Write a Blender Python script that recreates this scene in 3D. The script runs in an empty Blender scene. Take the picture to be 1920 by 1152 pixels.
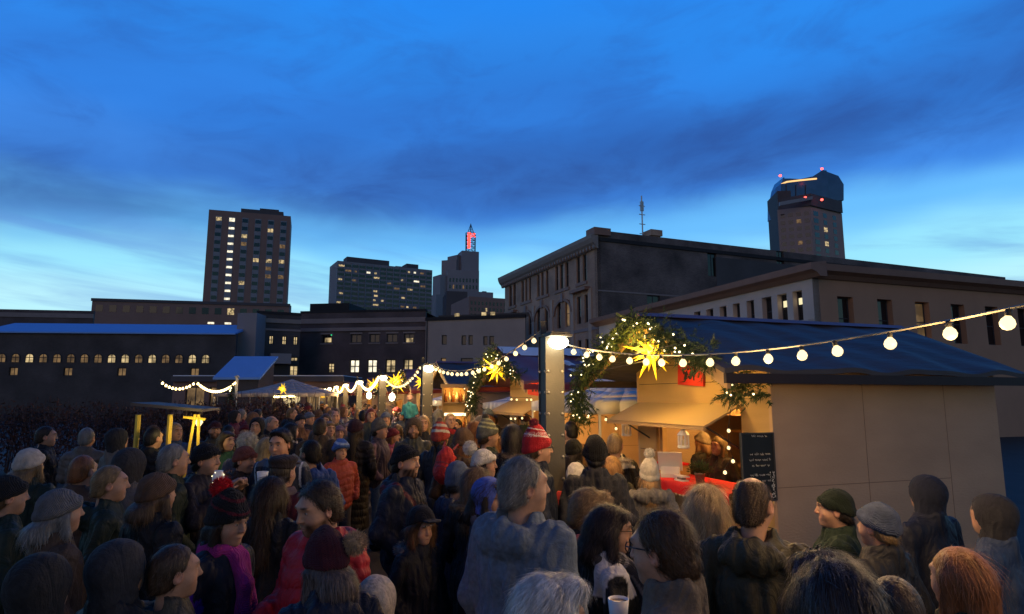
import bpy, bmesh, math, random
import numpy as np
from mathutils import Vector, Matrix
R = math.radians
rng = np.random.default_rng(7)
rnd = random.Random(7)
scene = bpy.context.scene
COL = scene.collection

# ------------------------------------------------------------------ camera
F = 1180.0                     # focal length in photograph pixels (1920 wide)
PITCH = math.atan(169.0 / F)
CAMZ = 2.1
cam_d = bpy.data.cameras.new("camera"); cam = bpy.data.objects.new("camera", cam_d); COL.objects.link(cam)
cam_d.sensor_width = 36.0; cam_d.lens = 36.0 * F / 1920.0
cam.location = (0, 0, CAMZ); cam.rotation_euler = (math.pi / 2 + PITCH, 0, 0)
cam_d.clip_start = 0.05; cam_d.clip_end = 3000
scene.camera = cam

def P(px, py, Y):
    """world point seen at photo pixel (px,py) at forward distance Y"""
    v = -(py - 576.0) / F; u = (px - 960.0) / F
    fy = math.cos(PITCH) - math.sin(PITCH) * v
    fz = math.sin(PITCH) + math.cos(PITCH) * v
    k = Y / fy
    return Vector((u * k, Y, CAMZ + fz * k))
REF = [745]                    # photograph row at which a plan position is read off
def XY(px, Y):
    p = P(px, REF[0], Y); return (p.x, p.y)
def RT(px): return P(px, REF[0], 1.0).x          # sideways shift per metre of distance

# ------------------------------------------------------------------ tags
def tag(o, label=None, cat=None, group=None, kind=None):
    if label: o['label'] = label
    if cat: o['category'] = cat
    if group: o['group'] = group
    if kind: o['kind'] = kind
    return o
def empty(name, loc=(0, 0, 0), rz=0.0, parent=None):
    o = bpy.data.objects.new(name, None); COL.objects.link(o)
    o.empty_display_size = .1
    o.location = loc; o.rotation_euler = (0, 0, rz); o.parent = parent
    return o
def link(name, me, parent=None, mats=()):
    o = bpy.data.objects.new(name, me); COL.objects.link(o); o.parent = parent
    for m in mats: me.materials.append(m)
    return o
def omat(o, m):
    """material on the object, not on its shared mesh"""
    if not len(o.data.materials): o.data.materials.append(m)
    o.material_slots[0].link = 'OBJECT'; o.material_slots[0].material = m
    return o

# ------------------------------------------------------------------ mesh collector
class MB:
    def __init__(s): s.v = []; s.f = []; s.mi = []; s.uv = None
    def face(s, pts, mi=0):
        n = len(s.v); s.v += [tuple(p) for p in pts]; s.f.append(tuple(range(n, n + len(pts)))); s.mi.append(mi)
    def box(s, x0, x1, y0, y1, z0, z1, mi=0, M=None):
        c = [(x0,y0,z0),(x1,y0,z0),(x1,y1,z0),(x0,y1,z0),(x0,y0,z1),(x1,y0,z1),(x1,y1,z1),(x0,y1,z1)]
        if M is not None: c = [tuple(M @ Vector(p)) for p in c]
        n = len(s.v); s.v += c
        for q in ((0,3,2,1),(4,5,6,7),(0,1,5,4),(1,2,6,5),(2,3,7,6),(3,0,4,7)):
            s.f.append(tuple(n + i for i in q)); s.mi.append(mi)
    def prism(s, poly, h0, h1, axis='z', mi=0):
        """polygon (ccw from outside end) extruded along an axis"""
        def mk(p, h):
            return (p[0], p[1], h) if axis == 'z' else ((h, p[0], p[1]) if axis == 'x' else (p[0], h, p[1]))
        n = len(s.v); k = len(poly)
        s.v += [mk(p, h0) for p in poly] + [mk(p, h1) for p in poly]
        s.f.append(tuple(n + i for i in reversed(range(k)))); s.mi.append(mi)
        s.f.append(tuple(n + k + i for i in range(k))); s.mi.append(mi)
        for i in range(k):
            j = (i + 1) % k
            s.f.append((n + i, n + j, n + k + j, n + k + i)); s.mi.append(mi)
    def tube(s, pts, r, seg=6, mi=0, cap=True):
        pts = [Vector(p) for p in pts]; n0 = len(s.v); N = len(pts)
        rs = r if hasattr(r, '__len__') else [r] * N
        for i, p in enumerate(pts):
            d = (pts[min(i + 1, N - 1)] - pts[max(i - 1, 0)])
            d = d.normalized() if d.length > 1e-9 else Vector((0, 0, 1))
            up = Vector((0, 0, 1)) if abs(d.z) < .95 else Vector((1, 0, 0))
            a = d.cross(up).normalized(); b = a.cross(d).normalized()
            for k in range(seg):
                t = 2 * math.pi * k / seg
                s.v.append(tuple(p + (a * math.cos(t) + b * math.sin(t)) * rs[i]))
        for i in range(N - 1):
            for k in range(seg):
                k2 = (k + 1) % seg
                s.f.append((n0 + i*seg + k, n0 + i*seg + k2, n0 + (i+1)*seg + k2, n0 + (i+1)*seg + k)); s.mi.append(mi)
        if cap:
            s.f.append(tuple(n0 + k for k in reversed(range(seg)))); s.mi.append(mi)
            s.f.append(tuple(n0 + (N-1)*seg + k for k in range(seg))); s.mi.append(mi)
    def lathe(s, prof, seg=12, c=(0, 0, 0), mi=0):
        n0 = len(s.v); N = len(prof)
        for r, z in prof:
            for k in range(seg):
                t = 2 * math.pi * k / seg
                s.v.append((c[0] + r * math.cos(t), c[1] + r * math.sin(t), c[2] + z))
        for i in range(N - 1):
            for k in range(seg):
                k2 = (k + 1) % seg
                s.f.append((n0+i*seg+k, n0+i*seg+k2, n0+(i+1)*seg+k2, n0+(i+1)*seg+k)); s.mi.append(mi)
        s.f.append(tuple(n0 + k for k in reversed(range(seg)))); s.mi.append(mi)
        s.f.append(tuple(n0 + (N-1)*seg + k for k in range(seg))); s.mi.append(mi)
    def mesh(s, name, smooth=False):
        me = bpy.data.meshes.new(name); me.from_pydata(s.v, [], s.f)
        me.polygons.foreach_set('material_index', s.mi)
        if smooth: me.polygons.foreach_set('use_smooth', [True] * len(s.f))
        me.update(); return me
    def build(s, name, mats, parent=None, smooth=False):
        if not isinstance(mats, (list, tuple)): mats = [mats]
        return link(name, s.mesh(name, smooth), parent, mats)

# ------------------------------------------------------------------ materials
def newmat(name):
    m = bpy.data.materials.new(name); m.use_nodes = True
    nt = m.node_tree; b = nt.nodes['Principled BSDF']
    return m, nt, b
def mat(name, col, rough=.7, var=.25, scale=6.0, bump=.15, bscale=None, metal=0.0, spec=.3, coat=0.0, stretch=(1, 1, 1), detail=6):
    m, nt, b = newmat(name); N = nt.nodes.new; L = nt.links.new
    tc = N('ShaderNodeTexCoord'); mp = N('ShaderNodeMapping'); mp.inputs['Scale'].default_value = stretch
    L(tc.outputs['Object'], mp.inputs[0])
    nz = N('ShaderNodeTexNoise'); nz.inputs['Scale'].default_value = scale; nz.inputs['Detail'].default_value = detail
    L(mp.outputs[0], nz.inputs['Vector'])
    mx = N('ShaderNodeMix'); mx.data_type = 'RGBA'
    mx.inputs[6].default_value = tuple(c * (1 - var) for c in col) + (1,)
    mx.inputs[7].default_value = tuple(min(1, c * (1 + var)) for c in col) + (1,)
    L(nz.outputs['Fac'], mx.inputs[0]); L(mx.outputs[2], b.inputs['Base Color'])
    b.inputs['Roughness'].default_value = rough; b.inputs['Metallic'].default_value = metal
    b.inputs['Specular IOR Level'].default_value = spec; b.inputs['Coat Weight'].default_value = coat
    if bump:
        n2 = N('ShaderNodeTexNoise'); n2.inputs['Scale'].default_value = bscale or scale * 5; n2.inputs['Detail'].default_value = 4
        L(mp.outputs[0], n2.inputs['Vector'])
        bp = N('ShaderNodeBump'); bp.inputs['Strength'].default_value = bump; bp.inputs['Distance'].default_value = .02
        L(n2.outputs['Fac'], bp.inputs['Height']); L(bp.outputs[0], b.inputs['Normal'])
    return m
def emit(name, col, strength, base=(.02, .02, .02), vary=0.0):
    m, nt, b = newmat(name)
    b.inputs['Base Color'].default_value = (*base, 1); b.inputs['Emission Color'].default_value = (*col, 1)
    b.inputs['Emission Strength'].default_value = strength
    if vary:
        N = nt.nodes.new; L = nt.links.new
        tc = N('ShaderNodeTexCoord'); oi = N('ShaderNodeObjectInfo'); va = N('ShaderNodeVectorMath'); va.operation = 'ADD'
        L(tc.outputs['Object'], va.inputs[0]); L(oi.outputs['Location'], va.inputs[1])
        nz = N('ShaderNodeTexNoise'); nz.inputs['Scale'].default_value = 1.3; nz.inputs['Detail'].default_value = 3
        L(va.outputs[0], nz.inputs['Vector'])
        mr = N('ShaderNodeMapRange'); mr.inputs[1].default_value = .38; mr.inputs[2].default_value = .62
        mr.inputs[3].default_value = strength * (1 - vary); mr.inputs[4].default_value = strength
        L(nz.outputs['Fac'], mr.inputs[0]); L(mr.outputs[0], b.inputs['Emission Strength'])
    return m
def brickmat(name, c1, c2, cm, bw=.22, bh=.075, rough=.85, stain=.35):
    m, nt, b = newmat(name); N = nt.nodes.new; L = nt.links.new
    uv = N('ShaderNodeUVMap'); br = N('ShaderNodeTexBrick'); L(uv.outputs[0], br.inputs['Vector'])
    br.inputs['Color1'].default_value = (*c1, 1); br.inputs['Color2'].default_value = (*c2, 1); br.inputs['Mortar'].default_value = (*cm, 1)
    br.inputs['Scale'].default_value = 1.0; br.inputs['Brick Width'].default_value = bw; br.inputs['Row Height'].default_value = bh
    br.inputs['Mortar Size'].default_value = .008
    nz = N('ShaderNodeTexNoise'); nz.inputs['Scale'].default_value = .35; nz.inputs['Detail'].default_value = 8; L(uv.outputs[0], nz.inputs['Vector'])
    mr = N('ShaderNodeMapRange'); mr.inputs[1].default_value = .3; mr.inputs[2].default_value = .7; mr.inputs[3].default_value = 1 - stain; mr.inputs[4].default_value = 1 + stain
    L(nz.outputs['Fac'], mr.inputs[0])
    mx = N('ShaderNodeVectorMath'); mx.operation = 'SCALE'; L(br.outputs['Color'], mx.inputs[0]); L(mr.outputs[0], mx.inputs['Scale'])
    L(mx.outputs[0], b.inputs['Base Color']); b.inputs['Roughness'].default_value = rough
    bp = N('ShaderNodeBump'); bp.inputs['Strength'].default_value = .4; bp.inputs['Distance'].default_value = .02
    L(br.outputs['Fac'], bp.inputs['Height']); bp.invert = True; L(bp.outputs[0], b.inputs['Normal'])
    return m

M = {}
M['asphalt'] = mat('wet_asphalt', (.035, .034, .035), .75, .5, 1.2, .5, 60)
M['brown_brick'] = brickmat('brown_brick', (.42, .26, .17), (.35, .215, .145), (.44, .33, .25))
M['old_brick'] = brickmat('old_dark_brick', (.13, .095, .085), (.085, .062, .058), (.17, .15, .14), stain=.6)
M['black_brick'] = brickmat('charcoal_brick', (.075, .064, .064), (.06, .052, .052), (.09, .08, .08))
M['plum_brick'] = brickmat('dark_plum_brick', (.10, .072, .074), (.085, .062, .064), (.12, .10, .10))
M['band_stone'] = mat('pale_band_stone', (.26, .215, .205), .8, .2, 1.5, .1)
M['cream_stone'] = mat('grey_cream_render', (.36, .31, .285), .85, .22, .5, .15, 12)
M['beige_stone'] = mat('beige_stone', (.56, .46, .40), .8, .15, .7, .15, 20)
M['orange_stone'] = mat('warm_terracotta_render', (.42, .24, .15), .8, .15, .7, .15, 20)
M['cornice'] = mat('brown_cornice', (.26, .15, .11), .6, .2, 2, .1)
M['grey_cornice'] = mat('grey_cornice', (.27, .225, .20), .6, .2, 2, .1)
M['tower_brown'] = mat('brown_tower_masonry', (.28, .175, .145), .8, .15, .2, 0)
M['tower_spandrel'] = mat('grey_tower_spandrel', (.26, .27, .30), .5, .15, .2, 0)
M['tower_grey'] = mat('grey_tower_concrete', (.27, .25, .26), .8, .15, .1, 0)
M['tower_dark'] = mat('dark_tower_concrete', (.10, .09, .095), .8, .2, .1, 0)
M['tower_pink'] = mat('pinkish_tower_stone', (.36, .25, .22), .8, .15, .1, 0)
M['tower_glass'] = mat('tower_curtain_glass', (.10, .14, .20), .22, .35, .25, 0, spec=.8, metal=.6)
M['roof_black'] = mat('black_roofing', (.03, .03, .033), .9, .3, .5, .2)
M['snow'] = mat('snow', (.8, .82, .86), .8, .06, 3, .2)
M['snow_sky_blue'] = mat('snow_roof_sky_blue', (.20, .40, .78), .6, .08, 1.2, .15)  # snow whose blue sky light is painted into the base colour
M['dark_pane'] = mat('dark_window_glass', (.012, .014, .018), .06, .2, 1, 0, spec=.6)
M['frame_dark'] = mat('dark_window_frame', (.05, .05, .055), .5, .2, 5, 0)
M['frame_pale'] = mat('pale_window_frame', (.3, .29, .28), .5, .2, 5, 0)
M['lit_pane'] = emit('lit_window', (1, .74, .36), .8, vary=.85)
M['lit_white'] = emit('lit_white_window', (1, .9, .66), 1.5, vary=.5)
M['lit_dim'] = emit('dim_lit_window', (1, .6, .25), .22, vary=.7)
M['ceiling_lamp'] = emit('office_ceiling_light', (1, .88, .5), 1.0)
M['steel'] = mat('painted_steel', (.072, .068, .06), .45, .2, 4, .1, 40)
M['steel_blue'] = M['steel']
M['bolt'] = mat('steel_bolt', (.35, .33, .29), .35, .2, 20, 0, metal=.6)
M['lamp_lens'] = emit('lamp_lens', (1, .84, .52), 22)
M['bulb'] = emit('warm_bulb', (1, .76, .36), 2.1)
M['bulb_far'] = emit('warm_bulb_far', (1, .70, .28), 8)
M['fairy'] = emit('fairy_bulb', (1, .80, .42), 5)
M['wire'] = mat('black_wire', (.025, .025, .025), .6, .2, 10, 0)
M['wire_pale'] = mat('pale_wire', (.25, .23, .2), .6, .2, 10, 0)
M['socket'] = mat('bulb_socket', (.03, .03, .03), .5, .2, 10, 0)
M['star'] = emit('yellow_star_paper', (1, .58, .012), 1.25, base=(.7, .5, .02))
M['star_core'] = emit('yellow_star_centre', (1, .76, .14), 3.2, base=(.7, .5, .02))
M['metal_pale'] = mat('pale_metal', (.5, .5, .48), .4, .1, 5, 0, metal=.3)

def solidify_text(o):
    """turn a text object into a plain mesh object of the same name and place"""
    dg = bpy.context.evaluated_depsgraph_get(); me = bpy.data.meshes.new_from_object(o.evaluated_get(dg)); cu = o.data
    n = bpy.data.objects.new(o.name, me); nm = o.name.split('.')[0]; COL.objects.link(n); n.parent = o.parent; n.matrix_parent_inverse = o.matrix_parent_inverse.copy(); n.matrix_basis = o.matrix_basis.copy()
    bpy.data.objects.remove(o); n.name = nm; return n
# unseen warm fill sun added for city glow on camera-facing surfaces
sun_d = bpy.data.lights.new('city_glow_fill', 'SUN'); sun_d.energy = .23; sun_d.color = (1, .60, .36); sun_d.angle = R(40)
sun = bpy.data.objects.new('city_glow_fill', sun_d); COL.objects.link(sun); sun.rotation_euler = (R(74), 0, R(-22))
# ------------------------------------------------------------------ world: dusk sky with dark cloud streaks
world = bpy.data.worlds.new("World"); scene.world = world; world.use_nodes = True
def build_world():
    nt = world.node_tree; N = nt.nodes.new; L = nt.links.new
    bg = nt.nodes['Background']
    tc = N('ShaderNodeTexCoord'); sp = N('ShaderNodeSeparateXYZ'); L(tc.outputs['Generated'], sp.inputs[0])
    def math_(op, a, b=None, c=None):
        n = N('ShaderNodeMath'); n.operation = op
        for i, v in enumerate((a, b, c)):
            if v is None: continue
            if isinstance(v, (int, float)): n.inputs[i].default_value = v
            else: L(v, n.inputs[i])
        return n.outputs[0]
    el = math_('ARCSINE', sp.outputs['Z']); az = math_('ARCTAN2', sp.outputs['X'], sp.outputs['Y'])
    eld = math_('MULTIPLY', el, 180 / math.pi); azd = math_('MULTIPLY', az, 180 / math.pi)
    def noise(sx, sy, off, scale, detail, rough=.55, dist=0.0, shear=0.0):
        cx = N('ShaderNodeCombineXYZ')
        L(math_('MULTIPLY', azd, sx), cx.inputs[0])
        L(math_('MULTIPLY', math_('ADD', eld, math_('MULTIPLY', azd, shear)), sy), cx.inputs[1]); cx.inputs[2].default_value = off
        n = N('ShaderNodeTexNoise'); n.inputs['Scale'].default_value = scale; n.inputs['Detail'].default_value = detail
        n.inputs['Roughness'].default_value = rough; n.inputs['Distortion'].default_value = dist
        L(cx.outputs[0], n.inputs['Vector']); return n.outputs['Fac']
    def mrange(v, a, b, c, d, smooth=True):
        n = N('ShaderNodeMapRange'); n.interpolation_type = 'SMOOTHSTEP' if smooth else 'LINEAR'
        L(v, n.inputs[0]); n.inputs[1].default_value = a; n.inputs[2].default_value = b; n.inputs[3].default_value = c; n.inputs[4].default_value = d
        return n.outputs[0]
    def mixc(f, a, b):
        n = N('ShaderNodeMix'); n.data_type = 'RGBA'; n.clamp_factor = True
        L(f, n.inputs[0])
        for i, v in ((6, a), (7, b)):
            if isinstance(v, tuple): n.inputs[i].default_value = (*v, 1)
            else: L(v, n.inputs[i])
        return n.outputs[2]
    warp = noise(.04, .10, 3.1, 1.0, 3)
    elw = math_('ADD', eld, math_('MULTIPLY', math_('SUBTRACT', warp, .5), 7.0))
    ramp = N('ShaderNodeValToRGB'); r = ramp.color_ramp; r.interpolation = 'EASE'
    L(mrange(elw, 0, 60, 0, 1, False), ramp.inputs[0])
    def lin(c): return tuple((x / 255 / 12.92) if x < 11 else ((x / 255 + .055) / 1.055) ** 2.4 for x in c)
    stops = [(0, (160, 212, 245)), (7, (190, 246, 255)), (11, (156, 232, 255)), (14.5, (108, 192, 255)), (18, (66, 142, 238)), (23, (50, 130, 228)), (30, (44, 139, 240)), (37, (36, 135, 242)), (46, (20, 84, 176)), (60, (16, 48, 100))]
    while len(r.elements) < len(stops): r.elements.new(.5)
    for e, (p, c) in zip(r.elements, stops): e.position = p / 60; e.color = (*lin(c), 1)
    base = ramp.outputs[0]
    # upper soft veil of cloud, and one darker bank that climbs to the right
    n1 = noise(.035, .11, 1.7, 1.0, 4, .5, .25, -.08)
    band_el = math_('ADD', eld, math_('MULTIPLY', azd, -.09))
    bank = math_('MULTIPLY', mrange(band_el, 13.0, 18.6, 0, 1), mrange(band_el, 19.0, 26.0, 1, 0))
    veil = math_('MULTIPLY', mrange(eld, 17, 22, 0, 1), mrange(eld, 25, 36, 1, 0))
    n3 = noise(.10, .26, 5.2, 1.0, 5, .6, .5, -.1)
    f1 = math_('MULTIPLY', bank, math_('MULTIPLY', mrange(n1, .25, .6, .5, 1), mrange(n3, .25, .7, .62, 1)))
    patch = math_('MULTIPLY', math_('MULTIPLY', mrange(eld, 15, 20, 0, 1), mrange(eld, 28, 38, 1, 0)), mrange(n3, .44, .72, 0, .38))
    f2 = math_('MULTIPLY', veil, mrange(n1, .38, .68, 0.0, .46))
    c1 = mixc(f2, base, lin((46, 98, 182))); c1 = mixc(patch, c1, lin((46, 92, 172)))
    c2 = mixc(math_('MULTIPLY', f1, .76), c1, lin((45, 78, 146)))
    # thin bright-edged streaks low down
    n2 = noise(.045, .42, 8.3, 1.0, 5, .55, .4, .10)
    low = math_('MULTIPLY', mrange(eld, 3, 7, .3, 1), mrange(eld, 11, 16, 1, 0))
    f3 = math_('MULTIPLY', low, mrange(n2, .46, .72, 0, .48))
    c3 = mixc(f3, c2, lin((92, 132, 214)))
    # a little of the physical dusk sky, sun below the horizon behind the left towers
    sky = N('ShaderNodeTexSky'); sky.sky_type = 'NISHITA'; sky.sun_disc = False
    sky.sun_elevation = R(-1.5); sky.sun_rotation = R(-40); sky.air_density = 1; sky.ozone_density = 4
    sc = N('ShaderNodeVectorMath'); sc.operation = 'SCALE'; L(sky.outputs[0], sc.inputs[0]); sc.inputs['Scale'].default_value = .05
    ad = N('ShaderNodeVectorMath'); ad.operation = 'ADD'; L(c3, ad.inputs[0]); L(sc.outputs[0], ad.inputs[1])
    # below the horizon the world is dark
    c4 = mixc(mrange(eld, -2, 0, 1, 0), ad.outputs[0], (.02, .03, .05))
    # the sky behind the viewer is already darker
    back = mrange(math_('ABSOLUTE', azd), 60, 120, 1, .42)
    sb = N('ShaderNodeVectorMath'); sb.operation = 'SCALE'; L(c4, sb.inputs[0]); L(back, sb.inputs['Scale']); c4 = sb.outputs[0]
    L(c4, bg.inputs['Color']); bg.inputs['Strength'].default_value = 1.0
build_world()

# ------------------------------------------------------------------ ground
g = MB(); g.face([(-900, -60, 0), (900, -60, 0), (900, 1500, 0), (-900, 1500, 0)])
tag(g.build('ground', M['asphalt']), kind='structure')

# ------------------------------------------------------------------ walls and windows
def wm(o):
    m = o.matrix_basis
    if o.parent: m = wm(o.parent) @ o.matrix_parent_inverse @ m
    return m
def attach(o, parent):
    o.parent = parent; o.matrix_parent_inverse = wm(parent).inverted(); return o
def frame(p0, p1, z=0.0):
    d = Vector((p1[0] - p0[0], p1[1] - p0[1], 0)); L_ = d.length; d /= L_
    m = Matrix(((d.x, -d.y, 0, p0[0]), (d.y, d.x, 0, p0[1]), (0, 0, 1, z), (0, 0, 0, 1)))
    return m, L_
def uvmap(me):
    uv = me.uv_layers.new(name='UVMap'); co = np.empty(len(me.vertices) * 3); me.vertices.foreach_get('co', co); co = co.reshape(-1, 3)
    vi = np.empty(len(me.loops), dtype=np.int64); me.loops.foreach_get('vertex_index', vi)
    a = np.stack([co[vi, 0] + co[vi, 1], co[vi, 2]], 1); uv.data.foreach_set('uv', a.ravel())
def add_wall(p0, p1, z0, z1, ops, m, parent, name='wall', r=.22, thick=.4):
    """wall p0->p1 seen from its right-hand side, openings (u0,u1,v0,v1[,arch]) cut with reveals of depth r"""
    fr, Lw = frame(p0, p1); b = MB()
    us = sorted({0, Lw, *[o[0] for o in ops], *[o[1] for o in ops]}); vs = sorted({z0, z1, *[o[2] for o in ops], *[o[3] for o in ops]})
    for i in range(len(us) - 1):
        for j in range(len(vs) - 1):
            cu, cv = (us[i] + us[i+1]) / 2, (vs[j] + vs[j+1]) / 2
            if any(o[0] < cu < o[1] and o[2] < cv < o[3] for o in ops): continue
            b.face([(us[i], 0, vs[j]), (us[i+1], 0, vs[j]), (us[i+1], 0, vs[j+1]), (us[i], 0, vs[j+1])])
    for o in ops:
        u0, u1, v0, v1 = o[:4]
        b.face([(u0,0,v0),(u0,r,v0),(u0,r,v1),(u0,0,v1)]); b.face([(u1,r,v0),(u1,0,v0),(u1,0,v1),(u1,r,v1)])
        b.face([(u0,0,v0),(u1,0,v0),(u1,r,v0),(u0,r,v0)]); b.face([(u0,r,v1),(u1,r,v1),(u1,0,v1),(u0,0,v1)])
    for q in ([(0,thick,z0),(0,thick,z1),(Lw,thick,z1),(Lw,thick,z0)], [(0,0,z0),(0,0,z1),(0,thick,z1),(0,thick,z0)],
              [(Lw,0,z0),(Lw,thick,z0),(Lw,thick,z1),(Lw,0,z1)], [(0,0,z1),(Lw,0,z1),(Lw,thick,z1),(0,thick,z1)]): b.face(q)
    o = b.build(name, m); uvmap(o.data); o.matrix_basis = fr; attach(o, parent)
    return fr
_wc = {}
def window(parent, fr, u0, u1, v0, v1, pane, frame_m=None, r=.16, nv=1, nh=1, bar=.06, arch=False, lamp=None, name='window'):
    """frame (part) with its pane (sub-part) standing in an opening"""
    w, h = round(u1 - u0, 2), round(v1 - v0, 2); key = (w, h, nv, nh, bar, arch)
    if key not in _wc:
        b = MB(); q = MB()
        if arch:
            n = 10; hh = h - w / 2
            rim = [(w/2 + w/2 * math.cos(t), hh + w/2 * math.sin(t)) for t in [math.pi * k / n for k in range(n + 1)]]
            b.tube([(w, 0, 0)] + [(x, 0, z) for x, z in rim] + [(0, 0, 0)], bar / 2, 4); b.tube([(w/2, 0, 0), (w/2, 0, h)], bar / 3, 4)
            b.tube([(0, 0, hh), (w, 0, hh)], bar / 3, 4)
            q.face([(0, .02, 0), (w, .02, 0)] + [(x, .02, z) for x, z in rim])
        else:
            b.box(0, bar, 0, .06, 0, h); b.box(w - bar, w, 0, .06, 0, h); b.box(bar, w - bar, 0, .06, 0, bar); b.box(bar, w - bar, 0, .06, h - bar, h)
            for k in range(1, nv): b.box(w * k / nv - bar / 2, w * k / nv + bar / 2, .004, .056, bar, h - bar)
            for k in range(1, nh): b.box(bar, w - bar, .008, .052, h * k / nh - bar * .4, h * k / nh + bar * .4)
            q.box(bar * .5, w - bar * .5, .03, .04, bar * .5, h - bar * .5)
        _wc[key] = (b.mesh('window'), q.mesh('pane'))
    f = bpy.data.objects.new(name, _wc[key][0]); COL.objects.link(f); omat(f, frame_m or M['frame_dark'])
    f.matrix_basis = fr @ Matrix.Translation((u0, r, v0)); attach(f, parent)
    p = bpy.data.objects.new('pane', _wc[key][1]); COL.objects.link(p); omat(p, pane); p.parent = f
    if lamp:
        b = MB(); b.box(w * .12, w * .88, .015, .027, h * lamp[0], h * lamp[1]); l = b.build('ceiling_light', M['ceiling_lamp'], f)
    return f
def chip(parent, fr, u0, u1, v0, v1, pane, name='window', y=-.06, d=.12):
    """small far window: one pane box standing a little proud of its wall"""
    key = ('chip', round(u1 - u0, 2), round(v1 - v0, 2))
    if key not in _wc:
        b = MB(); b.box(0, u1 - u0, 0, d, 0, v1 - v0); _wc[key] = b.mesh('window')
    f = bpy.data.objects.new(name, _wc[key]); COL.objects.link(f); omat(f, pane)
    f.matrix_basis = fr @ Matrix.Translation((u0, y, v0)); return attach(f, parent)
def block(parent, name, m, p0, p1, depth, z0, z1):
    """solid box whose front runs p0->p1"""
    fr, L_ = frame(p0, p1); b = MB(); b.box(0, L_, 0, depth, z0, z1); o = b.build(name, m); uvmap(o.data)
    o.matrix_basis = fr; attach(o, parent); return fr, L_
def thing(name, label, cat, p, group=None):
    return tag(empty(name, (p[0], p[1], p[2] if len(p) > 2 else 0)), label, cat, group)
def zat(py, Y): return P(960, py, Y).z
def wallstep(fr, u, name, m, parent, u1, y0, y1, z0, z1):
    b = MB(); b.box(u, u1, y0, y1, z0, z1); o = b.build(name, m); o.matrix_basis = fr; return attach(o, parent)

rw = random.Random(11)
# ---- left tower: brown slab, six window bays, podium below
def left_tower():
    A, B = XY(385, 230), XY(541, 239)
    t = thing('hotel_tower', 'brown high-rise on the far left with one column of brightly lit windows', 'tower', A)
    zt = zat(393, 230)
    fr, L_ = block(t, 'wall', M['tower_brown'], A, B, 16, 0, zt)
    fr2, _ = frame(A, B)
    wallstep(fr, L_ * .37, 'roof_plant', M['tower_dark'], t, L_ * .90, 3, 12, zt, zt + 2.3)
    wallstep(fr, L_ * .60, 'roof_plant', M['tower_dark'], t, L_ * .84, 3.4, 11.6, zt + 2.3, zt + 3.1)
    zb = zat(567, 230); H = (zt - 2.3 - zb); rows = 11; rh = H / rows
    lit = {(0, 10): 2, (2, 8): 1, (4, 9): 1, (3, 5): 2, (4, 5): 1, (5, 5): 1, (2, 7): 3, (5, 7): 3, (4, 4): 3, (4, 3): 3, (2, 2): 1, (5, 3): 3, (1, 0): 1}
    for c in range(6):
        u = L_ * (.085 + .158 * c) ; w = L_ * .078
        wallstep(fr, u, 'bay_panel', M['tower_spandrel'], t, u + w, -.12, .05, zb - .4, zt - 2.2)
        for k in range(rows):
            v = zb + rh * k + rh * .42
            m = M['dark_pane']
            L = lit.get((c, k))
            if c == 1: m = M['lit_white'] if k == 10 else M['lit_white']
            elif L == 2: m = M['lit_pane']
            elif L == 1: m = M['lit_pane']
            elif L == 3: m = M['lit_dim']
            hh = rh * .46 if not (c == 1 and k < 10) else rh * .26
            chip(t, fr, u + w * .08, u + w * .92, v, v + hh, m, y=-.2)
    q = thing('podium_building', 'brown podium with a row of square windows below the left tower', 'building', XY(300, 226))
    A2, B2 = XY(180, 222), XY(547, 236); zt2 = zat(560, 222)
    fr, L_ = block(q, 'wall', M['tower_brown'], A2, B2, 5.5, 0, zt2)
    wallstep(fr, -.3, 'cornice', M['tower_dark'], q, L_ + .3, -.35, .1, zt2 - .9, zt2 + .12)
    for k in range(15):
        u = L_ * (.02 + .0655 * k)
        chip(q, fr, u, u + 2.3, zt2 - 4.6, zt2 - 2.2, M['lit_pane'] if k == 10 else M['dark_pane'])
    for px in (392, 424): # two glowing panels stand for floodlit patches under the windows
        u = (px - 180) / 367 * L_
        chip(q, fr, u, u + 2.2, zt2 - 8.2, zt2 - 7.5, M['lit_white'], name='floodlit_patch')
REF[0] = 490
left_tower()

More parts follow.
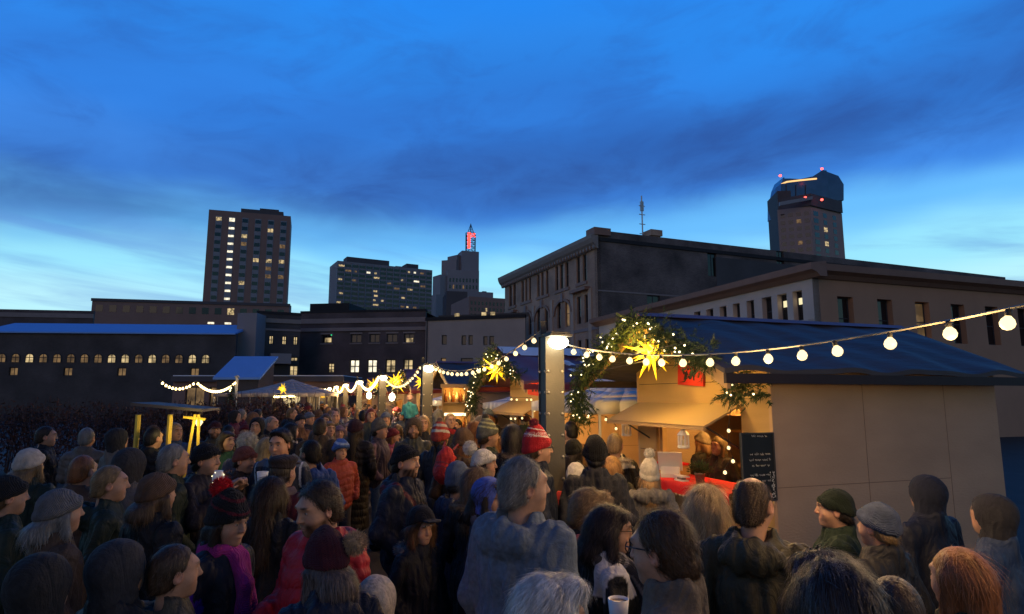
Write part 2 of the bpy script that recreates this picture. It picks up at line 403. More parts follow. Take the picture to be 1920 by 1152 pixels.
# ---- apartment slab
def slab_tower():
    A, B = XY(633, 320), XY(811, 345)
    t = thing('apartment_block', 'wide grey apartment slab with scattered lit windows on the skyline', 'apartment block', A)
    zt = zat(489, 320)
    fr, L_ = block(t, 'wall', M['tower_grey'], A, B, 18, 0, zt)
    fl, _ = block(t, 'side_wing', M['tower_grey'], XY(622, 327), XY(633.4, 320.6), 16, 0, zt - 2.5)
    for k in range(17):   # balconies on the left end
        z = zt - 4 - k * 2.9
        b = MB(); b.box(-.9, .2, .2, 3, z, z + .9); o = b.build('balcony', M['tower_dark']); o.matrix_basis = fl; attach(o, t)
    wallstep(fr, L_ * .11, 'roof_plant', M['tower_dark'], t, L_ * .55, 4, 12, zt, zt + 3.6)
    wallstep(fr, L_ * .74, 'roof_plant', M['tower_dark'], t, L_ * .87, 4, 12, zt, zt + 3.2)
    wallstep(fr, L_ * .62, 'roof_rail', M['tower_dark'], t, L_ * .75, 4, 5, zt, zt + 1.2)
    nc, nr = 14, 11; zb = zat(588, 320); rh = (zt - 1.0 - zb) / nr; cw = L_ / nc
    for c in range(1, nc): wallstep(fr, cw * c - .16, 'mullion', M['tower_spandrel'], t, cw * c + .16, -.35, .1, 0, zt - .5)
    cells = [(c, k) for k in range(nr) for c in range(nc)]
    litc = {(0,10):1,(0,7):1,(0,4):1,(0,2):1,(1,9):2,(2,9):2,(2,7):2,(4,9):3,(5,9):1,(5,8):1,(5,5):1,(5,4):1,(5,3):1,(6,3):1,(5,2):1,(4,0):1,(5,0):1,(6,0):2,(8,6):2,
            (9,8):1,(9,4):1,(10,10):1,(10,6):1,(11,10):3,(11,8):3,(12,10):2,(12,7):2,(10,2):1,(11,2):2,(9,0):2,(10,0):1,(11,0):1,(1,0):1,(7,7):2,(9,2):2}
    part = [x for x in cells if x in litc] + [x for i, x in enumerate(cells) if x not in litc]
    for x in part[:100]:
        c, k = x; l = litc.get(x)
        m = {None: M['dark_pane'], 1: M['lit_pane'], 2: M['lit_dim'], 3: M['lit_white']}[l]
        w = cw * (.84 if l is None else rw.uniform(.3, .75)); u = cw * (c + .08) + (0 if l is None else rw.uniform(0, cw * .84 - w))
        w = round(w, 0) if l else w
        chip(t, fr, u, u + max(w, 1.2), zb + rh * (k + .25), zb + rh * (k + (.8 if l is None else .62)), m)
    b = MB()
    for c, k in part[100:]: b.box(cw * (c + .08), cw * (c + .92), -.06, .06, zb + rh * (k + .25), zb + rh * (k + .8))
    o = b.build('window', M['dark_pane']); o.matrix_basis = fr; attach(o, t); o['kind'] = 'stuff'
slab_tower()

# ---- stepped art-deco tower with red numeral sign and mast
def deco_tower():
    Y = 420; t = thing('stepped_tower', 'dark stepped tower topped by a red lit sign frame and a mast', 'tower', XY(868, Y))
    def bl(name, x0, x1, ytop, dy=0, dep=14, m='tower_grey'):
        return block(t, name, M[m], XY(x0, Y + dy), XY(x1, Y + dy + 4), dep, 0, zat(ytop, Y + dy))
    fr, L_ = bl('shaft', 866, 898, 470, 2, 12)
    bl('upper_step', 857, 868, 478, 4, 10); bl('upper_step', 856, 860, 487, 3, 11)
    fr2, L2 = bl('middle_step', 839, 898.5, 506, -4, 5); bl('lower_step', 826, 842, 515, -6, 10); bl('base_wing', 819, 835, 552, -10, 14)
    zt = zat(512, Y - 4)
    for c in range(9):
        for k in range(5):
            u = L2 * (.07 + .104 * c); v = zt - 6 - k * 4.6
            chip(t, fr2, u, u + L2 * .045, v, v + 2.6, M['lit_dim'] if (c, k) in ((1, 1), (4, 1)) else M['dark_pane'])
    # sign frame
    z0, z1 = zat(470, Y + 2), zat(434, Y + 2); xa, xb = XY(873, Y + 6)[0], XY(890, Y + 6)[0]; ya = Y + 6
    b = MB(); w = xb - xa
    for x in (xa, xb):
        for y in (ya, ya + w): b.box(x - .25, x + .25, y - .25, y + .25, z0 - .5, z1)
    for k in range(6):
        z = z0 + (z1 - z0) * k / 5
        for y in (ya, ya + w): b.box(xa + .25, xb - .25, y - .17, y + .17, z - .17, z + .17)
        for x in (xa, xb): b.box(x - .17, x + .17, ya + .25, ya + w - .25, z - .15, z + .15)
        if k < 5:
            zb_ = z + (z1 - z0) / 5
            b.tube([(xa, ya, z), (xb, ya, zb_)], .16, 4); b.tube([(xb, ya, z), (xa, ya, zb_)], .16, 4)
    for (x, y) in ((xa, ya), (xb, ya)): b.tube([(x + (.8 if x == xa else -.8), ya + w / 2, z1), ((xa + xb) / 2, ya + w / 2, zat(414, Y))], .22, 4)
    b.tube([((xa + xb) / 2, ya + w / 2, z1), ((xa + xb) / 2, ya + w / 2, zat(413, Y))], .3, 4)
    for k in range(5):
        z = z1 + (zat(414, Y) - z1) * (k + .5) / 6; q = 1.9 * (1 - k / 6)
        b.box((xa + xb) / 2 - q, (xa + xb) / 2 + q, ya + w / 2 - .15, ya + w / 2 + .15, z, z + .25)
    attach(b.build('sign_frame', M['frame_dark']), t)
    red = emit('red_neon', (1, .07, .045), 2.6)
    def letters(txt, px, py_base, hpx):
        cu = bpy.data.curves.new('sign_lettering', 'FONT'); cu.body = txt; cu.extrude = .15; cu.offset = .02
        cu.size = hpx * (Y + 4) / F / .70; cu.materials.append(red)
        o = bpy.data.objects.new('sign_lettering', cu); COL.objects.link(o)
        o.location = P(px, py_base, Y + 4.5); o.rotation_euler = (math.pi / 2, 0, 0); attach(o, t); return o
    o = letters('1', 868.0, 466, 32); o.data.offset = .12; solidify_text(o)
    o = letters('st', 881, 445, 11); o.data.offset = .02; solidify_text(o)
    # low dark blocks before it
    q = thing('dark_office_block', 'plain dark office block in front of the stepped tower', 'building', XY(855, 300))
    block(q, 'wall', M['tower_dark'], XY(838, 300), XY(877, 302), 20, 0, zat(546, 300))
    q = thing('low_office_block', 'low grey office building right of the stepped tower on the skyline', 'building', XY(900, 330))
    fr, L_ = block(q, 'wall', M['tower_grey'], XY(876, 330), XY(925, 335), 20, 0, zat(546, 330))
    wallstep(fr, L_ * .68, 'roof_plant', M['tower_dark'], q, L_ * .83, 4, 9, zat(546, 330), zat(542, 330))
    q = thing('brick_office_block', 'low brick office building with a few lights beside the brown corner building', 'building', XY(920, 200))
    fr, L_ = block(q, 'wall', M['tower_brown'], XY(880, 200), XY(965, 206), 20, 0, zat(556, 200)); zt = zat(556, 200)
    for k in range(12):
        for j in range(3): chip(q, fr, L_ * (.04 + .08 * k), L_ * (.04 + .08 * k) + .5, zt - 2.6 - 2 * j, zt - 1.5 - 2 * j, M['lit_pane'] if (k, j) in ((4, 1),) else M['dark_pane'])
deco_tower()

# ---- right tower
def right_tower():
    Y = 280; t = thing('glass_crowned_tower', 'tall tower at the right with glass crown and glowing rim', 'tower', XY(1500, Y))
    A, B = XY(1459, Y), XY(1522, Y - 6); zt = zat(394, Y)
    fr, L_ = block(t, 'wall', M['tower_pink'], A, B, 22, 0, zt); C = XY(1580, Y + 6)
    fr2, L2 = block(t, 'wall', M['tower_pink'], (B[0] - .1, B[1]), C, 20, 0, zt)
    fl, Ll = block(t, 'corner_wing', M['tower_dark'], XY(1441, Y + 16), XY(1461, Y + .4), 6, 0, zat(378, Y + 16))
    for k in range(14):
        for c in range(4):
            chip(t, fr, L_ * (.08 + .24 * c), L_ * (.08 + .24 * c) + 1.9, zt - 4 - k * 3.3, zt - 2.3 - k * 3.3, M['lit_dim'] if rw.random() < .12 else M['dark_pane'], name='window')
        for c in range(3):
            chip(t, fr2, L2 * (.08 + .3 * c), L2 * (.08 + .3 * c) + (3.4 if c == 0 else 2.6), zt - 4 - k * 3.3, zt - 1.9 - k * 3.3, M['lit_pane'] if (c, k) in ((1, 2), (1, 4)) else M['dark_pane'], name='balcony_window')
        if k < 9:
            b = MB(); b.box(-1.2, .3, 2, 5, zt - 12 - k * 3.3, zt - 11 - k * 3.3); o = b.build('balcony', M['tower_pink']); o.matrix_basis = fl; attach(o, t)
    z2 = zat(372, Y)
    block(t, 'dark_collar', M['tower_dark'], XY(1461, Y + 1), XY(1524, Y - 7), 18, zt + .05, z2)
    block(t, 'dark_collar', M['tower_dark'], XY(1524, Y - 6.9), XY(1582, Y + 5), 20, zt + .05, z2)
    # glass crown: a shouldered outline
    def crown(pts, y, d, nm, m):
        b = MB(); q = [P(px, py, y) for px, py in pts]; b.prism([(p.x, p.z) for p in reversed(q)], y, y + d, 'y'); attach(b.build(nm, m), t)
    crown([(1457, 404), (1457, 375), (1459, 373), (1459, 364), (1461, 362), (1464, 346), (1470, 332), (1475, 345), (1475, 404)], Y + 5, 11, 'glass_crown', M['tower_glass'])
    crown([(1472, 376), (1472, 335), (1482, 335), (1500, 336), (1524, 331), (1535, 324), (1542, 319), (1550, 320), (1556, 376)], Y + 7, 12, 'glass_crown', M['tower_glass'])
    crown([(1550, 376), (1550, 322), (1572, 330), (1582, 346), (1582, 376)], Y + 9, 10, 'glass_crown', M['tower_glass'])
    crown([(1464, 376), (1464, 345), (1532, 337), (1532, 376)], Y + 2, 6, 'glass_drum', M['tower_glass'])
    for px in (1474, 1492, 1510):
        crown([(px, 372), (px, 347), (px + 1.2, 347), (px + 1.2, 372)], Y + 1.7, .28, 'mullion', M['tower_dark'])
    crown([(1462, 386), (1462, 379), (1524, 368), (1524, 374)], Y - 8.5, 1.0, 'pale_ledge', M['tower_spandrel'])
    b = MB(); pts = [P(1465, 346, Y + 3.6), P(1475, 341.5, Y + 3.6), P(1500, 338.5, Y + 3.6), P(1531, 335.5, Y + 3.6)]
    b.tube(pts, .42, 5); attach(b.build('rim_light', emit('gold_rim_light', (1, .58, .22), 1.4)), t)
    rm = emit('red_beacon', (1, .08, .06), 5)
    for px, py in ((1463, 330), (1541, 317), (1510, 371), (1541, 375)):
        b = MB(); p = P(px, py, Y - 8); b.lathe([(.1, -.5), (.6, -.2), (.6, .3), (.1, .6)], 8, p); attach(b.build('beacon', rm), t)
REF[0] = 420
right_tower()

# ---- brown corner building with arched bays
def corner_building():
    C = XY(1120, 58); d = Vector((-.384, .923)); e = Vector((.923, .384)); C2 = Vector(C)
    E = C2 + d * 23.2; G = C2 + e * 62
    t = thing('corner_building', 'brown brick corner building with cornice, grouped windows and arched bays', 'building', C)
    zt = zat(444, 58)
    L_ = 23.2
    def U(px):   # distance from the far left end along the front, for a photo pixel
        k = RT(px); s = (C2.x - k * C2.y) / (.384 + k * .923); return L_ - s
    ops = []; wins = []
    def row(groups, v0, v1, nh=2, lit=()):
        for gi, xs in enumerate(groups):
            for x0, x1 in xs:
                u0, u1 = U(x0), U(x1); ops.append((u0, u1, v0, v1)); wins.append((u0, u1, v0, v1, M['lit_dim'] if (gi, x0) in lit else M['dark_pane'], nh))
    zr = lambda y: zat(y, 60)
    row([[(954.5, 959.5), (962, 967)], [(977.5, 982), (984.5, 988.5), (991.5, 995.5)], [(1007, 1011.5), (1014.5, 1019), (1023.5, 1028)], [(1041, 1046.5), (1049.5, 1056), (1060, 1066)], [(1081, 1087.5), (1093, 1100)]], 13.3, 15.9)
    row([[(954.5, 959.5), (963, 967)], [(979, 983.5), (991, 996)], [(1006, 1012), (1021, 1027)], [(1044, 1050.5), (1059, 1067)], [(1081, 1088), (1095, 1102)]], 9.2, 11.9, lit=((3, 1059),))
    row([[(955, 959.5), (963, 967)], [(980, 984), (991, 996)], [(1007, 1012), (1021, 1027)], [(1044, 1050), (1060, 1067)], [(1081, 1088), (1095, 1102)]], 4.9, 7.6)
    fr = add_wall(tuple(E), tuple(C2), 0, zt, ops, M['brown_brick'], t)
    for (u0, u1, v0, v1, m, nh) in wins: window(t, fr, u0, u1, v0, v1, m, nh=nh, nv=1, bar=.09)
    for gx in ((953.5, 968), (976.5, 996.5), (1006, 1029), (1040, 1067.5), (1080, 1101)):
        wallstep(fr, U(gx[0]), 'lintel', M['band_stone'], t, U(gx[1]), -.08, .06, 15.95, 16.6)
        wallstep(fr, U(gx[0]), 'sill', M['cornice'], t, U(gx[1]), -.12, .06, 12.95, 13.25)
    for gx in ((975, 998), (1003, 1030), (1040, 1070)):      # three round arches over the middle bays
        u0, u1 = U(gx[0]), U(gx[1]); r = (u1 - u0) / 2; cx = (u0 + u1) / 2; b = MB()
        n = 18; zc = 10.6
        for k in range(n):
            a0, a1 = math.pi * k / n, math.pi * (k + 1) / n
            pts = [(cx + q * math.cos(a), zc + q * math.sin(a) * .75) for q, a in ((r, a0), (r + .32, a0), (r + .32, a1), (r, a1))]
            b.prism(pts, -.14, .05, 'y')
        o = b.build('arch', M['cornice']); o.matrix_basis = fr; attach(o, t)
        wallstep(fr, cx - .22, 'keystone', M['band_stone'], t, cx + .22, -.2, .05, zc + r * .75 - .1, zc + r * .75 + .8)
    for px in (953, 971, 1000, 1034, 1073, 1106):           # pilasters
        wallstep(fr, U(px) - .3, 'pilaster', M['brown_brick'], t, U(px) + .3, -.1, .05, 0, 12.4)
    for gx in ((953, 970), (1075, 1105)): wallstep(fr, U(gx[0]), 'balcony_ledge', M['cornice'], t, U(gx[1]), -.55, .05, 12.3, 12.62)
    wallstep(fr, -.05, 'string_course', M['band_stone'], t, L_, -.09, .05, 8.35, 8.65)
    # cornice
    b = MB(); b.prism([(.05, zt - 1.15), (-.18, zt - 1.15), (-.26, zt - .85), (-.5, zt - .6), (-.68, zt - .2), (-.72, zt + .15), (.05, zt + .15)][::-1], -.7, L_ + .2, 'x')
    k = 0.2
    while k < L_: b.box(k, k + .2, -.45, -.2, zt - 1.12, zt - .84); k += .62
    o = b.build('cornice', M['grey_cornice']); o.matrix_basis = fr; attach(o, t)
    b = MB(); b.box(L_ - 1.3, L_ + .3, -.4, 1.4, zt + .15, zt + .85); o = b.build('parapet_pier', M['cornice']); o.matrix_basis = fr; attach(o, t)
    # long side wall, patched brick
    Uo = lambda px: (RT(px) * C2.y - C2.x) / (.923 - RT(px) * .384)
    op2 = [(Uo(1328), Uo(1345), 14.3, 16.9), (Uo(1212), Uo(1236), 10.2, 11.9), (Uo(1458), Uo(1472), 16.2, 17.8)]
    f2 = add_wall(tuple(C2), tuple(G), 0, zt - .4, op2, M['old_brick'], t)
    for o in op2: window(t, f2, *o, M['dark_pane'], nv=2, bar=.1)
    wallstep(f2, .3, 'coping', M['roof_black'], t, 62, -.12, .45, zt - .4, zt - .05)
    wallstep(f2, 0, 'old_roofline', M['band_stone'], t, 13, -.06, .03, 11.9, 12.05)
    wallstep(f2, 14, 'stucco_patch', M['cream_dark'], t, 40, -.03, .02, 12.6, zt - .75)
    b = MB(); u_ = Uo(1238); b.box(u_ - .5, u_ + .5, .5, 1.6, zt - .5, zt + .9); b.box(u_ - .68, u_ + .68, .32, 1.78, zt + .9, zt + 1.5); o = b.build('chimney', M['brown_brick']); uvmap(o.data); o.matrix_basis = f2; attach(o, t)
    b = MB(); ux = Uo(1223); b.tube([(ux, 1.4, zt - .5), (ux, 1.4, zt + 5.2)], .07, 6)
    for z in (1.2, 2.2, 3.2, 4.1): b.box(ux - .35, ux + .35, 1.37, 1.43, zt + z, zt + z + .07)
    b.box(ux - .16, ux + .16, 1.3, 1.5, zt + 3.6, zt + 4.6); o = b.build('antenna', M['metal_pale']); o.matrix_basis = f2; attach(o, t)
    bk = MB(); bk.face([(0, 0, zt - .45), (L_, 0, zt - .45), (L_, 40, zt - .45), (0, 40, zt - .45)]); o = bk.build('roof', M['roof_black']); o.matrix_basis = fr; attach(o, t)
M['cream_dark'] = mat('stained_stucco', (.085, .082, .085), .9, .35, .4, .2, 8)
REF[0] = 520
corner_building()

# ---- beige colonnaded building at the right
def beige_building():
    C = Vector(XY(1525, 30)); d = Vector((-.332, .943)); e = Vector((.943, .332)); L_ = 22.4; E = C + d * L_; G = C + e * 20
    t = thing('colonnade_building', 'beige two storey building with square piers and tall lit openings at right', 'building', tuple(C))
    zt = zat(522, 30)
    def U(px):
        k = RT(px); s = (C.x - k * C.y) / (.332 + k * .943); return L_ - s
    xs = [(1300, 1312), (1323, 1336), (1348, 1361), (1373, 1386), (1399, 1413), (1428, 1446), (1457, 1475), (1486, 1504)]
    ops = [(U(a), U(b), 5.85, zat(549, 31.5)) for a, b in xs] + [(U(1126), U(1140), 3.3, 5.9)]
    fr = add_wall(tuple(E), tuple(C), 0, zt, ops, M['beige_stone'], t, r=.35)
    for i, o in enumerate(ops[:-1]):
        lit = i in (2, 3, 6, 7)
        window(t, fr, *o, M['dark_pane'], r=.3, nh=2, bar=.07, lamp=((.56, .78) if i > 5 else (.22, .42)) if lit else None)
    window(t, fr, *ops[-1], M['lit_pane'], r=.2, nv=2, bar=.08)
    b = MB(); b.prism([(.3, zt), (-.12, zt), (-.3, zt + .18), (-.62, zt + .3), (-.66, zt + .62), (.3, zt + .75)][::-1], -.5, L_ + .64, 'x'); o = b.build('cornice', M['cornice']); o.matrix_basis = fr; attach(o, t)
    f2 = add_wall(tuple(C), tuple(G), 0, zt, [(1.5 + 2.6 * k, 2.5 + 2.6 * k, 4.9, zt - .8) for k in range(6)], M['orange_stone'], t, r=.35)
    for k in range(6): window(t, f2, 1.5 + 2.6 * k, 2.5 + 2.6 * k, 4.9, zt - .8, M['lit_dim'] if k == 2 else M['dark_pane'], r=.3, nh=2, bar=.07)
    b = MB(); b.prism([(.3, zt), (-.12, zt), (-.3, zt + .18), (-.62, zt + .3), (-.66, zt + .62), (.3, zt + .75)][::-1], -.1, 20, 'x'); o = b.build('cornice', M['cornice']); o.matrix_basis = f2; attach(o, t)
    b = MB(); b.face([(-.1, .2, zt + .3), (L_, .2, zt + .3), (L_, 12, zt + .3), (-.1, 12, zt + .3)]); o = b.build('roof', M['roof_black']); o.matrix_basis = fr; attach(o, t)
    b = MB(); p = fr @ Vector((U(1146), -.35, 6.15)); b.box(-.3, .3, -.1, .3, -.08, .12); o = b.build('flood_light', emit('cool_flood', (1, .93, .7), 5)); o.matrix_basis = Matrix.Translation(p) @ Matrix.Rotation(1.2, 4, 'Z'); attach(o, t)
REF[0] = 560
beige_building()

# ---- the row that closes the market
def end_row():
    # dark wide building with stone bands
    A, B = XY(562, 72), XY(797, 70); t = thing('dark_brick_building', 'wide dark brick building with two pale stone bands and lit lower windows', 'building', A)
    L_ = (Vector(B) - Vector(A)).length; zt = zat(588, 72)
    U = lambda px: (px - 562) / 235 * L_
    up = [(U(a), U(b), zat(643, 71), zat(627, 71)) for a, b in ((603, 624), (659, 679), (694, 713), (726, 746), (758, 777))]
    lo = [(U(a), U(b), zat(700, 71), zat(674, 71)) for a, b in ((658, 677), (691, 710), (725, 744), (758, 776))]
    sm = [(U(618), U(629), zat(699, 71), zat(681, 71))]
    fr = add_wall(A, B, 0, zt, up + lo + sm, M['plum_brick'], t)
    for i, o in enumerate(up):
        window(t, fr, *o, M['dark_pane'], nv=2, bar=.1)
        wallstep(fr, o[0] - .1, 'lintel', M['band_stone'], t, o[1] + .1, -.06, .05, o[3] + .03, o[3] + .2); wallstep(fr, o[0] - .1, 'sill', M['band_stone'], t, o[1] + .1, -.1, .05, o[2] - .16, o[2] - .02)
    for i, o in enumerate(lo): window(t, fr, *o, M['lit_white'] if i < 2 else M['lit_pane'], M['frame_dark'], nv=2, nh=2, bar=.13)
    window(t, fr, *sm[0], M['lit_pane'], nv=2, nh=3, bar=.08)
    for (u, v) in ((U(609), zat(641, 71)), (U(762), zat(643.5, 71))):
        chip(t, fr, u, u + .75, v, v + .5, M['lit_pane'], name='lit_corner', y=.12, d=.03)
    chip(t, fr, U(620), U(620) + .12, zat(628, 71), zat(628, 71) + .12, emit('green_exit_light', (.05, 1, .4), 1.5), name='exit_light', y=.1, d=.05)
    wallstep(fr, -.1, 'stone_band', M['band_stone'], t, L_ + .05, -.14, .05, zat(606, 71), zat(597, 71))
    wallstep(fr, -.1, 'stone_band', M['band_stone'], t, L_ + .05, -.18, .05, zat(621, 71), zat(614.5, 71))
    wallstep(fr, -.1, 'parapet', M['roof_black'], t, L_ + .05, -.06, .6, zt, zt + .25)
    wallstep(fr, .05, 'penthouse', M['roof_black'], t, U(640), 2, 8, zt - .2, zat(570, 74))
    b = MB(); b.face([(0, .4, zt - .1), (L_, .4, zt - .1), (L_, 18, zt - .1), (0, 18, zt - .1)]); o = b.build('roof', M['roof_black']); o.matrix_basis = fr; attach(o, t)
    # grey cream building right of it
    A, B = XY(797.5, 69), XY(985, 66); t = thing('grey_rendered_building', 'plain grey rendered building with a few dark windows behind second stall', 'building', A); L_ = (Vector(B) - Vector(A)).length
    U2 = lambda px: (px - 797.5) / 187.5 * L_; zt = zat(600, 68)
    ops = [(U2(829), U2(839), zat(646, 68), zat(628, 68)), (U2(867), U2(876), zat(647.5, 68), zat(629.5, 68)), (U2(880), U2(888.5), zat(647.5, 68), zat(629.5, 68)), (U2(908), U2(916), zat(649, 68), zat(632, 68)), (U2(919), U2(928), zat(649, 68), zat(632, 68)),
           (U2(828), U2(838), zat(690, 68), zat(671, 68)), (U2(866), U2(889), zat(690, 68), zat(672, 68))]
    fr = add_wall(A, B, 0, zt, ops, M['cream_stone'], t)
    for i, o in enumerate(ops): window(t, fr, *o, M['lit_dim'] if i == 5 else M['dark_pane'], bar=.08)
    wallstep(fr, 0, 'coping', M['roof_black'], t, L_, -.18, .5, zt, zt + .35)
    wallstep(fr, U2(800), 'drain_pipe', M['frame_dark'], t, U2(801.5), -.2, -.05, 0, zt)
    wallstep(fr, U2(812), 'roof_rail', M['frame_dark'], t, L_, 1.5, 1.6, zt + .3, zt + .75)
    for px in (846, 898, 915):
        u = U2(px); chip(t, fr, u, u + .45, zt + .5, zt + .9, M['lit_pane'], name='roof_light', y=1.2, d=.3)
    # dark arched-window building left
    A, B = XY(478, 66), XY(562, 68); t = thing('arched_window_building', 'dark brick building with four small lit windows left of the wide dark one', 'building', A); L_ = (Vector(B) - Vector(A)).length
    U3 = lambda px: (px - 478) / 84 * L_; zt = zat(588, 66)
    ops = [(U3(a), U3(a + 9), zat(645, 66), zat(628, 66)) for a in (480, 503, 527.5, 549)] + [(U3(546), U3(560), zat(676, 66), zat(668, 66)), (U3(545), U3(561), zat(705, 66), zat(684, 66)), (U3(498), U3(506), zat(706, 66), zat(684, 66))]
    fr = add_wall(A, B, 0, zt, ops, M['black_brick'], t)
    for i, o in enumerate(ops): window(t, fr, *o, M['lit_pane'], nv=2, nh=2 if i != 4 else 1, bar=.09)
    wallstep(fr, 0, 'stone_band', M['band_stone'], t, L_, -.1, .05, zat(619, 66), zat(615, 66)); wallstep(fr, 0, 'stone_band', M['grey_cornice'], t, L_, -.14, .05, zat(604, 66), zat(596, 66))
    wallstep(fr, 0, 'parapet', M['roof_black'], t, L_, -.05, .6, zt, zt + .3)
    chipb = MB(); chipb.box(U3(506), U3(544), -1.2, -.02, zat(682, 66), zat(663, 66)); o = chipb.build('entrance_canopy', M['tower_grey']); o.matrix_basis = fr; attach(o, t)
    # blank stair tower
    t = thing('stair_tower', 'plain grey blue windowless stair tower between the dark brick buildings', 'building', XY(460, 64))
    block(t, 'wall', M['tower_grey'], XY(442, 64), XY(478.5, 64), 8, 0, zat(587, 64))
    # leftmost brick hall with snowy roof
    A, B = XY(-40, 60), XY(442, 62); t = thing('brick_hall', 'long dark brick hall with snowy roof edge in painted sky-light blue and round arched lit windows', 'building', A); L_ = (Vector(B) - Vector(A)).length
    U4 = lambda px: (px + 40) / 482 * L_; zt = zat(624, 61)
    fr = add_wall(A, B, 0, zt, [(U4(a), U4(a + 16), zat(705, 61), zat(690, 61)) for a in (20, 120, 220, 358)], M['black_brick'], t)
    for a in (20, 120, 220, 358): window(t, fr, U4(a), U4(a + 16), zat(705, 61), zat(690, 61), M['lit_dim'], nv=2)
    for k in range(17):
        px = -28 + 25.4 * k
        window(t, fr, U4(px), U4(px + 15), zat(680, 61), zat(664, 61), M['lit_pane'] if k in (15, 16, 12, 9, 10, 3) else M['lit_dim'], r=-.05, arch=True, bar=.1)
    b = MB(); b.prism([(-.3, zt), (4.5, zt + 1.35), (4.5, zt + 1.0), (-.3, zt - .12)][::-1], 0, L_ - .05, 'x'); o = b.build('roof', M['snow_sky_blue']); o.matrix_basis = fr; attach(o, t)
    # snow covered lean-to roof
    t = thing('snow_roofed_shed', 'low shed with a big plain sloping snow roof, sky light painted in blue', 'shed', XY(450, 44))
    A, B = XY(403, 44), XY(491, 44); fr, L_ = frame(A, B); z0, z1 = zat(708, 44), zat(668, 47)
    b = MB(); b.prism([(0, z0 - .15), (3.2, z1 - .15), (3.2, z1), (0, z0)], 0, L_, 'x')
    o = b.build('roof', M['snow_sky_blue']); o.matrix_basis = fr; attach(o, t)
    b = MB(); b.prism([(.25, 0), (3.0, 0), (3.0, z1 - .3), (.25, z0 - .16)], .2, L_ - .2, 'x'); o = b.build('wall', M['black_brick']); uvmap(o.data); o.matrix_basis = fr; attach(o, t)
    # long low pavilion roof in front of the row
    t = thing('market_pavilion', 'long low pavilion with flat snowy roof and lit glass front behind the tents', 'pavilion', XY(500, 52))
    A, B = XY(330, 50), XY(650, 50); fr, L_ = frame(A, B); z = zat(716, 50)
    b = MB(); b.box(0, L_, -.4, 6, z, z + .42); o = b.build('roof', M['tower_dark']); o.matrix_basis = fr; attach(o, t)
    b = MB(); b.box(.1, L_ - .1, -.3, 6, z + .42, z + .5); o = b.build('roof_snow', M['snow']); o.matrix_basis = fr; attach(o, t)
    fr2 = add_wall(A, B, 0, z, [(1 + 1.9 * k, 2.5 + 1.9 * k, .6, z - .4) for k in range(7)], M['tower_brown'], t)
    for k in range(7): window(t, fr2, 1 + 1.9 * k, 2.5 + 1.9 * k, .6, z - .4, M['lit_dim'] if k != 4 else M['lit_pane'], nv=2, bar=.08)
    # buildings beyond the picture's left and right edge
    t = thing('terrace_building', 'plain brown brick terrace beyond the long brick hall on the far left', 'building', XY(0, 95))
    A, B = XY(-260, 95), XY(170, 100); L_ = (Vector(B) - Vector(A)).length; zt = zat(575, 95)
    ops = [(2 + 3.1 * k, 3.4 + 3.1 * k, v, v + 2) for k in range(int(L_ / 3.1) - 1) for v in (3.5, 7.5, 11.2)]
    fr = add_wall(A, B, 0, zt, ops, M['plum_brick'], t)
    for i, o in enumerate(ops): window(t, fr, *o, M['lit_dim'] if rw.random() < .2 else M['dark_pane'], nh=2, bar=.1)
    wallstep(fr, 0, 'stone_band', M['band_stone'], t, L_, -.12, .05, zt - 1.2, zt - .5)
REF[0] = 650
end_row()
REF[0] = 745
# ------------------------------------------------------------------ the market: aisle direction A_, stall depth direction B_
PHI = math.atan(.352)
A_ = Vector((-math.sin(PHI), math.cos(PHI), 0)); B_ = Vector((math.cos(PHI), math.sin(PHI), 0))
C0 = Vector((2.616, 6.5, 0))                                     # near front corner of the first stall
def S(s, w, z, t=0.0): return C0 + A_ * (s + t) + B_ * w + Vector((0, 0, z))
M['ply'] = mat('plywood_panel', (.46, .30, .13), .7, .16, 1.2, .12, 30, stretch=(1, 1, 7))
M['ply_dark'] = mat('dark_stained_plywood', (.22, .14, .085), .7, .2, 1.5, .12, 30, stretch=(1, 1, 7))
M['timber'] = mat('pine_timber', (.42, .27, .13), .65, .2, 3, .15, 30, stretch=(1, 1, 5))
M['awn'] = mat('awning_board', (.47, .335, .175), .65, .12, 1.0, .1, 30)
M['side_ply'] = mat('painted_side_panel', (.50, .34, .215), .8, .28, .9, .3, 22, stretch=(1, 1, 2.5))
M['tarp'] = mat('grey_blue_roofing', (.07, .064, .07), .62, .45, 1.2, .9, 5, stretch=(.6, 2.2, 1))
M['tarp_red'] = mat('maroon_roofing', (.17, .075, .105), .5, .3, 1.2, .4, 5)
M['maroon'] = mat('maroon_trim', (.2, .03, .035), .6, .2, 3, .1)
M['canvas'] = mat('white_canvas', (.62, .60, .60), .75, .08, 1.5, .25, 6)
M['canvas_grey'] = mat('greyed_canvas', (.30, .27, .27), .8, .12, 1.5, .25, 6)
M['red_cloth'] = mat('red_cloth', (.55, .012, .018), .75, .15, 6, .2, 60)
M['fringe'] = mat('cream_fringe', (.6, .5, .32), .7, .1, 6, 0)
M['white_plastic'] = mat('white_plastic', (.75, .73, .72), .35, .04, 5, 0)
M['black_board'] = mat('chalkboard_black', (.018, .02, .021), .55, .5, 3, .1)
M['chalk'] = mat('white_chalk', (.62, .62, .6), .9, .2, 30, 0)
M['leaf'] = mat('garland_green', (.075, .105, .035), .7, .45, 9, 0)
M['leaf2'] = mat('garland_dark_green', (.035, .062, .024), .7, .45, 9, 0)
M['pot'] = mat('grey_clay_pot', (.25, .2, .16), .7, .2, 6, .1)
M['red_sign'] = mat('red_banner', (.62, .035, .015), .6, .18, 5, .1)
M['sign_black'] = mat('sign_black', (.02, .018, .018), .6, .2, 5, 0)
M['bottle'] = mat('amber_bottles', (.18, .06, .02), .15, .4, 9, 0, spec=.6)
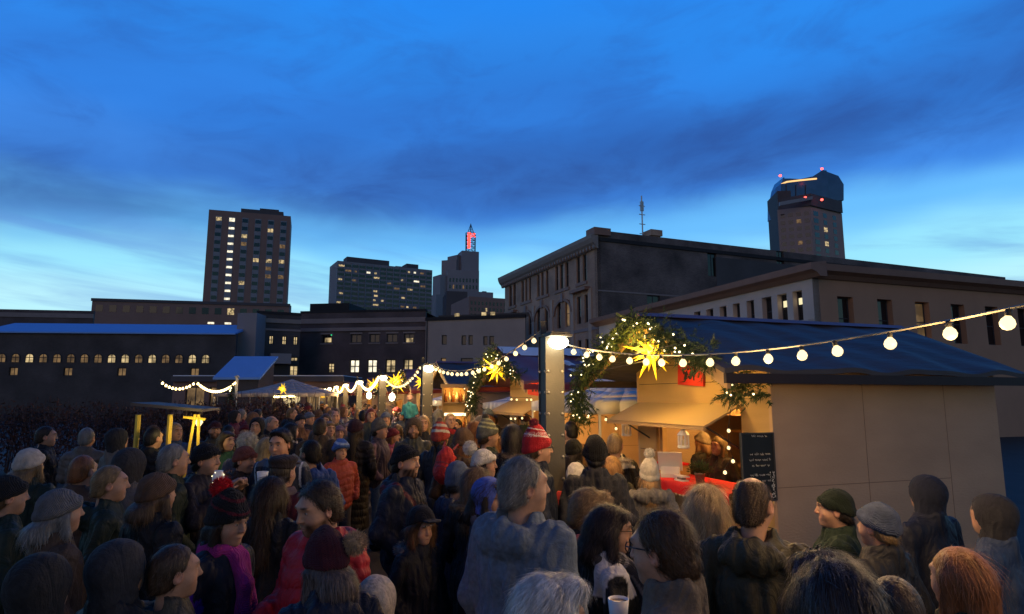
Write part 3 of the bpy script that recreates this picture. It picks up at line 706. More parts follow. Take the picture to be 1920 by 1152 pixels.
M['bottle2'] = mat('pale_bottles', (.6, .5, .32), .3, .3, 9, 0, spec=.5)

LIGHTK = 1.0
def point(loc, power, col=(1, .55, .16), r=.06, parent=None, name='lamp_light'):
    l = bpy.data.lights.new(name, 'POINT'); l.energy = power * LIGHTK; l.color = col; l.shadow_soft_size = r
    o = bpy.data.objects.new(name, l); COL.objects.link(o); o.location = loc
    if parent: attach(o, parent)
    return o

# ---- bulbs
def bulb_mesh(r, seg=10):
    b = MB(); b.lathe([(.3*r, 1.25*r), (.42*r, 1.0*r), (.8*r, .6*r), (r, 0), (.86*r, -.5*r), (.5*r, -.86*r), (.05*r, -r)], seg); return b.mesh('bulb', True)
def socket_mesh(r):
    b = MB(); b.lathe([(.34*r, 1.1*r), (.46*r, 1.2*r), (.46*r, 2.1*r), (.15*r, 2.2*r)], 8); return b.mesh('socket', True)
BULB = bulb_mesh(.0265); SOCK = socket_mesh(.025); BULB_S = bulb_mesh(.040, 7); FAIRY = bulb_mesh(.0105, 6)
def span(pA, pB, sag, n, label, far=False, lo=.03, hi=.97, wire=None, glow=0):
    pA, pB = Vector(pA), Vector(pB)
    t = tag(empty('string_light', pA), label, 'string light', 'string lights hung from post to post')
    f = lambda u: pA.lerp(pB, u) - Vector((0, 0, sag * 4 * u * (1 - u)))
    b = MB(); b.tube([f(k / 24) for k in range(25)], .006, 4); attach(b.build('wire', wire or M['wire_pale']), t)
    for u in ((.12, .3, .48, .66, .84) if glow else ()): point(f(u) - Vector((0, 0, .16)), glow, (1, .60, .22), .12, t)
    for k in range(n):
        u = lo + (hi - lo) * (k + .5) / n + (rnd.uniform(-.006, .006)); p = f(u)
        o = bpy.data.objects.new('bulb', BULB_S if far else BULB); COL.objects.link(o); omat(o, M['bulb_far'] if far else M['bulb'])
        o.location = p - Vector((0, 0, .055)); o.rotation_euler = (rnd.uniform(-.25, .25), rnd.uniform(-.25, .25), 0); attach(o, t)
        if not far:
            q = bpy.data.objects.new('socket', SOCK); COL.objects.link(q); omat(q, M['socket']); q.parent = o
    return t

# ---- steel posts with a lamp on top
P1 = Vector((.39, 6.3, 0)); STEP = 6.04
def post_meshes():
    b = MB(); h = 2.70; w = .098
    b.box(-w, w, -w, -w + .014, 0, h); b.box(-w, w, w - .014, w, 0, h); b.box(-w + .012, -w + .026, -w + .014, w - .014, 0, h); b.box(w - .026, w - .012, -w + .014, w - .014, 0, h)
    b.box(-w - .004, w + .004, -w - .004, w + .004, h, h + .015)
    b.box(-w - .06, w + .06, -w - .06, w + .06, 0, .03)
    post = b.mesh('column')
    q = MB()
    k = .25
    while k < 2.5:
        for sx in (-.072, .072):
            q.box(sx - .013, sx + .013, -w - .013, -w, k, k + .022)
        for sy in (-.06, .06):
            q.box(-w - .004, -w + .012, sy - .011, sy + .011, k, k + .02)
        k += .205
    bolts = q.mesh('bolt')
    # each bolt its own little mesh
    one = MB(); one.lathe([(.016, 0), (.016, .006), (.009, .014), (.002, .016)], 6)
    bolt = one.mesh('bolt')
    l = MB(); prof = [(-.11, 0), (-.11, .06), (-.07, .10), (.07, .10), (.11, .06), (.11, 0)]
    l.box(-.115, .115, -w - .17, -w - .002, .085, .105); l.box(-.10, .10, -w - .15, w, .105, .125); hous = l.mesh('lamp_housing')
    e = MB(); n = 10
    pts = [(.095 * math.cos(math.pi * 2 * k / 16), .075 * math.sin(math.pi * 2 * k / 16)) for k in range(16)]
    e.lathe([(.001, -.036), (.045, -.030), (.082, -.008), (.100, .025), (.094, .055), (.07, .076), (.03, .084)], 18); lens = e.mesh('lamp_lens', True)
    arm = MB(); arm.box(-.03, .03, -.01, .01, 0, .14); capm = arm.mesh('hook')
    return post, bolt, hous, lens, capm
PM = post_meshes()
ords = ['nearest', 'second', 'third', 'fourth', 'fifth', 'sixth', 'seventh', 'eighth', 'ninth', 'tenth']
LAMPK = 1.0
def posts():
    for n in range(9):
        p = P1 + A_ * STEP * n
        t = tag(empty('lamp_post', p, PHI), ('nearest riveted steel post with a glowing lamp, beside the red and white hat' if n == 0 else '%s riveted steel lamp post along the string lights, counted from the nearest' % ords[n]), 'lamp post', 'steel lamp posts along the market aisle')
        def add(nm, me, m, loc=(0, 0, 0), rx=0, ry=0, par=t):
            o = bpy.data.objects.new(nm, me); COL.objects.link(o); omat(o, m); o.parent = par; o.location = loc; o.rotation_euler = (rx, ry, 0); return o
        add('column', PM[0], M['steel'])
        w = .098
        if n < 4:
            for k in range(11):
                z = .3 + .205 * k
                if n > 1 and z < 1: continue
                for sx in (-.074, .074): add('bolt', PM[1], M['bolt'], (sx, -w, z), math.pi / 2)
                if n < 2:
                    for sy in (-.065, .065): add('bolt', PM[1], M['bolt'], (-w + .012 - .002, sy, z), 0, -math.pi / 2)
        h = add('lamp_housing', PM[2], M['frame_dark'], (0, 0, 2.60)); add('lamp_lens', PM[3], M['lamp_lens'], (0, -w - .085, 0), par=h)
        add('hook', PM[4], M['frame_dark'], (-.085, 0, 2.715))
        point(p + Vector((0, 0, 2.50)) - A_ * .75, 17 if n == 0 else 30, (1, .60, .22), .10, t)
        q = p + Vector((0, 0, 2.80)) - B_ * .06
        if n < 8:
            q2 = p + A_ * STEP + Vector((0, 0, 2.78))
            span(q, q2, .40 if n else .30, (19 if n == 0 else 20 if n < 3 else 18), 'sagging string of warm globe bulbs from the %s lamp post to the %s' % (ords[n], ords[n + 1]), far=n > 1, hi=.985, glow=14 if n < 2 else 34 if n < 7 else 0)
    q = P1 + Vector((0, 0, 2.64)) + B_ * .1
    e = P1 - A_ * STEP + Vector((0.1, 0, 2.72))
    span(q, e, .31, 22, 'string of large warm globe bulbs crossing in front of the big stall roof at right', glow=30)
posts()

# ---- evergreen garlands
def garland(name, label, paths, dens=60, sl=.155, droop=.55, m=None, spread=.054, light=28, group='evergreen garlands on the stalls', fr=None):
    base = paths[0][0]; b = MB(); rg = random.Random(hash(label) % 1000 if False else len(label) * 7 + 3)
    t = tag(empty(name, base), label, 'garland', group)
    pts_all = []
    for path in paths:
        pts = [Vector(p) for p in path[:-1]] if not isinstance(path[-1], Vector) and not hasattr(path[-1], '__len__') else [Vector(p) for p in path]
        L_ = [(pts[i + 1] - pts[i]).length for i in range(len(pts) - 1)]
        for i, l in enumerate(L_):
            n = max(2, int(l * dens))
            for k in range(n):
                c = pts[i].lerp(pts[i + 1], rg.random()) + Vector((rg.gauss(0, spread), rg.gauss(0, spread), rg.gauss(0, spread)))
                pts_all.append(c)
                d = Vector((rg.gauss(0, 1), rg.gauss(0, 1), rg.gauss(-droop, .8))).normalized(); ln = sl * rg.uniform(.6, 1.5)
                side = d.cross(Vector((rg.gauss(0, 1), rg.gauss(0, 1), rg.gauss(0, 1)))).normalized(); up = d.cross(side)
                mi = rg.randint(0, 1)
                q = c + d * ln; b.face([c - side * .003, c + side * .003, q], mi)
                nn = 16
                for j in range(nn):
                    f = (j + .5) / nn; o = c + d * ln * f; a = rg.uniform(0, 6.28)
                    rd = (side * math.cos(a) + up * math.sin(a)); nd = (rd + d * .9 + Vector((0, 0, -.25))).normalized()
                    nl = .055 * rg.uniform(.7, 1.3); w = d.cross(nd).normalized() * .0062
                    b.face([o - w, o + w, o + nd * nl], mi)
    o = b.build('foliage', [M['leaf'], M['leaf2']]); attach(o, t)
    if light:
        ft = tag(empty('fairy_lights', base), 'tiny fairy lights wound through ' + label.replace('evergreen ', ''), 'fairy lights', 'fairy lights in the garlands')
        for c in rg.sample(pts_all, min(light, len(pts_all))):
            o = bpy.data.objects.new('bulb', FAIRY); COL.objects.link(o); omat(o, M['fairy'])
            o.location = c - B_ * rg.uniform(.04, .10) - Vector((0, rg.uniform(.03, .09), 0)); o.rotation_euler = (rg.uniform(0, 3), rg.uniform(0, 3), 0); attach(o, ft)
        w = MB(); q = sorted(rg.sample(pts_all, min(14, len(pts_all))), key=lambda p: (p - Vector(base)).length)
        w.tube([p - B_ * .05 for p in q], .003, 3); attach(w.build('wire', M['wire']), ft)
    return t

# ---- many pointed paper stars
def star(loc, r, label, seed=1, power=6):
    t = tag(empty('paper_star', loc), label, 'star', 'lit yellow stars on the stalls')
    rg = random.Random(seed); b = MB(); n = 24
    for k in range(n):
        z = 1 - 2 * (k + .5) / n; a = k * 2.39996 + rg.uniform(-.1, .1); q = math.sqrt(1 - z * z)
        d = Vector((q * math.cos(a), q * math.sin(a), z)); u = d.cross(Vector((.3, .5, .8))).normalized(); v = d.cross(u)
        l = r * rg.choice((.55, .8, 1.0, 1.2)); s = r * .125
        base = [d * r * .2 + (u * math.cos(x) + v * math.sin(x)) * s for x in (0, 1.571, 3.142, 4.712)]
        for i in range(4): b.face([base[i], base[(i + 1) % 4], d * l])
    o = b.build('spikes', M['star'], t)
    c = MB(); c.lathe([(.02 * r, -.3 * r), (.2 * r, -.24 * r), (.3 * r, 0), (.2 * r, .24 * r), (.02 * r, .3 * r)], 8); c.build('core', M['star_core'], t)
    w = MB(); w.tube([(0, 0, .25 * r), (0, 0, r * 1.5)], .004, 4); w.build('cord', M['wire'], t)
    if power: point(Vector(loc) - B_ * .25 - Vector((0, .2, .05)), power, (1, .58, .10), .1, t)
    return t

# ---- stalls
def stall(k, t0, name_lab, roof_m, front_m, side_m, detail=2, interior=10, awning=True, wid=2.54, dep=3.3, snow=False, open_z=(1.07, 2.03)):
    st = tag(empty('market_stall', S(0, 0, 0, t0), PHI), name_lab, 'market stall', 'wooden gabled market stalls')
    s1 = wid; mid = wid / 2; zr = 3.07; ze = 2.38; ov = .3; fo = .75
    sl = (zr - ze) / (mid + ov)
    zw = lambda s: zr - sl * abs(s - mid) - .06
    o0, o1 = .41, wid - .42; za, zb = open_z
    b = MB()          # front wall with the serving opening
    T = .045
    b.box(0, T, 0, o0, 0, zb); b.box(0, T, o1, s1, 0, zb); b.box(0, T, o0, o1, 0, za)
    b.prism([(0, zb), (s1, zb), (s1, zw(s1)), (mid, zw(mid)), (0, zw(0))], 0, T, 'x')
    b.build('front_wall', front_m, st)
    if detail > 1:
        for z in (2.27, 2.5, 2.72): j = MB(); j.box(-.0022, .0, .03 + abs(0), s1 - .03, z, z + .007) if z < 2.4 else j.box(-.0022, 0, mid - (zw(mid) - z) / sl + .02, mid + (zw(mid) - z) / sl - .02, z, z + .007); j.build('board_joint', M['sign_black'], st)
        for z in (1.72, 1.4, 1.1, .8):
            j = MB(); j.box(-.0022, 0, .01, o0 - .01, z, z + .007); j.build('board_joint', M['sign_black'], st)
            j = MB(); j.box(-.0022, 0, o1 + .01, s1 - .01, z, z + .007); j.build('board_joint', M['sign_black'], st)
    b = MB(); b.prism([(0.0, 0), (dep, 0), (dep, zw(0) - .0), (0.0, zw(0) - .0)], 0, -T, 'y'); b.build('side_wall', side_m, st)
    if detail > 1:
        for q in ((1.22, 1.228, 0, zw(0)), (2.44, 2.448, 0, zw(0)), (.02, 1.219, 1.2, 1.206), (1.229, 2.439, 1.2, 1.206)): j = MB(); j.box(q[0], q[1] - .003, -T - .0022, -T, q[2], q[3]); j.build('board_joint', M['ply_dark'], st)
    b = MB(); b.prism([(0.0, 0), (dep, 0), (dep, zw(s1)), (0.0, zw(s1))], s1, s1 + T, 'y'); b.build('side_wall', side_m, st)
    b = MB(); b.prism([(0, 0), (s1, 0), (s1, zw(s1)), (mid, zw(mid)), (0, zw(0))], dep, dep + T, 'x'); b.build('back_wall', M['ply_dark'], st)
    # two roof slopes, uneven sheet
    for sg in (-1, 1):
        b = MB(); nx, ny = 60, 14; g_ = []
        for i in range(nx + 1):
            for jx in range(ny + 1):
                x = -fo + (dep + .2 + fo) * i / nx; v = jx / ny; s = mid + sg * (mid + ov) * v
                z = zr - (zr - ze) * v + .020 * math.sin(x * 2.1 + v * 5 + k) * math.sin(v * 3.1) + .014 * math.sin(x * 5.3 + v * 4.0) * (.3 + v) + .010 * math.sin(x * 9.1 - v * 7)
                g_.append((x, s, z))
        n = len(g_); b.v = g_ + [(x, s, z - .05) for x, s, z in g_]
        id_ = lambda i, jx: i * (ny + 1) + jx
        for i in range(nx):
            for jx in range(ny):
                q = (id_(i, jx), id_(i + 1, jx), id_(i + 1, jx + 1), id_(i, jx + 1)); q = q if sg < 0 else q[::-1]
                q = q[::-1]
                b.f.append(q); b.mi.append(0); b.f.append(tuple(n + a for a in reversed(q))); b.mi.append(0)
        per = [id_(i, 0) for i in range(nx + 1)] + [id_(nx, jx) for jx in range(1, ny + 1)] + [id_(i, ny) for i in range(nx - 1, -1, -1)] + [id_(0, jx) for jx in range(ny - 1, 0, -1)]
        for a, c in zip(per, per[1:] + per[:1]): b.f.append((a, c, n + c, n + a)); b.mi.append(0)
        b.build('roof', roof_m, st, smooth=False)
        f = MB()   # trim along the eave and up the gable
        f.box(-fo, dep + .2, mid + sg * (mid + ov) - .02, mid + sg * (mid + ov) + .02, ze - .15, ze - .055); f.build('eave_board', M['maroon'] if k != 0 else M['side_dark'], st)
        y0, y1 = mid, mid + sg * (mid + ov)
        q = MB(); pts = [(y0, zr - .07), (y1, ze - .07), (y1, ze - .2), (y0, zr - .2)]
        q.prism(pts if sg > 0 else pts[::-1], -fo + .02, -fo + .06, 'x'); q.build('barge_board', M['timber'], st)
    rc_ = MB(); rc_.prism([(mid - .11, zr - .022), (mid + .11, zr - .022), (mid, zr + .034)], -fo - .01, dep + .21, 'x'); rc_.build('ridge_cap', M['tarp_red'], st)
    if snow:
        b = MB(); rg = random.Random(k)
        for sg in (-1, 1):
            b = b if sg < 0 else MB()
            for i in range(12):
                x0 = -fo + .02 + (dep + fo) * i / 12; x1 = x0 + (dep + fo) / 12; v0, v1 = 0.0, .22 + .08 * rg.random()
                f_ = lambda x, v: (x, mid + sg * (mid + ov) * v, zr - (zr - ze) * v + .035)
                b.face([f_(x0, v0), f_(x1, v0), f_(x1, v1), f_(x0, v1)])
            if sg < 0: b.build('snow', M['snow'], st)
        b.build('snow', M['snow'], st)
        for _ in range(7):
            x = rg.uniform(.0, 1.6); v = rg.uniform(.35, .7); w = rg.uniform(.10, .28); b = MB()
            f_ = lambda x, v: (x, mid - (mid + ov) * v, zr - (zr - ze) * v + .035)
            b.face([f_(x, v), f_(x + w * .4, v - .02), f_(x + w, v + .01), f_(x + w * 1.2, v + .07), f_(x + w * .7, v + .06), f_(x + w * .3, v + .09)]); b.build('snow_patch', M['snow'], st)
    # counter, inner shelf wall, posts
    b = MB(); b.box(-.30, .32, o0 - .06, o1 + .06, 1.075, 1.115); b.build('counter', M['timber'], st)
    b = MB(); b.box(T + .002, 1.75, .02, s1 - .02, 0.0, .03); b.build('stall_floor', M['ply_dark'], st)
    b = MB(); b.box(1.75, 1.79, .02, s1 - .02, 0, 2.4); b.build('inner_wall', M['ply'], st)
    if detail:
        b = MB(); b.box(1.45, 1.74, .08, s1 - .08, 1.60, 1.64); b.build('shelf', M['timber'], st)
        b = MB(); b.box(1.45, 1.74, .08, s1 - .08, 1.12, 1.16); b.build('shelf', M['timber'], st)
        for y in (o0 + .005, o1 - .075): 
            b = MB(); b.box(T + .002, T + .07, y, y + .07, 1.115, zb - .002); b.build('opening_post', M['timber'], st)
    if awning:
        aw = MB(); L0, L1 = o0 - .02, s1
        aw.prism([(0 - .005, 2.03), (-.51, 1.80), (-.50, 1.78), (0 - .005, 2.01)], L0, L1, 'y'); a = aw.build('awning', M['awn'], st)
        e = MB(); e.box(-.51, -.47, L0 + .01, L1 - .01, 1.752, 1.778); e.build('awning_batten', M['timber'], a)
        for y in (L0 + .12, L1 - .25):
            e = MB(); e.tube([(.02, y, 1.55), (-.42, y, 1.80)], .012, 5); e.build('awning_strut', M['frame_dark'], a)
    if interior: point(S(mid, .75, 2.12, t0), interior, (1, .52, .13), .08, st)
    return st
M['side_dark'] = mat('dark_eave', (.03, .02, .022), .6, .2, 3, .1)

SP = 5.42
s1_ = stall(0, 0, 'big timber stall at right with blue tarp roof, awning and red cloth counter', M['tarp'], M['ply'], M['side_ply'], interior=75)
s2_ = stall(1, SP, 'second timber stall with maroon roof dusted in snow, behind the nearest post', M['tarp_red'], M['ply'], M['side_ply'], interior=30, snow=True)
s3_ = stall(2, 2 * SP, 'bottle stall with blue roof and glowing orange shelves beyond the second stall', M['tarp'], M['ply_dark'], M['side_ply'], interior=60, awning=False)
for k in range(3, 8):
    stall(k, k * SP, '%s timber stall down the aisle, small and glowing under string lights' % ords[k], M['tarp_red'] if k % 2 else M['tarp'], M['ply'], M['side_ply'], detail=1 if k < 5 else 0, interior=55, awning=k % 2 == 0)

def stall_stock():
    dk = mat('dark_goods', (.05, .032, .022), .7, .4, 8, .2); st = s1_
    for nm, x0, x1, y0, y1, z0, z1, m in (('cabinet', 1.20, 1.70, .15, .95, .03, 1.10, M['ply_dark']), ('cabinet', 1.20, 1.70, 1.0, 1.75, .03, 1.10, M['ply']), ('back_board', 1.72, 1.748, .2, 1.5, 1.20, 1.56, dk), ('cross_beam', .9, .98, .06, 2.48, 1.86, 1.95, M['timber']), ('upper_panel', .92, .96, .30, 1.9, 1.96, 2.36, M['ply_dark'])):
        b = MB(); b.box(x0, x1, y0, y1, z0, z1); b.build(nm, m, st)
    rg = random.Random(8)
    for k in range(9):
        t = tag(empty('goods_basket', S(.25 + .2 * k, 1.55, 1.162), 0), 'dark basket of goods on the shelf at the back of the big stall', 'basket', 'baskets on the shelf of the big stall')
        b = MB(); r = rg.uniform(.06, .09); b.lathe([(r * .8, 0), (r, .12), (r * .95, .12), (r * .75, .02)], 10); b.build('basket', M['twigb'], t); b = MB(); b.lathe([(.01, .17), (r * .6, .15), (r * .9, .11)], 9); b.build('goods', rg.choice((dk, M['timber'], M['red_cloth'])), t)
M['twigb'] = mat('wicker', (.16, .10, .05), .8, .3, 20, .3)
stall_stock()
# garlands, stars and signs
def gable_garland(t0, label, dens, light, hang=(.55, .35)):
    fo = -.80; L = lambda s, z, w=fo: S(s, w, z, t0)
    garland('garland', label, [[L(1.27, 3.02), L(.55, 2.72), L(-.1, 2.46)], [L(1.27, 3.02), L(2.0, 2.70), L(2.75, 2.38)], [L(2.72, 2.42), L(2.85, 2.1), L(2.83, 1.98)]], dens, light=light)
gable_garland(0, 'evergreen garland over the gable of the big stall at right', 230, 46)
garland('garland', 'hanging evergreen bunch at the left corner of the big stall', [[S(2.84, -.78, 2.08), S(2.85, -.78, 1.78)]], 420, .15, 1.2, spread=.075, light=9)
garland('garland', 'feathery evergreen bough at the near corner of the big stall', [[P(1392, 700, 6.3), P(1372, 712, 6.4), P(1385, 742, 6.45)], [P(1362, 748, 6.5), P(1398, 728, 6.4), P(1432, 742, 6.3)]], 120, .16, .25, spread=.03, light=8)
gable_garland(SP, 'evergreen garland over the gable of the second stall', 150, 36)
garland('garland', 'hanging evergreen bunch on the left corner of the second stall', [[S(2.84, -.78, 2.2, SP), S(2.85, -.78, 1.80, SP)]], 230, .15, 1.2, spread=.07, light=14)
for k in (3, 4): gable_garland(k * SP, 'small evergreen garland on the gable of the %s stall' % ords[k], 50, 28)
star(P(1222, 660, 7.45), .30, 'big glowing yellow star under the gable garland at right', 3, 60)
star(P(931, 693, 12.5), .29, 'yellow star half hidden behind bulbs on the second stall', 5, 30)
for i, (px, py, Y, r) in enumerate(((742, 716, 22.4, .42), (701, 722, 27, .33), (793, 716, 18, .3), (644, 730, 33, .32), (606, 741, 36, .25))):
    star(P(px, py, Y), r, ('wide double yellow star over the far stall beyond the second post', 'small yellow star left of the third post', 'yellow star showing at the left edge of second post', 'small yellow star among the distant string lights', 'smallest yellow star near the far end of lights')[i], 9 + i, 8)
star(P(530, 730, 26), .24, 'small round yellow star on the white tent at the far end', 21, 4)

def red_sign(t0, label, s, z, w, h, rot=.06, fo=-.012):
    t = tag(empty('stall_sign', S(s, fo, z, t0), PHI), label, 'sign')
    t.rotation_euler = (rot, 0, PHI)
    b = MB(); b.box(-.02, 0, -w / 2, w / 2, -h / 2, h / 2); b.build('board', M['red_sign'], t)
    e = MB()   # black beast-like emblem made of angular strokes
    for pts in ([(.12, -.06), (.10, .03), (.06, .05), (.02, -.02), (-.03, .05), (-.07, .04), (-.09, -.06), (-.065, -.06), (-.05, .005), (-.025, -.05), (.015, -.05), (.045, .01), (.075, -.06)],
                [(.10, .03), (.13, .075), (.16, .06), (.145, .03), (.12, .0)], [(-.09, .0), (-.15, .05), (-.14, .07), (-.07, .04)], [(.02, .055), (.04, .095), (.06, .055)], [(-.02, .06), (-.04, .09), (-.05, .055)]):
        e.prism([(p[0] * w / .5, p[1] * h / .24) for p in pts][::-1], -.0245, -.0205, 'x')
    e.build('emblem', M['sign_black'], t); return t
red_sign(0, 'red sign with a black beast emblem above the awning of big stall', 1.27, 2.365, .52, .25)
t = red_sign(SP, 'orange red banner over the awning of the second stall', .95, 2.26, .9, .26)

# red cloth, register, plant, lantern, board on the big stall
def cloth():
    t = tag(empty('counter_cloth', S(1.2, 0, 1.118), PHI), 'bright red cloth with a cream fringe laid over the stall counter', 'tablecloth')
    b = MB(); s0, s1 = -.92, .96; ns = 46
    prof = [(.30, .002), (0, .003), (-.29, .004), (-.318, -.004), (-.323, -.05), (-.327, -.12)]
    for i in range(ns + 1):
        y = s0 + (s1 - s0) * i / ns
        for j, (x, z) in enumerate(prof):
            b.v.append((x + (.012 * math.sin(y * 31) * (j - 2) / 3 if j > 2 else 0), y, z))
    m = len(prof)
    for i in range(ns):
        for j in range(m - 1): b.f.append((i*m + j, i*m + j + 1, (i+1)*m + j + 1, (i+1)*m + j)); b.mi.append(0)
    b.build('cloth', M['red_cloth'], t, True)
    f = MB(); y = s0 + .03; f.lathe([(.002, -.028), (.011, -.02), (.011, -.005), (.003, 0)], 6); fm = f.mesh('fringe_tassel', True); fm.materials.append(M['fringe'])
    while y < s1: o = bpy.data.objects.new('fringe_tassel', fm); COL.objects.link(o); o.parent = t; o.location = (-.332, y, -.118); y += .075
    # register stand
    r = tag(empty('card_reader_stand', S(1.66, -.10, 1.122), R(72)), 'white tablet till on a folded stand on red cloth', 'till'); r.scale = (1.12,) * 3
    b = MB(); b.prism([(-.09, 0), (.10, 0), (.02, .10), (-.05, .115), (-.09, .04)], -.10, .10, 'y'); b.build('base', M['white_plastic'], r)
    b = MB(); Mx = Matrix.Translation((-.005, 0, .16)) @ Matrix.Rotation(-.42, 4, 'Y'); b.box(-.007, .007, -.13, .13, -.10, .12, M=Mx); sc_ = b.build('screen', M['white_plastic'], r)
    b = MB(); b.box(.0075, .009, -.115, .115, -.085, .105, M=Mx); b.build('glass', M['dark_pane'], sc_)
    b = MB(); b.box(.101, .103, -.02, .02, .02, .06); b.build('card_slot', M['sign_black'], r)
    c = tag(empty('card_holder', S(1.28, -.2, 1.122), PHI), 'small white card box on the red cloth before plant', 'box')
    b = MB(); b.box(-.04, .04, -.09, .09, 0, .018); b.build('base', M['white_plastic'], c); b = MB(); b.box(-.045, .045, -.10, .10, .045, .062); b.build('top', M['white_plastic'], c); b = MB(); b.box(-.03, .03, -.05, .05, .018, .045); b.build('stand', M['pot'], c)
    # plant
    p = tag(empty('potted_plant', S(.98, -.16, 1.122), 0), 'leafy green potted plant on the red counter cloth', 'plant')
    b = MB(); b.lathe([(.042, 0), (.058, .11), (.062, .11), (.062, .125), (.05, .125), (.048, .1)], 14); b.build('pot', M['pot'], p, True)
    b = MB(); rg = random.Random(4)
    for _ in range(300):
        d = Vector((rg.gauss(0, 1), rg.gauss(0, 1), rg.uniform(.1, 1.6))).normalized(); c_ = Vector((0, 0, .12)) + d * rg.uniform(.02, .15)
        u = d.cross(Vector((rg.random(), rg.random(), rg.random()))).normalized() * .011; b.face([c_ - u, c_ - u * .2 - d * .015, c_ + u, c_ + d * .03], rg.randint(0, 1))
    b.build('foliage', [M['leaf'], M['leaf2']], p)
    # wicker tray of pastries seen behind the till
    k = tag(empty('red_tray', S(1.9, .1, 1.12), PHI), 'red topped tray of baked goods behind the tablet till', 'tray')
    b = MB(); b.box(-.12, .12, -.16, .16, .0, .12); b.build('box', M['ply'], k); b = MB(); b.box(-.13, .13, -.17, .17, .121, .15); b.build('lid', M['red_cloth'], k)
cloth()
def lantern(loc, label, h=.22, cord=.0):
    t = tag(empty('lantern', loc), label, 'lantern', 'white hanging lanterns'); r = h * .26
    b = MB(); b.lathe([(r, 0), (r * 1.12, .01), (r * 1.12, .025), (r, .03)], 12); b.build('base', M['white_plastic'], t)
    b = MB()
    for k in range(8):
        a = k * math.pi / 4; b.box(r * .92 * math.cos(a) - .006, r * .92 * math.cos(a) + .006, r * .92 * math.sin(a) - .006, r * .92 * math.sin(a) + .006, .03, h * .6)
    b.build('bars', M['white_plastic'], t)
    b = MB(); b.lathe([(r * 1.1, h * .6), (r * 1.12, h * .63), (r * .6, h * .8), (r * .35, h * .84), (r * .42, h * .9), (r * .3, h * .97), (.004, h)], 12); b.build('cap', M['white_plastic'], t)
    b = MB(); b.lathe([(.02, .03), (.02, .09), (.004, .1)], 8); b.build('candle', M['fringe'], t)
    if cord: b = MB(); b.tube([(0, 0, h), (0, 0, h + cord)], .003, 4); b.build('cord', M['wire'], t)
lantern(S(.92, -.40, 1.53), 'white metal lantern hanging under the awning of the big stall', .24, .02)
lantern(P(1175, 818, 9.0), 'white metal lantern on the lit tent wall left of big stall', .25, .15)
def chalkboard():
    t = tag(empty('chalkboard', S(-.05, -.42, 1.09), PHI), 'black chalkboard menu with chalk writing fixed to the stall corner', 'menu board')
    w, h = .40, .66
    OFF = .08
    b = MB(); b.box(0, w, -.02, 0, 0, h); b.build('board', M['black_board'], t)
    b = MB()
    for q in ((0, .012, 0, h), (w - .012, w, 0, h), (.012, w - .012, 0, .012), (.012, w - .012, h - .012, h)): b.box(q[0], q[1], -.03, -.0205, q[2], q[3])
    b.build('frame', M['frame_dark'], t)
    rw_ = random.Random(12)          # rows of chalk handwriting, far too small to read in the photograph
    for z, x0, x1 in ((.475 + .09, .13, .30), (.39, .10, .33), (.335, .09, .33), (.28, .12, .31), (.19, .09, .33), (.135, .11, .32), (.085, .12, .28)):
        b = MB(); x = x0; 
        while x < x1:
            ln = rw_.uniform(.03, .08); pts = []; k = 0
            while k < ln and x + k < x1 + .02: pts.append((x + k, -.0215, z + .06 + .009 * math.sin(k * 420 + rw_.uniform(-.6, .6)) + (.009 if rw_.random() < .15 else 0))); k += .004
            if len(pts) > 2: b.tube(pts, .0013, 3)
            x += ln + .014
        b.build('chalk_writing', M['chalk'], t)
    b = MB(); rg = random.Random(5)
    for _ in range(90):   # frosty white scribbles in the lower corner and along the edges
        x, z = (w - abs(rg.gauss(0, .02)) - .02, rg.uniform(.02, .28)) if rg.random() < .7 else (rg.uniform(.02, .4), abs(rg.gauss(0, .015)) + .015)
        b.box(x, x + rg.uniform(.003, .009), -.0222, -.0203, z, z + rg.uniform(.004, .014))
    b.build('chalk_frost', M['chalk'], t)['kind'] = 'stuff'
    point(P(1455, 700, 5.1), 0.01, parent=t) if False else None
chalkboard()
# bulbs that dangle at the opening of the big stall, and by the tent wall
def dangling(label, pts, far=False):
    t = tag(empty('string_light', pts[0]), label, 'string light')
    b = MB(); b.tube(pts, .004, 4); attach(b.build('wire', M['wire']), t)
    for p in pts[1:]:
        o = bpy.data.objects.new('bulb', BULB); COL.objects.link(o); omat(o, M['bulb']); o.scale = (.72,) * 3; o.location = Vector(p) - Vector((0, 0, .045)); attach(o, t)
        q = bpy.data.objects.new('socket', SOCK); COL.objects.link(q); omat(q, M['socket']); q.parent = o
dangling('short string of bulbs hanging down beside the chalkboard', [P(1370, 768, 6.75), P(1366, 800, 6.75), P(1366, 832, 6.75), P(1374, 857, 6.7), P(1359, 878, 6.6)])
dangling('two bare bulbs dangling in front of the lit tent wall', [P(1108, 775, 9.0), P(1102, 776, 9.0), P(1136, 781, 9.0), P(1155, 798, 9.0)])
dangling('small bulbs under the awning edge of second stall', [P(1003, 764, 11.7), P(1002, 766, 11.7), P(979, 780, 11.9), P(966, 781, 12.0), P(958, 781, 12.1)])
dangling('row of small bulbs along the awning hinge of second stall', [P(958, 742, 12.6), P(959, 745, 12.6), P(969, 745.5, 12.4), P(988, 745.5, 12.2), P(996, 745.5, 12.1)])

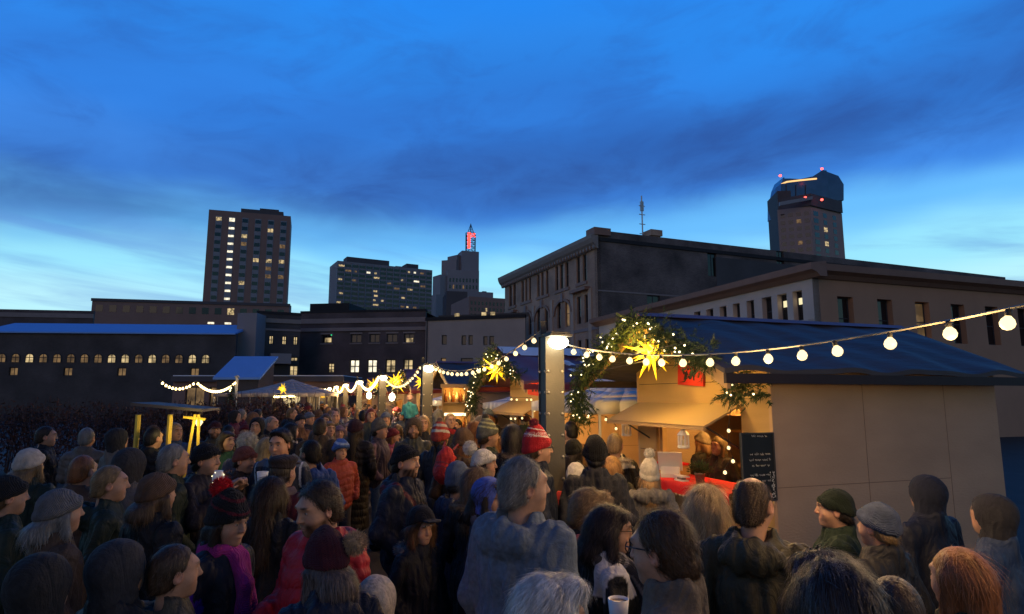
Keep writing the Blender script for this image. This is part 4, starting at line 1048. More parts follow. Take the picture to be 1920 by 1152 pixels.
# bottles on the shelves of the bottle stall
def bottles(t0, n, label):
    for zz in (1.162, 1.642):
        for k in range(n):
            o = tag(MBL[k % 2].copy_to('bottle'), label, 'bottle', 'bottles on the glowing shelves')
            o.location = S(.25 + 2.05 * k / n, 1.56, zz, t0)
class ML:
    def __init__(s, m, sc):
        b = MB(); b.lathe([(.04*sc, 0), (.042*sc, .17*sc), (.035*sc, .2*sc), (.014*sc, .235*sc), (.014*sc, .31*sc), (.017*sc, .315*sc), (.016*sc, .325*sc)], 8); s.me = b.mesh('bottle', True); s.me.materials.append(m)
    def copy_to(s, n): o = bpy.data.objects.new(n, s.me); COL.objects.link(o); return o
MBL = [ML(M['bottle'], 1.1), ML(M['bottle2'], .9)]
bottles(2 * SP, 13, 'glass bottle on a shelf of the glowing bottle stall')

def bottle_cabinet():
    w, h, d = .56, .98, .34; p = P(852, 806, 15.2); t = tag(empty('bottle_cabinet', (p.x, p.y, 0), .12), 'open wooden cabinet with glowing shelves of bottles right of the second post', 'cabinet'); z0 = p.z
    for nm, q, m in (('side_panel', (-w/2 - .03, -w/2, -d, 0, 0, z0 + h), 'timber'), ('side_panel', (w/2, w/2 + .03, -d, 0, 0, z0 + h), 'timber'), ('back_panel', (-w/2, w/2, -.025, 0, 0, z0 + h), 'ply'), ('top_panel', (-w/2 - .06, w/2 + .06, -d - .05, .01, z0 + h, z0 + h + .09), 'timber'), ('base', (-w/2, w/2, -d + .002, -.03, 0, z0), 'ply_dark'), ('shelf', (-w/2, w/2, -d + .03, -.03, z0 + .30, z0 + .33), 'timber'), ('shelf', (-w/2, w/2, -d + .03, -.03, z0 + .62, z0 + .65), 'timber')):
        b = MB(); b.box(*q); b.build(nm, M[m], t)
    b = MB(); b.box(-w/2 + .03, w/2 - .03, -d + .01, -d + .028, z0 + .335, z0 + .40); b.build('light_strip', M['lit_strip'], t)
    point(t.matrix_basis @ Vector((0, -d * .9, z0 + h - .08)), 9, (1, .55, .14), .04, t); point(t.matrix_basis @ Vector((0, -d * .85, z0 + .25)), 7, (1, .55, .14), .04, t)
    for zz, n in ((z0 + .652, 6), (z0 + .002, 5)):
        for k in range(n):
            o = tag(MBL[k % 2].copy_to('bottle'), 'glass bottle standing in the glowing cabinet', 'bottle', 'bottles in the glowing cabinet'); o.location = t.matrix_basis @ Vector((-w/2 + .06 + (w - .12) * k / (n - 1), -.16, zz)); o.scale = (.8,) * 3
M['lit_strip'] = emit('shelf_strip_light', (1, .78, .42), 3.0)
bottle_cabinet()
# ---- white canopies between the stalls
def tent(p, half, zp, ze, label, rz=PHI, wall=True, power=0, val=.16, wallm=None, legs=True, cm=None):
    t = tag(empty('canopy_tent', (p[0], p[1], 0), rz), label, 'tent', 'white canopy tents')
    b = MB(); n = 8; c = (0, 0, zp)
    ring = []
    for sx, sy in ((-1, -1), (1, -1), (1, 1), (-1, 1)):
        nx, ny = (1, -1) if (sx, sy) == (-1, -1) else (1, 1) if (sx, sy) == (1, -1) else (-1, 1) if (sx, sy) == (1, 1) else (-1, -1)
        ring.append((sx * half, sy * half))
    for i in range(4):
        a, d = ring[i], ring[(i + 1) % 4]
        for k in range(n):
            p0 = (a[0] + (d[0] - a[0]) * k / n, a[1] + (d[1] - a[1]) * k / n); p1 = (a[0] + (d[0] - a[0]) * (k + 1) / n, a[1] + (d[1] - a[1]) * (k + 1) / n)
            prev = None
            for j in range(6):
                f0, f1 = j / 6, (j + 1) / 6
                q = lambda pt, f, kk: (pt[0] * f, pt[1] * f, zp + (ze - zp) * f - .10 * math.sin(math.pi * f) * (1 - .5 * math.sin(math.pi * kk / n)))
                if j == 0: b.face([q(p0, 0, k), q(p0, f1, k), q(p1, f1, k + 1)])
                else: b.face([q(p0, f0, k), q(p0, f1, k), q(p1, f1, k + 1), q(p1, f0, k + 1)])
            b.face([(p0[0], p0[1], ze), (p0[0], p0[1], ze - val + .012 * math.sin(k * 2.5)), (p1[0], p1[1], ze - val + .012 * math.sin((k + 1) * 2.5)), (p1[0], p1[1], ze)])
    me = b.mesh('canopy', True); o = link('canopy', me, t, [cm or M['canvas']])
    so = o.modifiers.new('cloth', 'SOLIDIFY'); so.thickness = .006
    if legs:
        for x, y in ring:
            l = MB(); l.tube([(x * .985, y * .985, 0), (x * .985, y * .985, ze)], .02, 6); l.build('leg', M['metal_pale'], t)
    if wall:
        w = MB(); w.box(half - .05, half - .02, -half + .03, half - .03, 0, ze - .03); w.build('back_panel', wallm or M['canvas'], t)
    if power: point(S(0, 0, 0) * 0 + Vector((p[0], p[1], ze - .30)) - B_ * half * .55, power, (1, .52, .13), .08, t)
    return t
tent(S(3.98, .75, 0), 1.30, 2.72, 2.02, 'white canopy with an orange lit wall between the first two stalls', power=85, wallm=M['ply'])
tent(S(3.98 + SP, 1.45, 0), 1.28, 2.55, 1.95, 'dim white canopy between the second stall and the bottle stall', power=0, wallm=M['ply_dark'])
tent(S(3.98 + 2 * SP, .9, 0), 1.28, 2.5, 2.0, 'white canopy beyond the bottle stall, mostly hidden by posts', power=12)
tent(P(546, 745, 34).xy, 2.6, zat(711, 34), zat(738, 34), 'pale peaked tent at the far end with a yellow star', rz=.2, wall=False, power=0, cm=M['canvas_grey'])
tent(P(500, 745, 30).xy, 2.2, zat(729, 30), zat(738, 30), 'low pale tent left of the peaked tent with star', rz=.4, wall=False, cm=M['canvas_grey'])
# lantern-bright lamps seen at the far stalls
def floodlamp(p, label, pw):
    t = tag(empty('stall_lamp', p), label, 'lamp', 'bright lamps at the far stalls')
    b = MB(); b.lathe([(.02, .12), (.07, .08), (.09, 0), (.07, -.08), (.02, -.11)], 10); b.build('globe', M['lamp_lens'], t, True)
    b = MB(); b.tube([(0, 0, .11), (0, 0, .5)], .012, 5); b.build('stem', M['frame_dark'], t); point(Vector(p) - Vector((0, .3, .15)), pw, (1, .7, .3), .1, t)
floodlamp(P(692, 742, 22), 'bright stall lamp left of the third post', 60); floodlamp(P(735, 745, 19), 'tall bright stall lamp right of the third post', 60)
# string along the tent eave and lights far left
span(P(512, 742, 27), P(566, 739, 29), .03, 16, 'short dense string of bulbs on the edge of the peaked tent', far=True)
span(P(535, 741, 28), P(600, 727, 40), .15, 18, 'thin rising string of bulbs joining the far end of aisle', far=True)
span(P(300, 712, 21), P(368, 714, 22), .25, 10, 'string of bulbs over the far left stalls outside the square', far=True)
span(P(368, 714, 22), P(444, 713, 24), .36, 22, 'sagging string of bulbs at the far left above small stalls', far=True)
p = P(444, 713, 24); t = thing('string_pole', 'thin pale pole holding the far left string of bulbs', 'pole', (p.x, p.y, 0)); b = MB(); b.tube([(0, 0, 0), (0, 0, p.z + .1)], .05, 8); b.build('shaft', M['metal_pale'], t); b = MB(); b.lathe([(.08, p.z + .1), (.1, p.z + .14), (.02, p.z + .2)], 8); b.build('cap', M['metal_pale'], t)

# ---- winter shrubs left of the aisle: brown twigs with a few lights
M['twig'] = mat('dry_brown_leaves', (.10, .045, .035), .8, .5, 4, 0); M['twig2'] = mat('dark_twigs', (.05, .028, .024), .8, .5, 4, 0)
def shrub(px, Y, w, h, label, seed, n=2600, mats=None):
    x, y = XY(px, Y); t = tag(empty('bare_shrub', (x, y, 0)), label, 'shrub', 'brown winter shrubs behind the crowd'); rg = random.Random(seed); b = MB()
    for _ in range(n):
        a = rg.uniform(0, 6.28); q = math.sqrt(rg.random()); c = Vector((q * math.cos(a) * w, q * math.sin(a) * .7, h * (rg.random() ** .6) * (1 - .28 * q * q) + .05 * rg.gauss(0, 1)))
        d = Vector((rg.gauss(0, .7), rg.gauss(0, .7), rg.gauss(.6, .6))).normalized(); l = rg.uniform(.05, .16); u = d.cross(Vector((rg.gauss(0, 1), rg.gauss(0, 1), 1))).normalized() * rg.uniform(.008, .03)
        b.face([c - u * .3, c + d * l * .5 + u, c + d * l, c + d * l * .5 - u], rg.randint(0, 1))
    b.build('foliage', mats or [M['twig'], M['twig2']], t)
    b = MB()
    for _ in range(22):
        a = rg.uniform(0, 6.28); q = rg.uniform(.2, 1); b.tube([(q * .4 * math.cos(a) * w, q * .3 * math.sin(a), 0), (q * .7 * math.cos(a) * w, q * .5 * math.sin(a), h * .6), (q * .9 * math.cos(a) * w, q * .6 * math.sin(a), h * rg.uniform(.9, 1.08))], [.015, .01, .004], 4)
    b.build('stem', M['twig2'], t)
for i, (px, Y, w, h, lab) in enumerate(((412, 15.5, 1.1, 2.02, 'rounded brown shrub at the left edge behind the bearded man'), (468, 16, 1.3, 2.1, 'brown winter shrub behind the man in a dark hood'), (530, 16.5, 1.2, 2.12, 'dense brown shrub nearest the far tents'), (345, 15.5, 1.2, 2.0, 'brown shrub behind the kiosk outside the left edge'), (275, 17, 1.3, 1.9, 'low brown shrub further left beyond the kiosk'), (190, 17, 1.4, 1.95, 'wide brown shrub outside the photograph on the left'), (100, 18, 1.5, 2.0, 'brown shrub second from the far left end'), (20, 18, 1.5, 1.9, 'brown shrub at the far left end of the row'))):
    shrub(px, Y, w, h, lab, 30 + i)
x, y = XY(434, 20); t = thing('small_fir', 'small fir tree hung with tiny warm lights at far left', 'tree', (x, y), None)
b = MB(); rg = random.Random(77); lp = []
for _ in range(1300):
    z = rg.random(); q = (1 - z) * .55 * math.sqrt(rg.random()); a = rg.uniform(0, 6.28); c = Vector((q * math.cos(a), q * math.sin(a), .3 + z * 2.2)); lp.append(c)
    d = Vector((math.cos(a), math.sin(a), -.3)) * rg.uniform(.06, .16); u = Vector((-math.sin(a), math.cos(a), .2)) * .02; b.face([c - u, c + u, c + d], rg.randint(0, 1))
b.build('crown', [M['leaf'], M['leaf2']], t); b = MB(); b.tube([(0, 0, 0), (0, 0, 2.3)], [.05, .01], 6); b.build('trunk', M['twig2'], t)
ft = tag(empty('fairy_lights', (x, y, 0)), 'tiny warm fairy lights on the small fir tree', 'fairy lights')
for c in rg.sample(lp, 26): o = bpy.data.objects.new('bulb', FAIRY); COL.objects.link(o); omat(o, M['fairy']); o.scale = (2,) * 3; o.location = c + Vector((0, -.1, 0)); o.parent = ft

# ---- kiosk on the left edge: small snowy roof, lit yellow timber frame
def kiosk():
    x, y = XY(370, 8.2); t = thing('small_kiosk', 'small kiosk at left edge with blue grey roof and lit yellow trestle posts', 'kiosk', (x, y)); t.rotation_euler = (0, 0, .25)
    z = zat(776, 8.2)
    b = MB(); Mx = Matrix.Translation((0, 0, z + .05)) @ Matrix.Rotation(.10, 4, 'Y'); b.box(-.62, .17, -.5, .6, 0, .035, M=Mx); b.build('roof', M['tarp'], t);
    yl = mat('yellow_lit_timber', (.75, .55, .08), .6, .1, 5, 0)  # yellow lamplight on the wood put into its base colour
    for x0, x1 in ((.19, .12), (.01, .08)):
        b = MB(); b.tube([(x0 - .03, -.42, .9), (x1, -.42, z)], .018, 6); b.build('trestle_post', yl, t)
    b = MB(); b.tube([(-.05, -.42, z - .03), (.20, -.42, z - .06)], .018, 6); b.build('rail', yl, t)
    for px_ in (-.55, -.2):
        b = MB(); b.tube([(px_, -.4, 0), (px_, -.4, z)], .03, 6); b.build('leg', yl, t)
    b = MB(); b.box(-.6, .24, -.46, .5, .0, .92); b.build('counter', M['ply'], t)
    lb = MB(); lb.lathe([(.02, .05), (.05, 0), (.02, -.05)], 8, (.08, -.2, z - .1)); lb.build('bulb', M['bulb'], t)
    point(t.matrix_basis @ Vector((.10, -.66, z - .12)), 5, (1, .72, .2), .05, t)
kiosk()
# ------------------------------------------------------------------ people: smooth bodies grown from signed distance fields
def rot3(yaw=0, pitch=0, roll=0):
    return np.array((Matrix.Rotation(yaw, 3, 'Z') @ Matrix.Rotation(pitch, 3, 'X') @ Matrix.Rotation(roll, 3, 'Y')))
class Field:
    """primitives blended by smooth minimum, polygonised by surface nets"""
    def __init__(s): s.pr = []
    def add(s, kind, prm, k=.02, op='u', T=None): s.pr.append((kind, prm, k, op, T)); return s
    def ell(s, c, r, k=.02, op='u', T=None, rx=0, ry=0, rz=0): return s.add('e', (np.array(c, float), np.array(r, float), rot3(rz, rx, ry)), k, op, T)
    def cone(s, a, b, ra, rb, k=.02, op='u', T=None, quilt=0): return s.add('c', (np.array(a, float), np.array(b, float), ra, rb, quilt), k, op, T)
    def plane(s, p, n, k=.004, T=None): n = np.array(n, float); return s.add('p', (np.array(p, float), n / np.linalg.norm(n)), k, 'i', T)
    @staticmethod
    def ev(kind, prm, p):
        if kind == 'e':
            c, r, m = prm; q = (p - c) @ m; k0 = np.sqrt(((q / r) ** 2).sum(-1)); k1 = np.sqrt(((q / (r * r)) ** 2).sum(-1)) + 1e-9
            return k0 * (k0 - 1) / k1
        if kind == 'c':
            a, b, ra, rb, quilt = prm; ba = b - a; t = np.clip(((p - a) @ ba) / (ba @ ba), 0, 1)
            d = np.sqrt((((p - a) - t[..., None] * ba) ** 2).sum(-1)) - (ra + (rb - ra) * t)
            if quilt: d = d - .009 * np.abs(np.sin(t * math.pi * quilt))
            return d
        if kind == 'p': return (p - prm[0]) @ prm[1]
    def bbox(s):
        lo, hi = np.full(3, 9.), np.full(3, -9.)
        for kind, prm, k, op, T in s.pr:
            if op != 'u': continue
            if kind == 'e': c, e = prm[0], np.full(3, prm[1].max()); pts = [c - e, c + e]
            else: a, b, ra, rb, _ = prm; pts = [np.minimum(a, b) - max(ra, rb), np.maximum(a, b) + max(ra, rb)]
            pts = np.array(pts)
            if T is not None:
                cs = np.array([[pts[i][0], pts[j][1], pts[l][2]] for i in (0, 1) for j in (0, 1) for l in (0, 1)]); cs = (cs - T[1]) @ T[0].T + T[1]
                pts = np.array([cs.min(0), cs.max(0)])
            lo = np.minimum(lo, pts[0]); hi = np.maximum(hi, pts[1])
        return lo, hi
    def axes(s, step, fine=None, pad=.03):
        lo, hi = s.bbox(); out = []
        for a in range(3):
            x = lo[a] - pad; v = [x]
            while x < hi[a] + pad:
                h = step
                if fine is not None and fine[1][a] < x < fine[2][a]: h = fine[0]
                x += h; v.append(x)
            out.append(np.array(v))
        return out
    def sample(s, ax, disp=None):
        X, Y, Z = ax; f = np.full((len(X), len(Y), len(Z)), .3, np.float32)
        for kind, prm, k, op, T in s.pr:
            if kind == 'p' or (op == 'i'):
                sl = (slice(None),) * 3
            else:
                if kind == 'e': e = prm[1].max(); lo, hi = prm[0] - e, prm[0] + e
                else: m = max(prm[2], prm[3]); lo, hi = np.minimum(prm[0], prm[1]) - m, np.maximum(prm[0], prm[1]) + m
                if T is not None:
                    cs = np.array([[(lo, hi)[i][0], (lo, hi)[j][1], (lo, hi)[l][2]] for i in (0, 1) for j in (0, 1) for l in (0, 1)]); cs = (cs - T[1]) @ T[0].T + T[1]; lo, hi = cs.min(0), cs.max(0)
                g = k + .07
                sl = tuple(slice(max(0, np.searchsorted(A, lo[i] - g) - 1), np.searchsorted(A, hi[i] + g) + 1) for i, A in enumerate(ax))
            gx, gy, gz = np.meshgrid(X[sl[0]], Y[sl[1]], Z[sl[2]], indexing='ij'); p = np.stack([gx, gy, gz], -1)
            if p.size == 0: continue
            if T is not None: p = (p - T[1]) @ T[0] + T[1]
            d = s.ev(kind, prm, p); o = f[sl]
            if op == 'u': h = np.maximum(k - np.abs(o - d), 0) / k; f[sl] = np.minimum(o, d) - h * h * k * .25
            else:
                if op == 's': d = -d
                h = np.maximum(k - np.abs(o - d), 0) / k; f[sl] = np.maximum(o, d) + h * h * k * .25
        if disp is not None:
            near = np.abs(f) < .06; i = np.nonzero(near); p = np.stack([X[i[0]], Y[i[1]], Z[i[2]]], -1); f[i] -= disp(p)
        return f
    def mesh(s, name, step, fine=None, disp=None, color=None, raw=False):
        ax = s.axes(step, fine); f = s.sample(ax, disp); V, Q = nets(f, ax)
        return mk(name, V, Q, color)
def nets(f, ax):
    X, Y, Z = ax; n = f < 0; nx, ny, nz = f.shape
    c = [n[i:nx-1+i, j:ny-1+j, k:nz-1+k] for i in (0, 1) for j in (0, 1) for k in (0, 1)]
    s = sum(a.astype(np.int8) for a in c); act = (s > 0) & (s < 8); I = np.argwhere(act)
    idx = np.full(act.shape, -1, np.int64); idx[act] = np.arange(len(I))
    corner = np.array([(i, j, k) for i in (0, 1) for j in (0, 1) for k in (0, 1)])
    co = np.stack([X[:, None][I[:, 0:1] + corner[None, :, 0]][..., 0], Y[:, None][I[:, 1:2] + corner[None, :, 1]][..., 0], Z[:, None][I[:, 2:3] + corner[None, :, 2]][..., 0]], -1)
    val = f[I[:, 0:1] + corner[:, 0], I[:, 1:2] + corner[:, 1], I[:, 2:3] + corner[:, 2]]
    acc = np.zeros((len(I), 3)); cnt = np.zeros(len(I))
    for a in range(8):
        for b in range(a + 1, 8):
            if np.abs(corner[a] - corner[b]).sum() != 1: continue
            m = (val[:, a] < 0) != (val[:, b] < 0); t = val[m, a] / (val[m, a] - val[m, b] + 1e-12)
            acc[m] += co[m, a] + (co[m, b] - co[m, a]) * t[:, None]; cnt[m] += 1
    V = acc / np.maximum(cnt, 1)[:, None]; quads = []
    for axis in range(3):
        sh = [slice(None)] * 3; sh2 = [slice(None)] * 3; sh[axis] = slice(0, -1); sh2[axis] = slice(1, None)
        d = n[tuple(sh)] != n[tuple(sh2)]; E = np.argwhere(d); flip = n[tuple(sh)][d]
        u, v = [(1, 2), (2, 0), (0, 1)][axis]
        ok = (E[:, u] > 0) & (E[:, v] > 0) & (E[:, u] < f.shape[u] - 1) & (E[:, v] < f.shape[v] - 1); E = E[ok]; flip = flip[ok]
        du = np.zeros(3, int); dv = np.zeros(3, int); du[u] = 1; dv[v] = 1
        q = [idx[tuple((E - o).T)] for o in (du + dv, dv, 0 * du, du)]; Q = np.stack(q, 1); Q[~flip] = Q[~flip][:, ::-1]; quads.append(Q)
    Q = np.concatenate(quads); return V, Q[(Q >= 0).all(1)]
def mk(name, V, Q, color=None):
    me = bpy.data.meshes.new(name); me.vertices.add(len(V)); me.vertices.foreach_set('co', V.astype(np.float32).ravel())
    k = Q.shape[1]; me.loops.add(len(Q) * k); me.loops.foreach_set('vertex_index', Q.ravel().astype(np.int32))
    me.polygons.add(len(Q)); me.polygons.foreach_set('loop_start', np.arange(0, len(Q) * k, k, dtype=np.int32)); me.polygons.foreach_set('use_smooth', np.ones(len(Q), bool))
    me.update(calc_edges=True)
    ca = me.color_attributes.new('Col', 'FLOAT_COLOR', 'POINT'); c = np.ones((len(V), 4), np.float32)
    if color is not None: c[:, :3] = color(V) if callable(color) else np.array(color)
    ca.data.foreach_set('color', c.ravel()); return me
def join_arrays(parts):
    """[(V,Q)] with quads only"""
    V = []; Q = []; n = 0
    for v, q in parts: V.append(v); Q.append(q + n); n += len(v)
    return np.concatenate(V), np.concatenate(Q)
_wk = np.random.default_rng(3).normal(size=(14, 3)); _wp = np.random.default_rng(4).uniform(0, 6.28, 14)
def folds(amp, seed=0, fr=14., zs=.55):
    """soft drapery creases: ridged waves that run mostly down the cloth"""
    def fn(p):
        q = p * np.array([1, 1, zs]) * fr + seed * 1.7
        w = np.sin(q @ _wk[0] * .35 + _wp[0]) * 1.2 + np.sin(q @ _wk[1] * .4 + _wp[1])
        a = np.abs(np.sin(q @ _wk[2] * .55 + w + _wp[2])) + .6 * np.abs(np.sin(q @ _wk[3] * .9 + w * 1.3 + _wp[3])) + .3 * np.sin(q @ _wk[4] * 2.1 + w)
        return amp * (a - .9)
    return fn
def quilting(h, amp, seed=0):
    g = folds(.004, seed)
    return lambda p: amp * (np.abs(np.sin(math.pi * (p[:, 2] + .02 * np.sin(p[:, 0] * 9)) / h)) ** .6 - .6) + g(p)

# ---- materials that read the mesh's own colour
def cmat(name, rough, sheen=0.0, bump=.3, bscale=90, var=.18, spec=.25, stretch=(1, 1, 1), sss=0.0, weave=0, crease=0):
    m, nt, b = newmat(name); N = nt.nodes.new; L = nt.links.new
    at = N('ShaderNodeAttribute'); at.attribute_name = 'Col'; oi = N('ShaderNodeObjectInfo'); mu = N('ShaderNodeMix'); mu.data_type = 'RGBA'; mu.blend_type = 'MULTIPLY'; mu.inputs[0].default_value = 1
    L(at.outputs['Color'], mu.inputs[6]); L(oi.outputs['Color'], mu.inputs[7])
    tc = N('ShaderNodeTexCoord'); mp = N('ShaderNodeMapping'); mp.inputs['Scale'].default_value = stretch; L(tc.outputs['Object'], mp.inputs[0])
    nz = N('ShaderNodeTexNoise'); nz.inputs['Scale'].default_value = bscale * .35; nz.inputs['Detail'].default_value = 5; L(mp.outputs[0], nz.inputs['Vector'])
    mr = N('ShaderNodeMapRange'); mr.inputs[1].default_value = .3; mr.inputs[2].default_value = .7; mr.inputs[3].default_value = 1 - var; mr.inputs[4].default_value = 1 + var; L(nz.outputs['Fac'], mr.inputs[0])
    sc = N('ShaderNodeVectorMath'); sc.operation = 'SCALE'; L(mu.outputs[2], sc.inputs[0]); L(mr.outputs[0], sc.inputs['Scale']); L(sc.outputs[0], b.inputs['Base Color'])
    b.inputs['Roughness'].default_value = rough; b.inputs['Specular IOR Level'].default_value = spec; b.inputs['Sheen Weight'].default_value = sheen
    if sss: b.inputs['Subsurface Weight'].default_value = sss; b.inputs['Subsurface Radius'].default_value = (.012, .004, .002); b.inputs['Subsurface Scale'].default_value = 1.0
    n2 = N('ShaderNodeTexNoise') if not weave else N('ShaderNodeTexWave'); n2.inputs['Scale'].default_value = bscale; n2.inputs['Detail'].default_value = 3
    if weave: n2.inputs['Distortion'].default_value = 2.5; n2.bands_direction = 'DIAGONAL'
    L(mp.outputs[0], n2.inputs['Vector'])
    bp = N('ShaderNodeBump'); bp.inputs['Strength'].default_value = bump; bp.inputs['Distance'].default_value = .01; L(n2.outputs['Fac'], bp.inputs['Height'])
    if crease:
        n3 = N('ShaderNodeTexNoise'); n3.inputs['Scale'].default_value = 9; n3.inputs['Detail'].default_value = 4; n3.inputs['Distortion'].default_value = 1.6; mp3 = N('ShaderNodeMapping'); mp3.inputs['Scale'].default_value = (1, 1, .55); L(tc.outputs['Object'], mp3.inputs[0]); L(mp3.outputs[0], n3.inputs['Vector'])
        b3 = N('ShaderNodeBump'); b3.inputs['Strength'].default_value = crease; b3.inputs['Distance'].default_value = .05; L(n3.outputs['Fac'], b3.inputs['Height']); L(bp.outputs[0], b3.inputs['Normal']); L(b3.outputs[0], b.inputs['Normal'])
    else: L(bp.outputs[0], b.inputs['Normal'])
    return m
M['skin'] = cmat('skin', .55, bump=.12, bscale=160, var=.08, spec=.3)
M['cloth'] = cmat('woven_cloth', .9, .02, .35, 130, .2, crease=.5)
M['nylon'] = cmat('jacket_nylon', .58, 0, .18, 60, .15, .22, crease=.6)
M['knit'] = cmat('knit_wool', .9, .06, .6, 60, .25, .15, weave=1)
M['hair'] = cmat('hair', .5, 0, .7, 45, .45, .35, stretch=(1.6, 1.6, .22))
M['fur'] = cmat('fake_fur', .9, .1, .6, 120, .4, .1)
M['denim'] = cmat('trouser_cloth', .85, .02, .3, 150, .2)
M['lens'] = mat('spectacle_frame', (.02, .02, .022), .3, .1, 5, 0)

SK = (.42, .24, .158)
HC = dict(black=(.012, .011, .012), dark=(.028, .019, .014), brown=(.06, .035, .02), mid=(.10, .06, .033), ginger=(.22, .085, .03), blond=(.40, .27, .13), dblond=(.22, .145, .07), grey=(.20, .195, .19), white=(.62, .60, .57), bald=(.16, .10, .065))
HP = np.array((0, -.02, 1.50))        # neck pivot

def head_prims(f, T, face=True):
    f.ell((0, -.016, 1.645), (.076, .094, .104), .03, T=T); f.ell((0, .028, 1.575), (.058, .062, .068), .045, T=T)
    f.ell((0, .052, 1.655), (.055, .040, .05), .03, T=T)
    if face:
        f.ell((0, .062, 1.537), (.026, .024, .02), .03, T=T); f.ell((.042, .048, 1.598), (.024, .028, .026), .03, T=T); f.ell((-.042, .048, 1.598), (.024, .028, .026), .03, T=T)
        f.ell((0, .082, 1.668), (.052, .014, .012), .02, T=T)
        f.ell((.031, .100, 1.646), (.021, .018, .012), .016, 's', T); f.ell((-.031, .100, 1.646), (.021, .018, .012), .016, 's', T)
        f.ell((.031, .0715, 1.644), (.015, .0135, .0115), .006, T=T); f.ell((-.031, .0715, 1.644), (.015, .0135, .0115), .006, T=T)
        f.cone((0, .086, 1.655), (0, .109, 1.610), .008, .0112, .014, T=T); f.ell((.011, .097, 1.606), (.008, .010, .0065), .008, T=T); f.ell((-.011, .097, 1.606), (.008, .010, .0065), .008, T=T)
        f.ell((0, .084, 1.5725), (.021, .011, .006), .010, T=T); f.ell((0, .083, 1.5625), (.017, .011, .006), .010, T=T)
        f.ell((0, .096, 1.567), (.022, .006, .0018), .003, 's', T)
    for sx in (-1, 1):
        f.ell((sx * .079, -.012, 1.622), (.011, .022, .033), .010, T=T, rz=-sx * .35); 
        if face: f.ell((sx * .088, -.006, 1.624), (.006, .011, .018), .005, 's', T)
def skin_color(V, T, beard=None, brow=(.03, .02, .015), tone=SK, lips=(.40, .20, .145), makeup=False):
    p = (V - T[1]) @ T[0] + T[1]; c = np.tile(np.array(tone), (len(V), 1)).astype(float)
    def blend(m, col): c[:] = c * (1 - m[:, None]) + np.array(col) * m[:, None]
    g = lambda x, a, b: np.clip((b - x) / (b - a), 0, 1)
    e = lambda ctr, r: np.sqrt((((p - np.array(ctr)) / np.array(r)) ** 2).sum(1))
    for sx in (-1, 1):
        blend(.35 * g(e((sx * .042, .08, 1.598), (.026, .04, .022)), .3, 1.1), (.55, .22, .15))
        blend(g(e((sx * .031, .10, 1.645), (.017, .03, .0075)), .55, 1.05) * .5, (.16, .08, .06))
        pass
        blend(.95 * g(e((sx * .034, .09, 1.671), (.025, .03, .0068)), .5, 1.15), brow); blend(.18 * g(e((sx * .031, .09, 1.652), (.026, .04, .02)), .3, 1.1), (.22, .12, .085))  # brow, then socket shade painted into the skin colour
        blend(.45 * g(e((sx * .08, -.01, 1.62), (.03, .03, .036)), .6, 1.0), (.55, .24, .17))
    blend(.3 * g(e((0, .112, 1.606), (.016, .02, .014)), .3, 1.1), (.6, .24, .18))
    blend(g(e((0, .095, 1.567), (.0215, .02, .0105)), .55, 1.1) * .75, lips); blend(.8 * g(e((0, .095, 1.567), (.021, .03, .0022)), .4, 1.2), (.12, .04, .035))
    if beard:
        z = p[:, 2]; m = np.clip((1.600 - z) / .02, 0, 1) * np.clip((p[:, 1] + .02) / .03, 0, 1) * np.clip((z - 1.49) / .02, 0, 1)
        m = np.maximum(m * (1 - g(e((0, .1, 1.567), (.022, .03, .011)), .6, 1.1)), .9 * g(e((0, .1, 1.583), (.028, .03, .009)), .5, 1.1))
        n_ = .72 + .28 * np.sin(p @ _wk[5] * 160) * np.sin(p @ _wk[6] * 140); blend(np.clip(m * 1.05 * n_, 0, .95), beard)
    return c
POSES = dict(
    down=((.255, -.03, 1.13), (.26, .06, .90), 0), pocket=((.27, -.07, 1.14), (.20, .10, .98), 0), front=((.25, -.02, 1.14), (.12, .24, 1.14), 1),
    hold=((.24, .03, 1.15), (.07, .28, 1.24), 1), up=((.25, .10, 1.18), (.10, .24, 1.40), 1))
def rig(arms):
    if isinstance(arms, str): arms = (arms, arms)
    J = {}
    for sx, a in zip((-1, 1), arms):
        e, w, h = POSES[a]; J[sx] = (np.array((sx * .185, -.02, 1.405)), np.array((sx * e[0], e[1], e[2])), np.array((sx * w[0], w[1], w[2])), h)
    return J
def hand_mesh(w, e, sx, step=.0055):
    """five fingered, half closed hand at the wrist w, seen along the forearm e->w"""
    d = (w - e) / np.linalg.norm(w - e); up = np.array((0, 0, 1.)); side = np.cross(d, up); side /= np.linalg.norm(side); nrm = np.cross(side, d)
    Rm = np.stack([side * sx, d, nrm], 1)          # local x: towards the thumb's far side, y: along, z: back of the hand
    f = Field(); f.cone((0, -.05, 0), (0, .0, 0), .026, .025, .01); f.cone((0, .0, 0), (0, .045, 0), .026, .034, .02); f.ell((0, .05, 0), (.040, .042, .016), .02)
    for i, (x, l) in enumerate(((.030, .60), (.0105, .72), (-.0105, .68), (-.030, .52))):
        k = .095; a = np.array((x, .082, .0)); b = a + np.array((0, .040 * l / .65, -.012)); c = b + np.array((0, .012, -.026 * l / .65)); q = c + np.array((0, -.012, -.020))
        f.cone(a, b, .0092, .0088, .006); f.cone(b, c, .0088, .0082, .004); f.cone(c, q, .0082, .0072, .004)
    f.cone((.030, .018, -.004), (.050, .050, -.020), .014, .0105, .012); f.cone((.050, .050, -.020), (.042, .078, -.034), .0105, .0085, .005)
    ax = f.axes(step, pad=.012); V, Q = nets(f.sample(ax), ax)
    if sx > 0: Q = Q[:, ::-1]
    if np.linalg.det(Rm) > 0 and sx > 0: Q = Q[:, ::-1]
    if np.linalg.det(Rm) < 0: Q = Q[:, ::-1] if sx < 0 else Q
    return V @ Rm.T + w + d * .012, Q
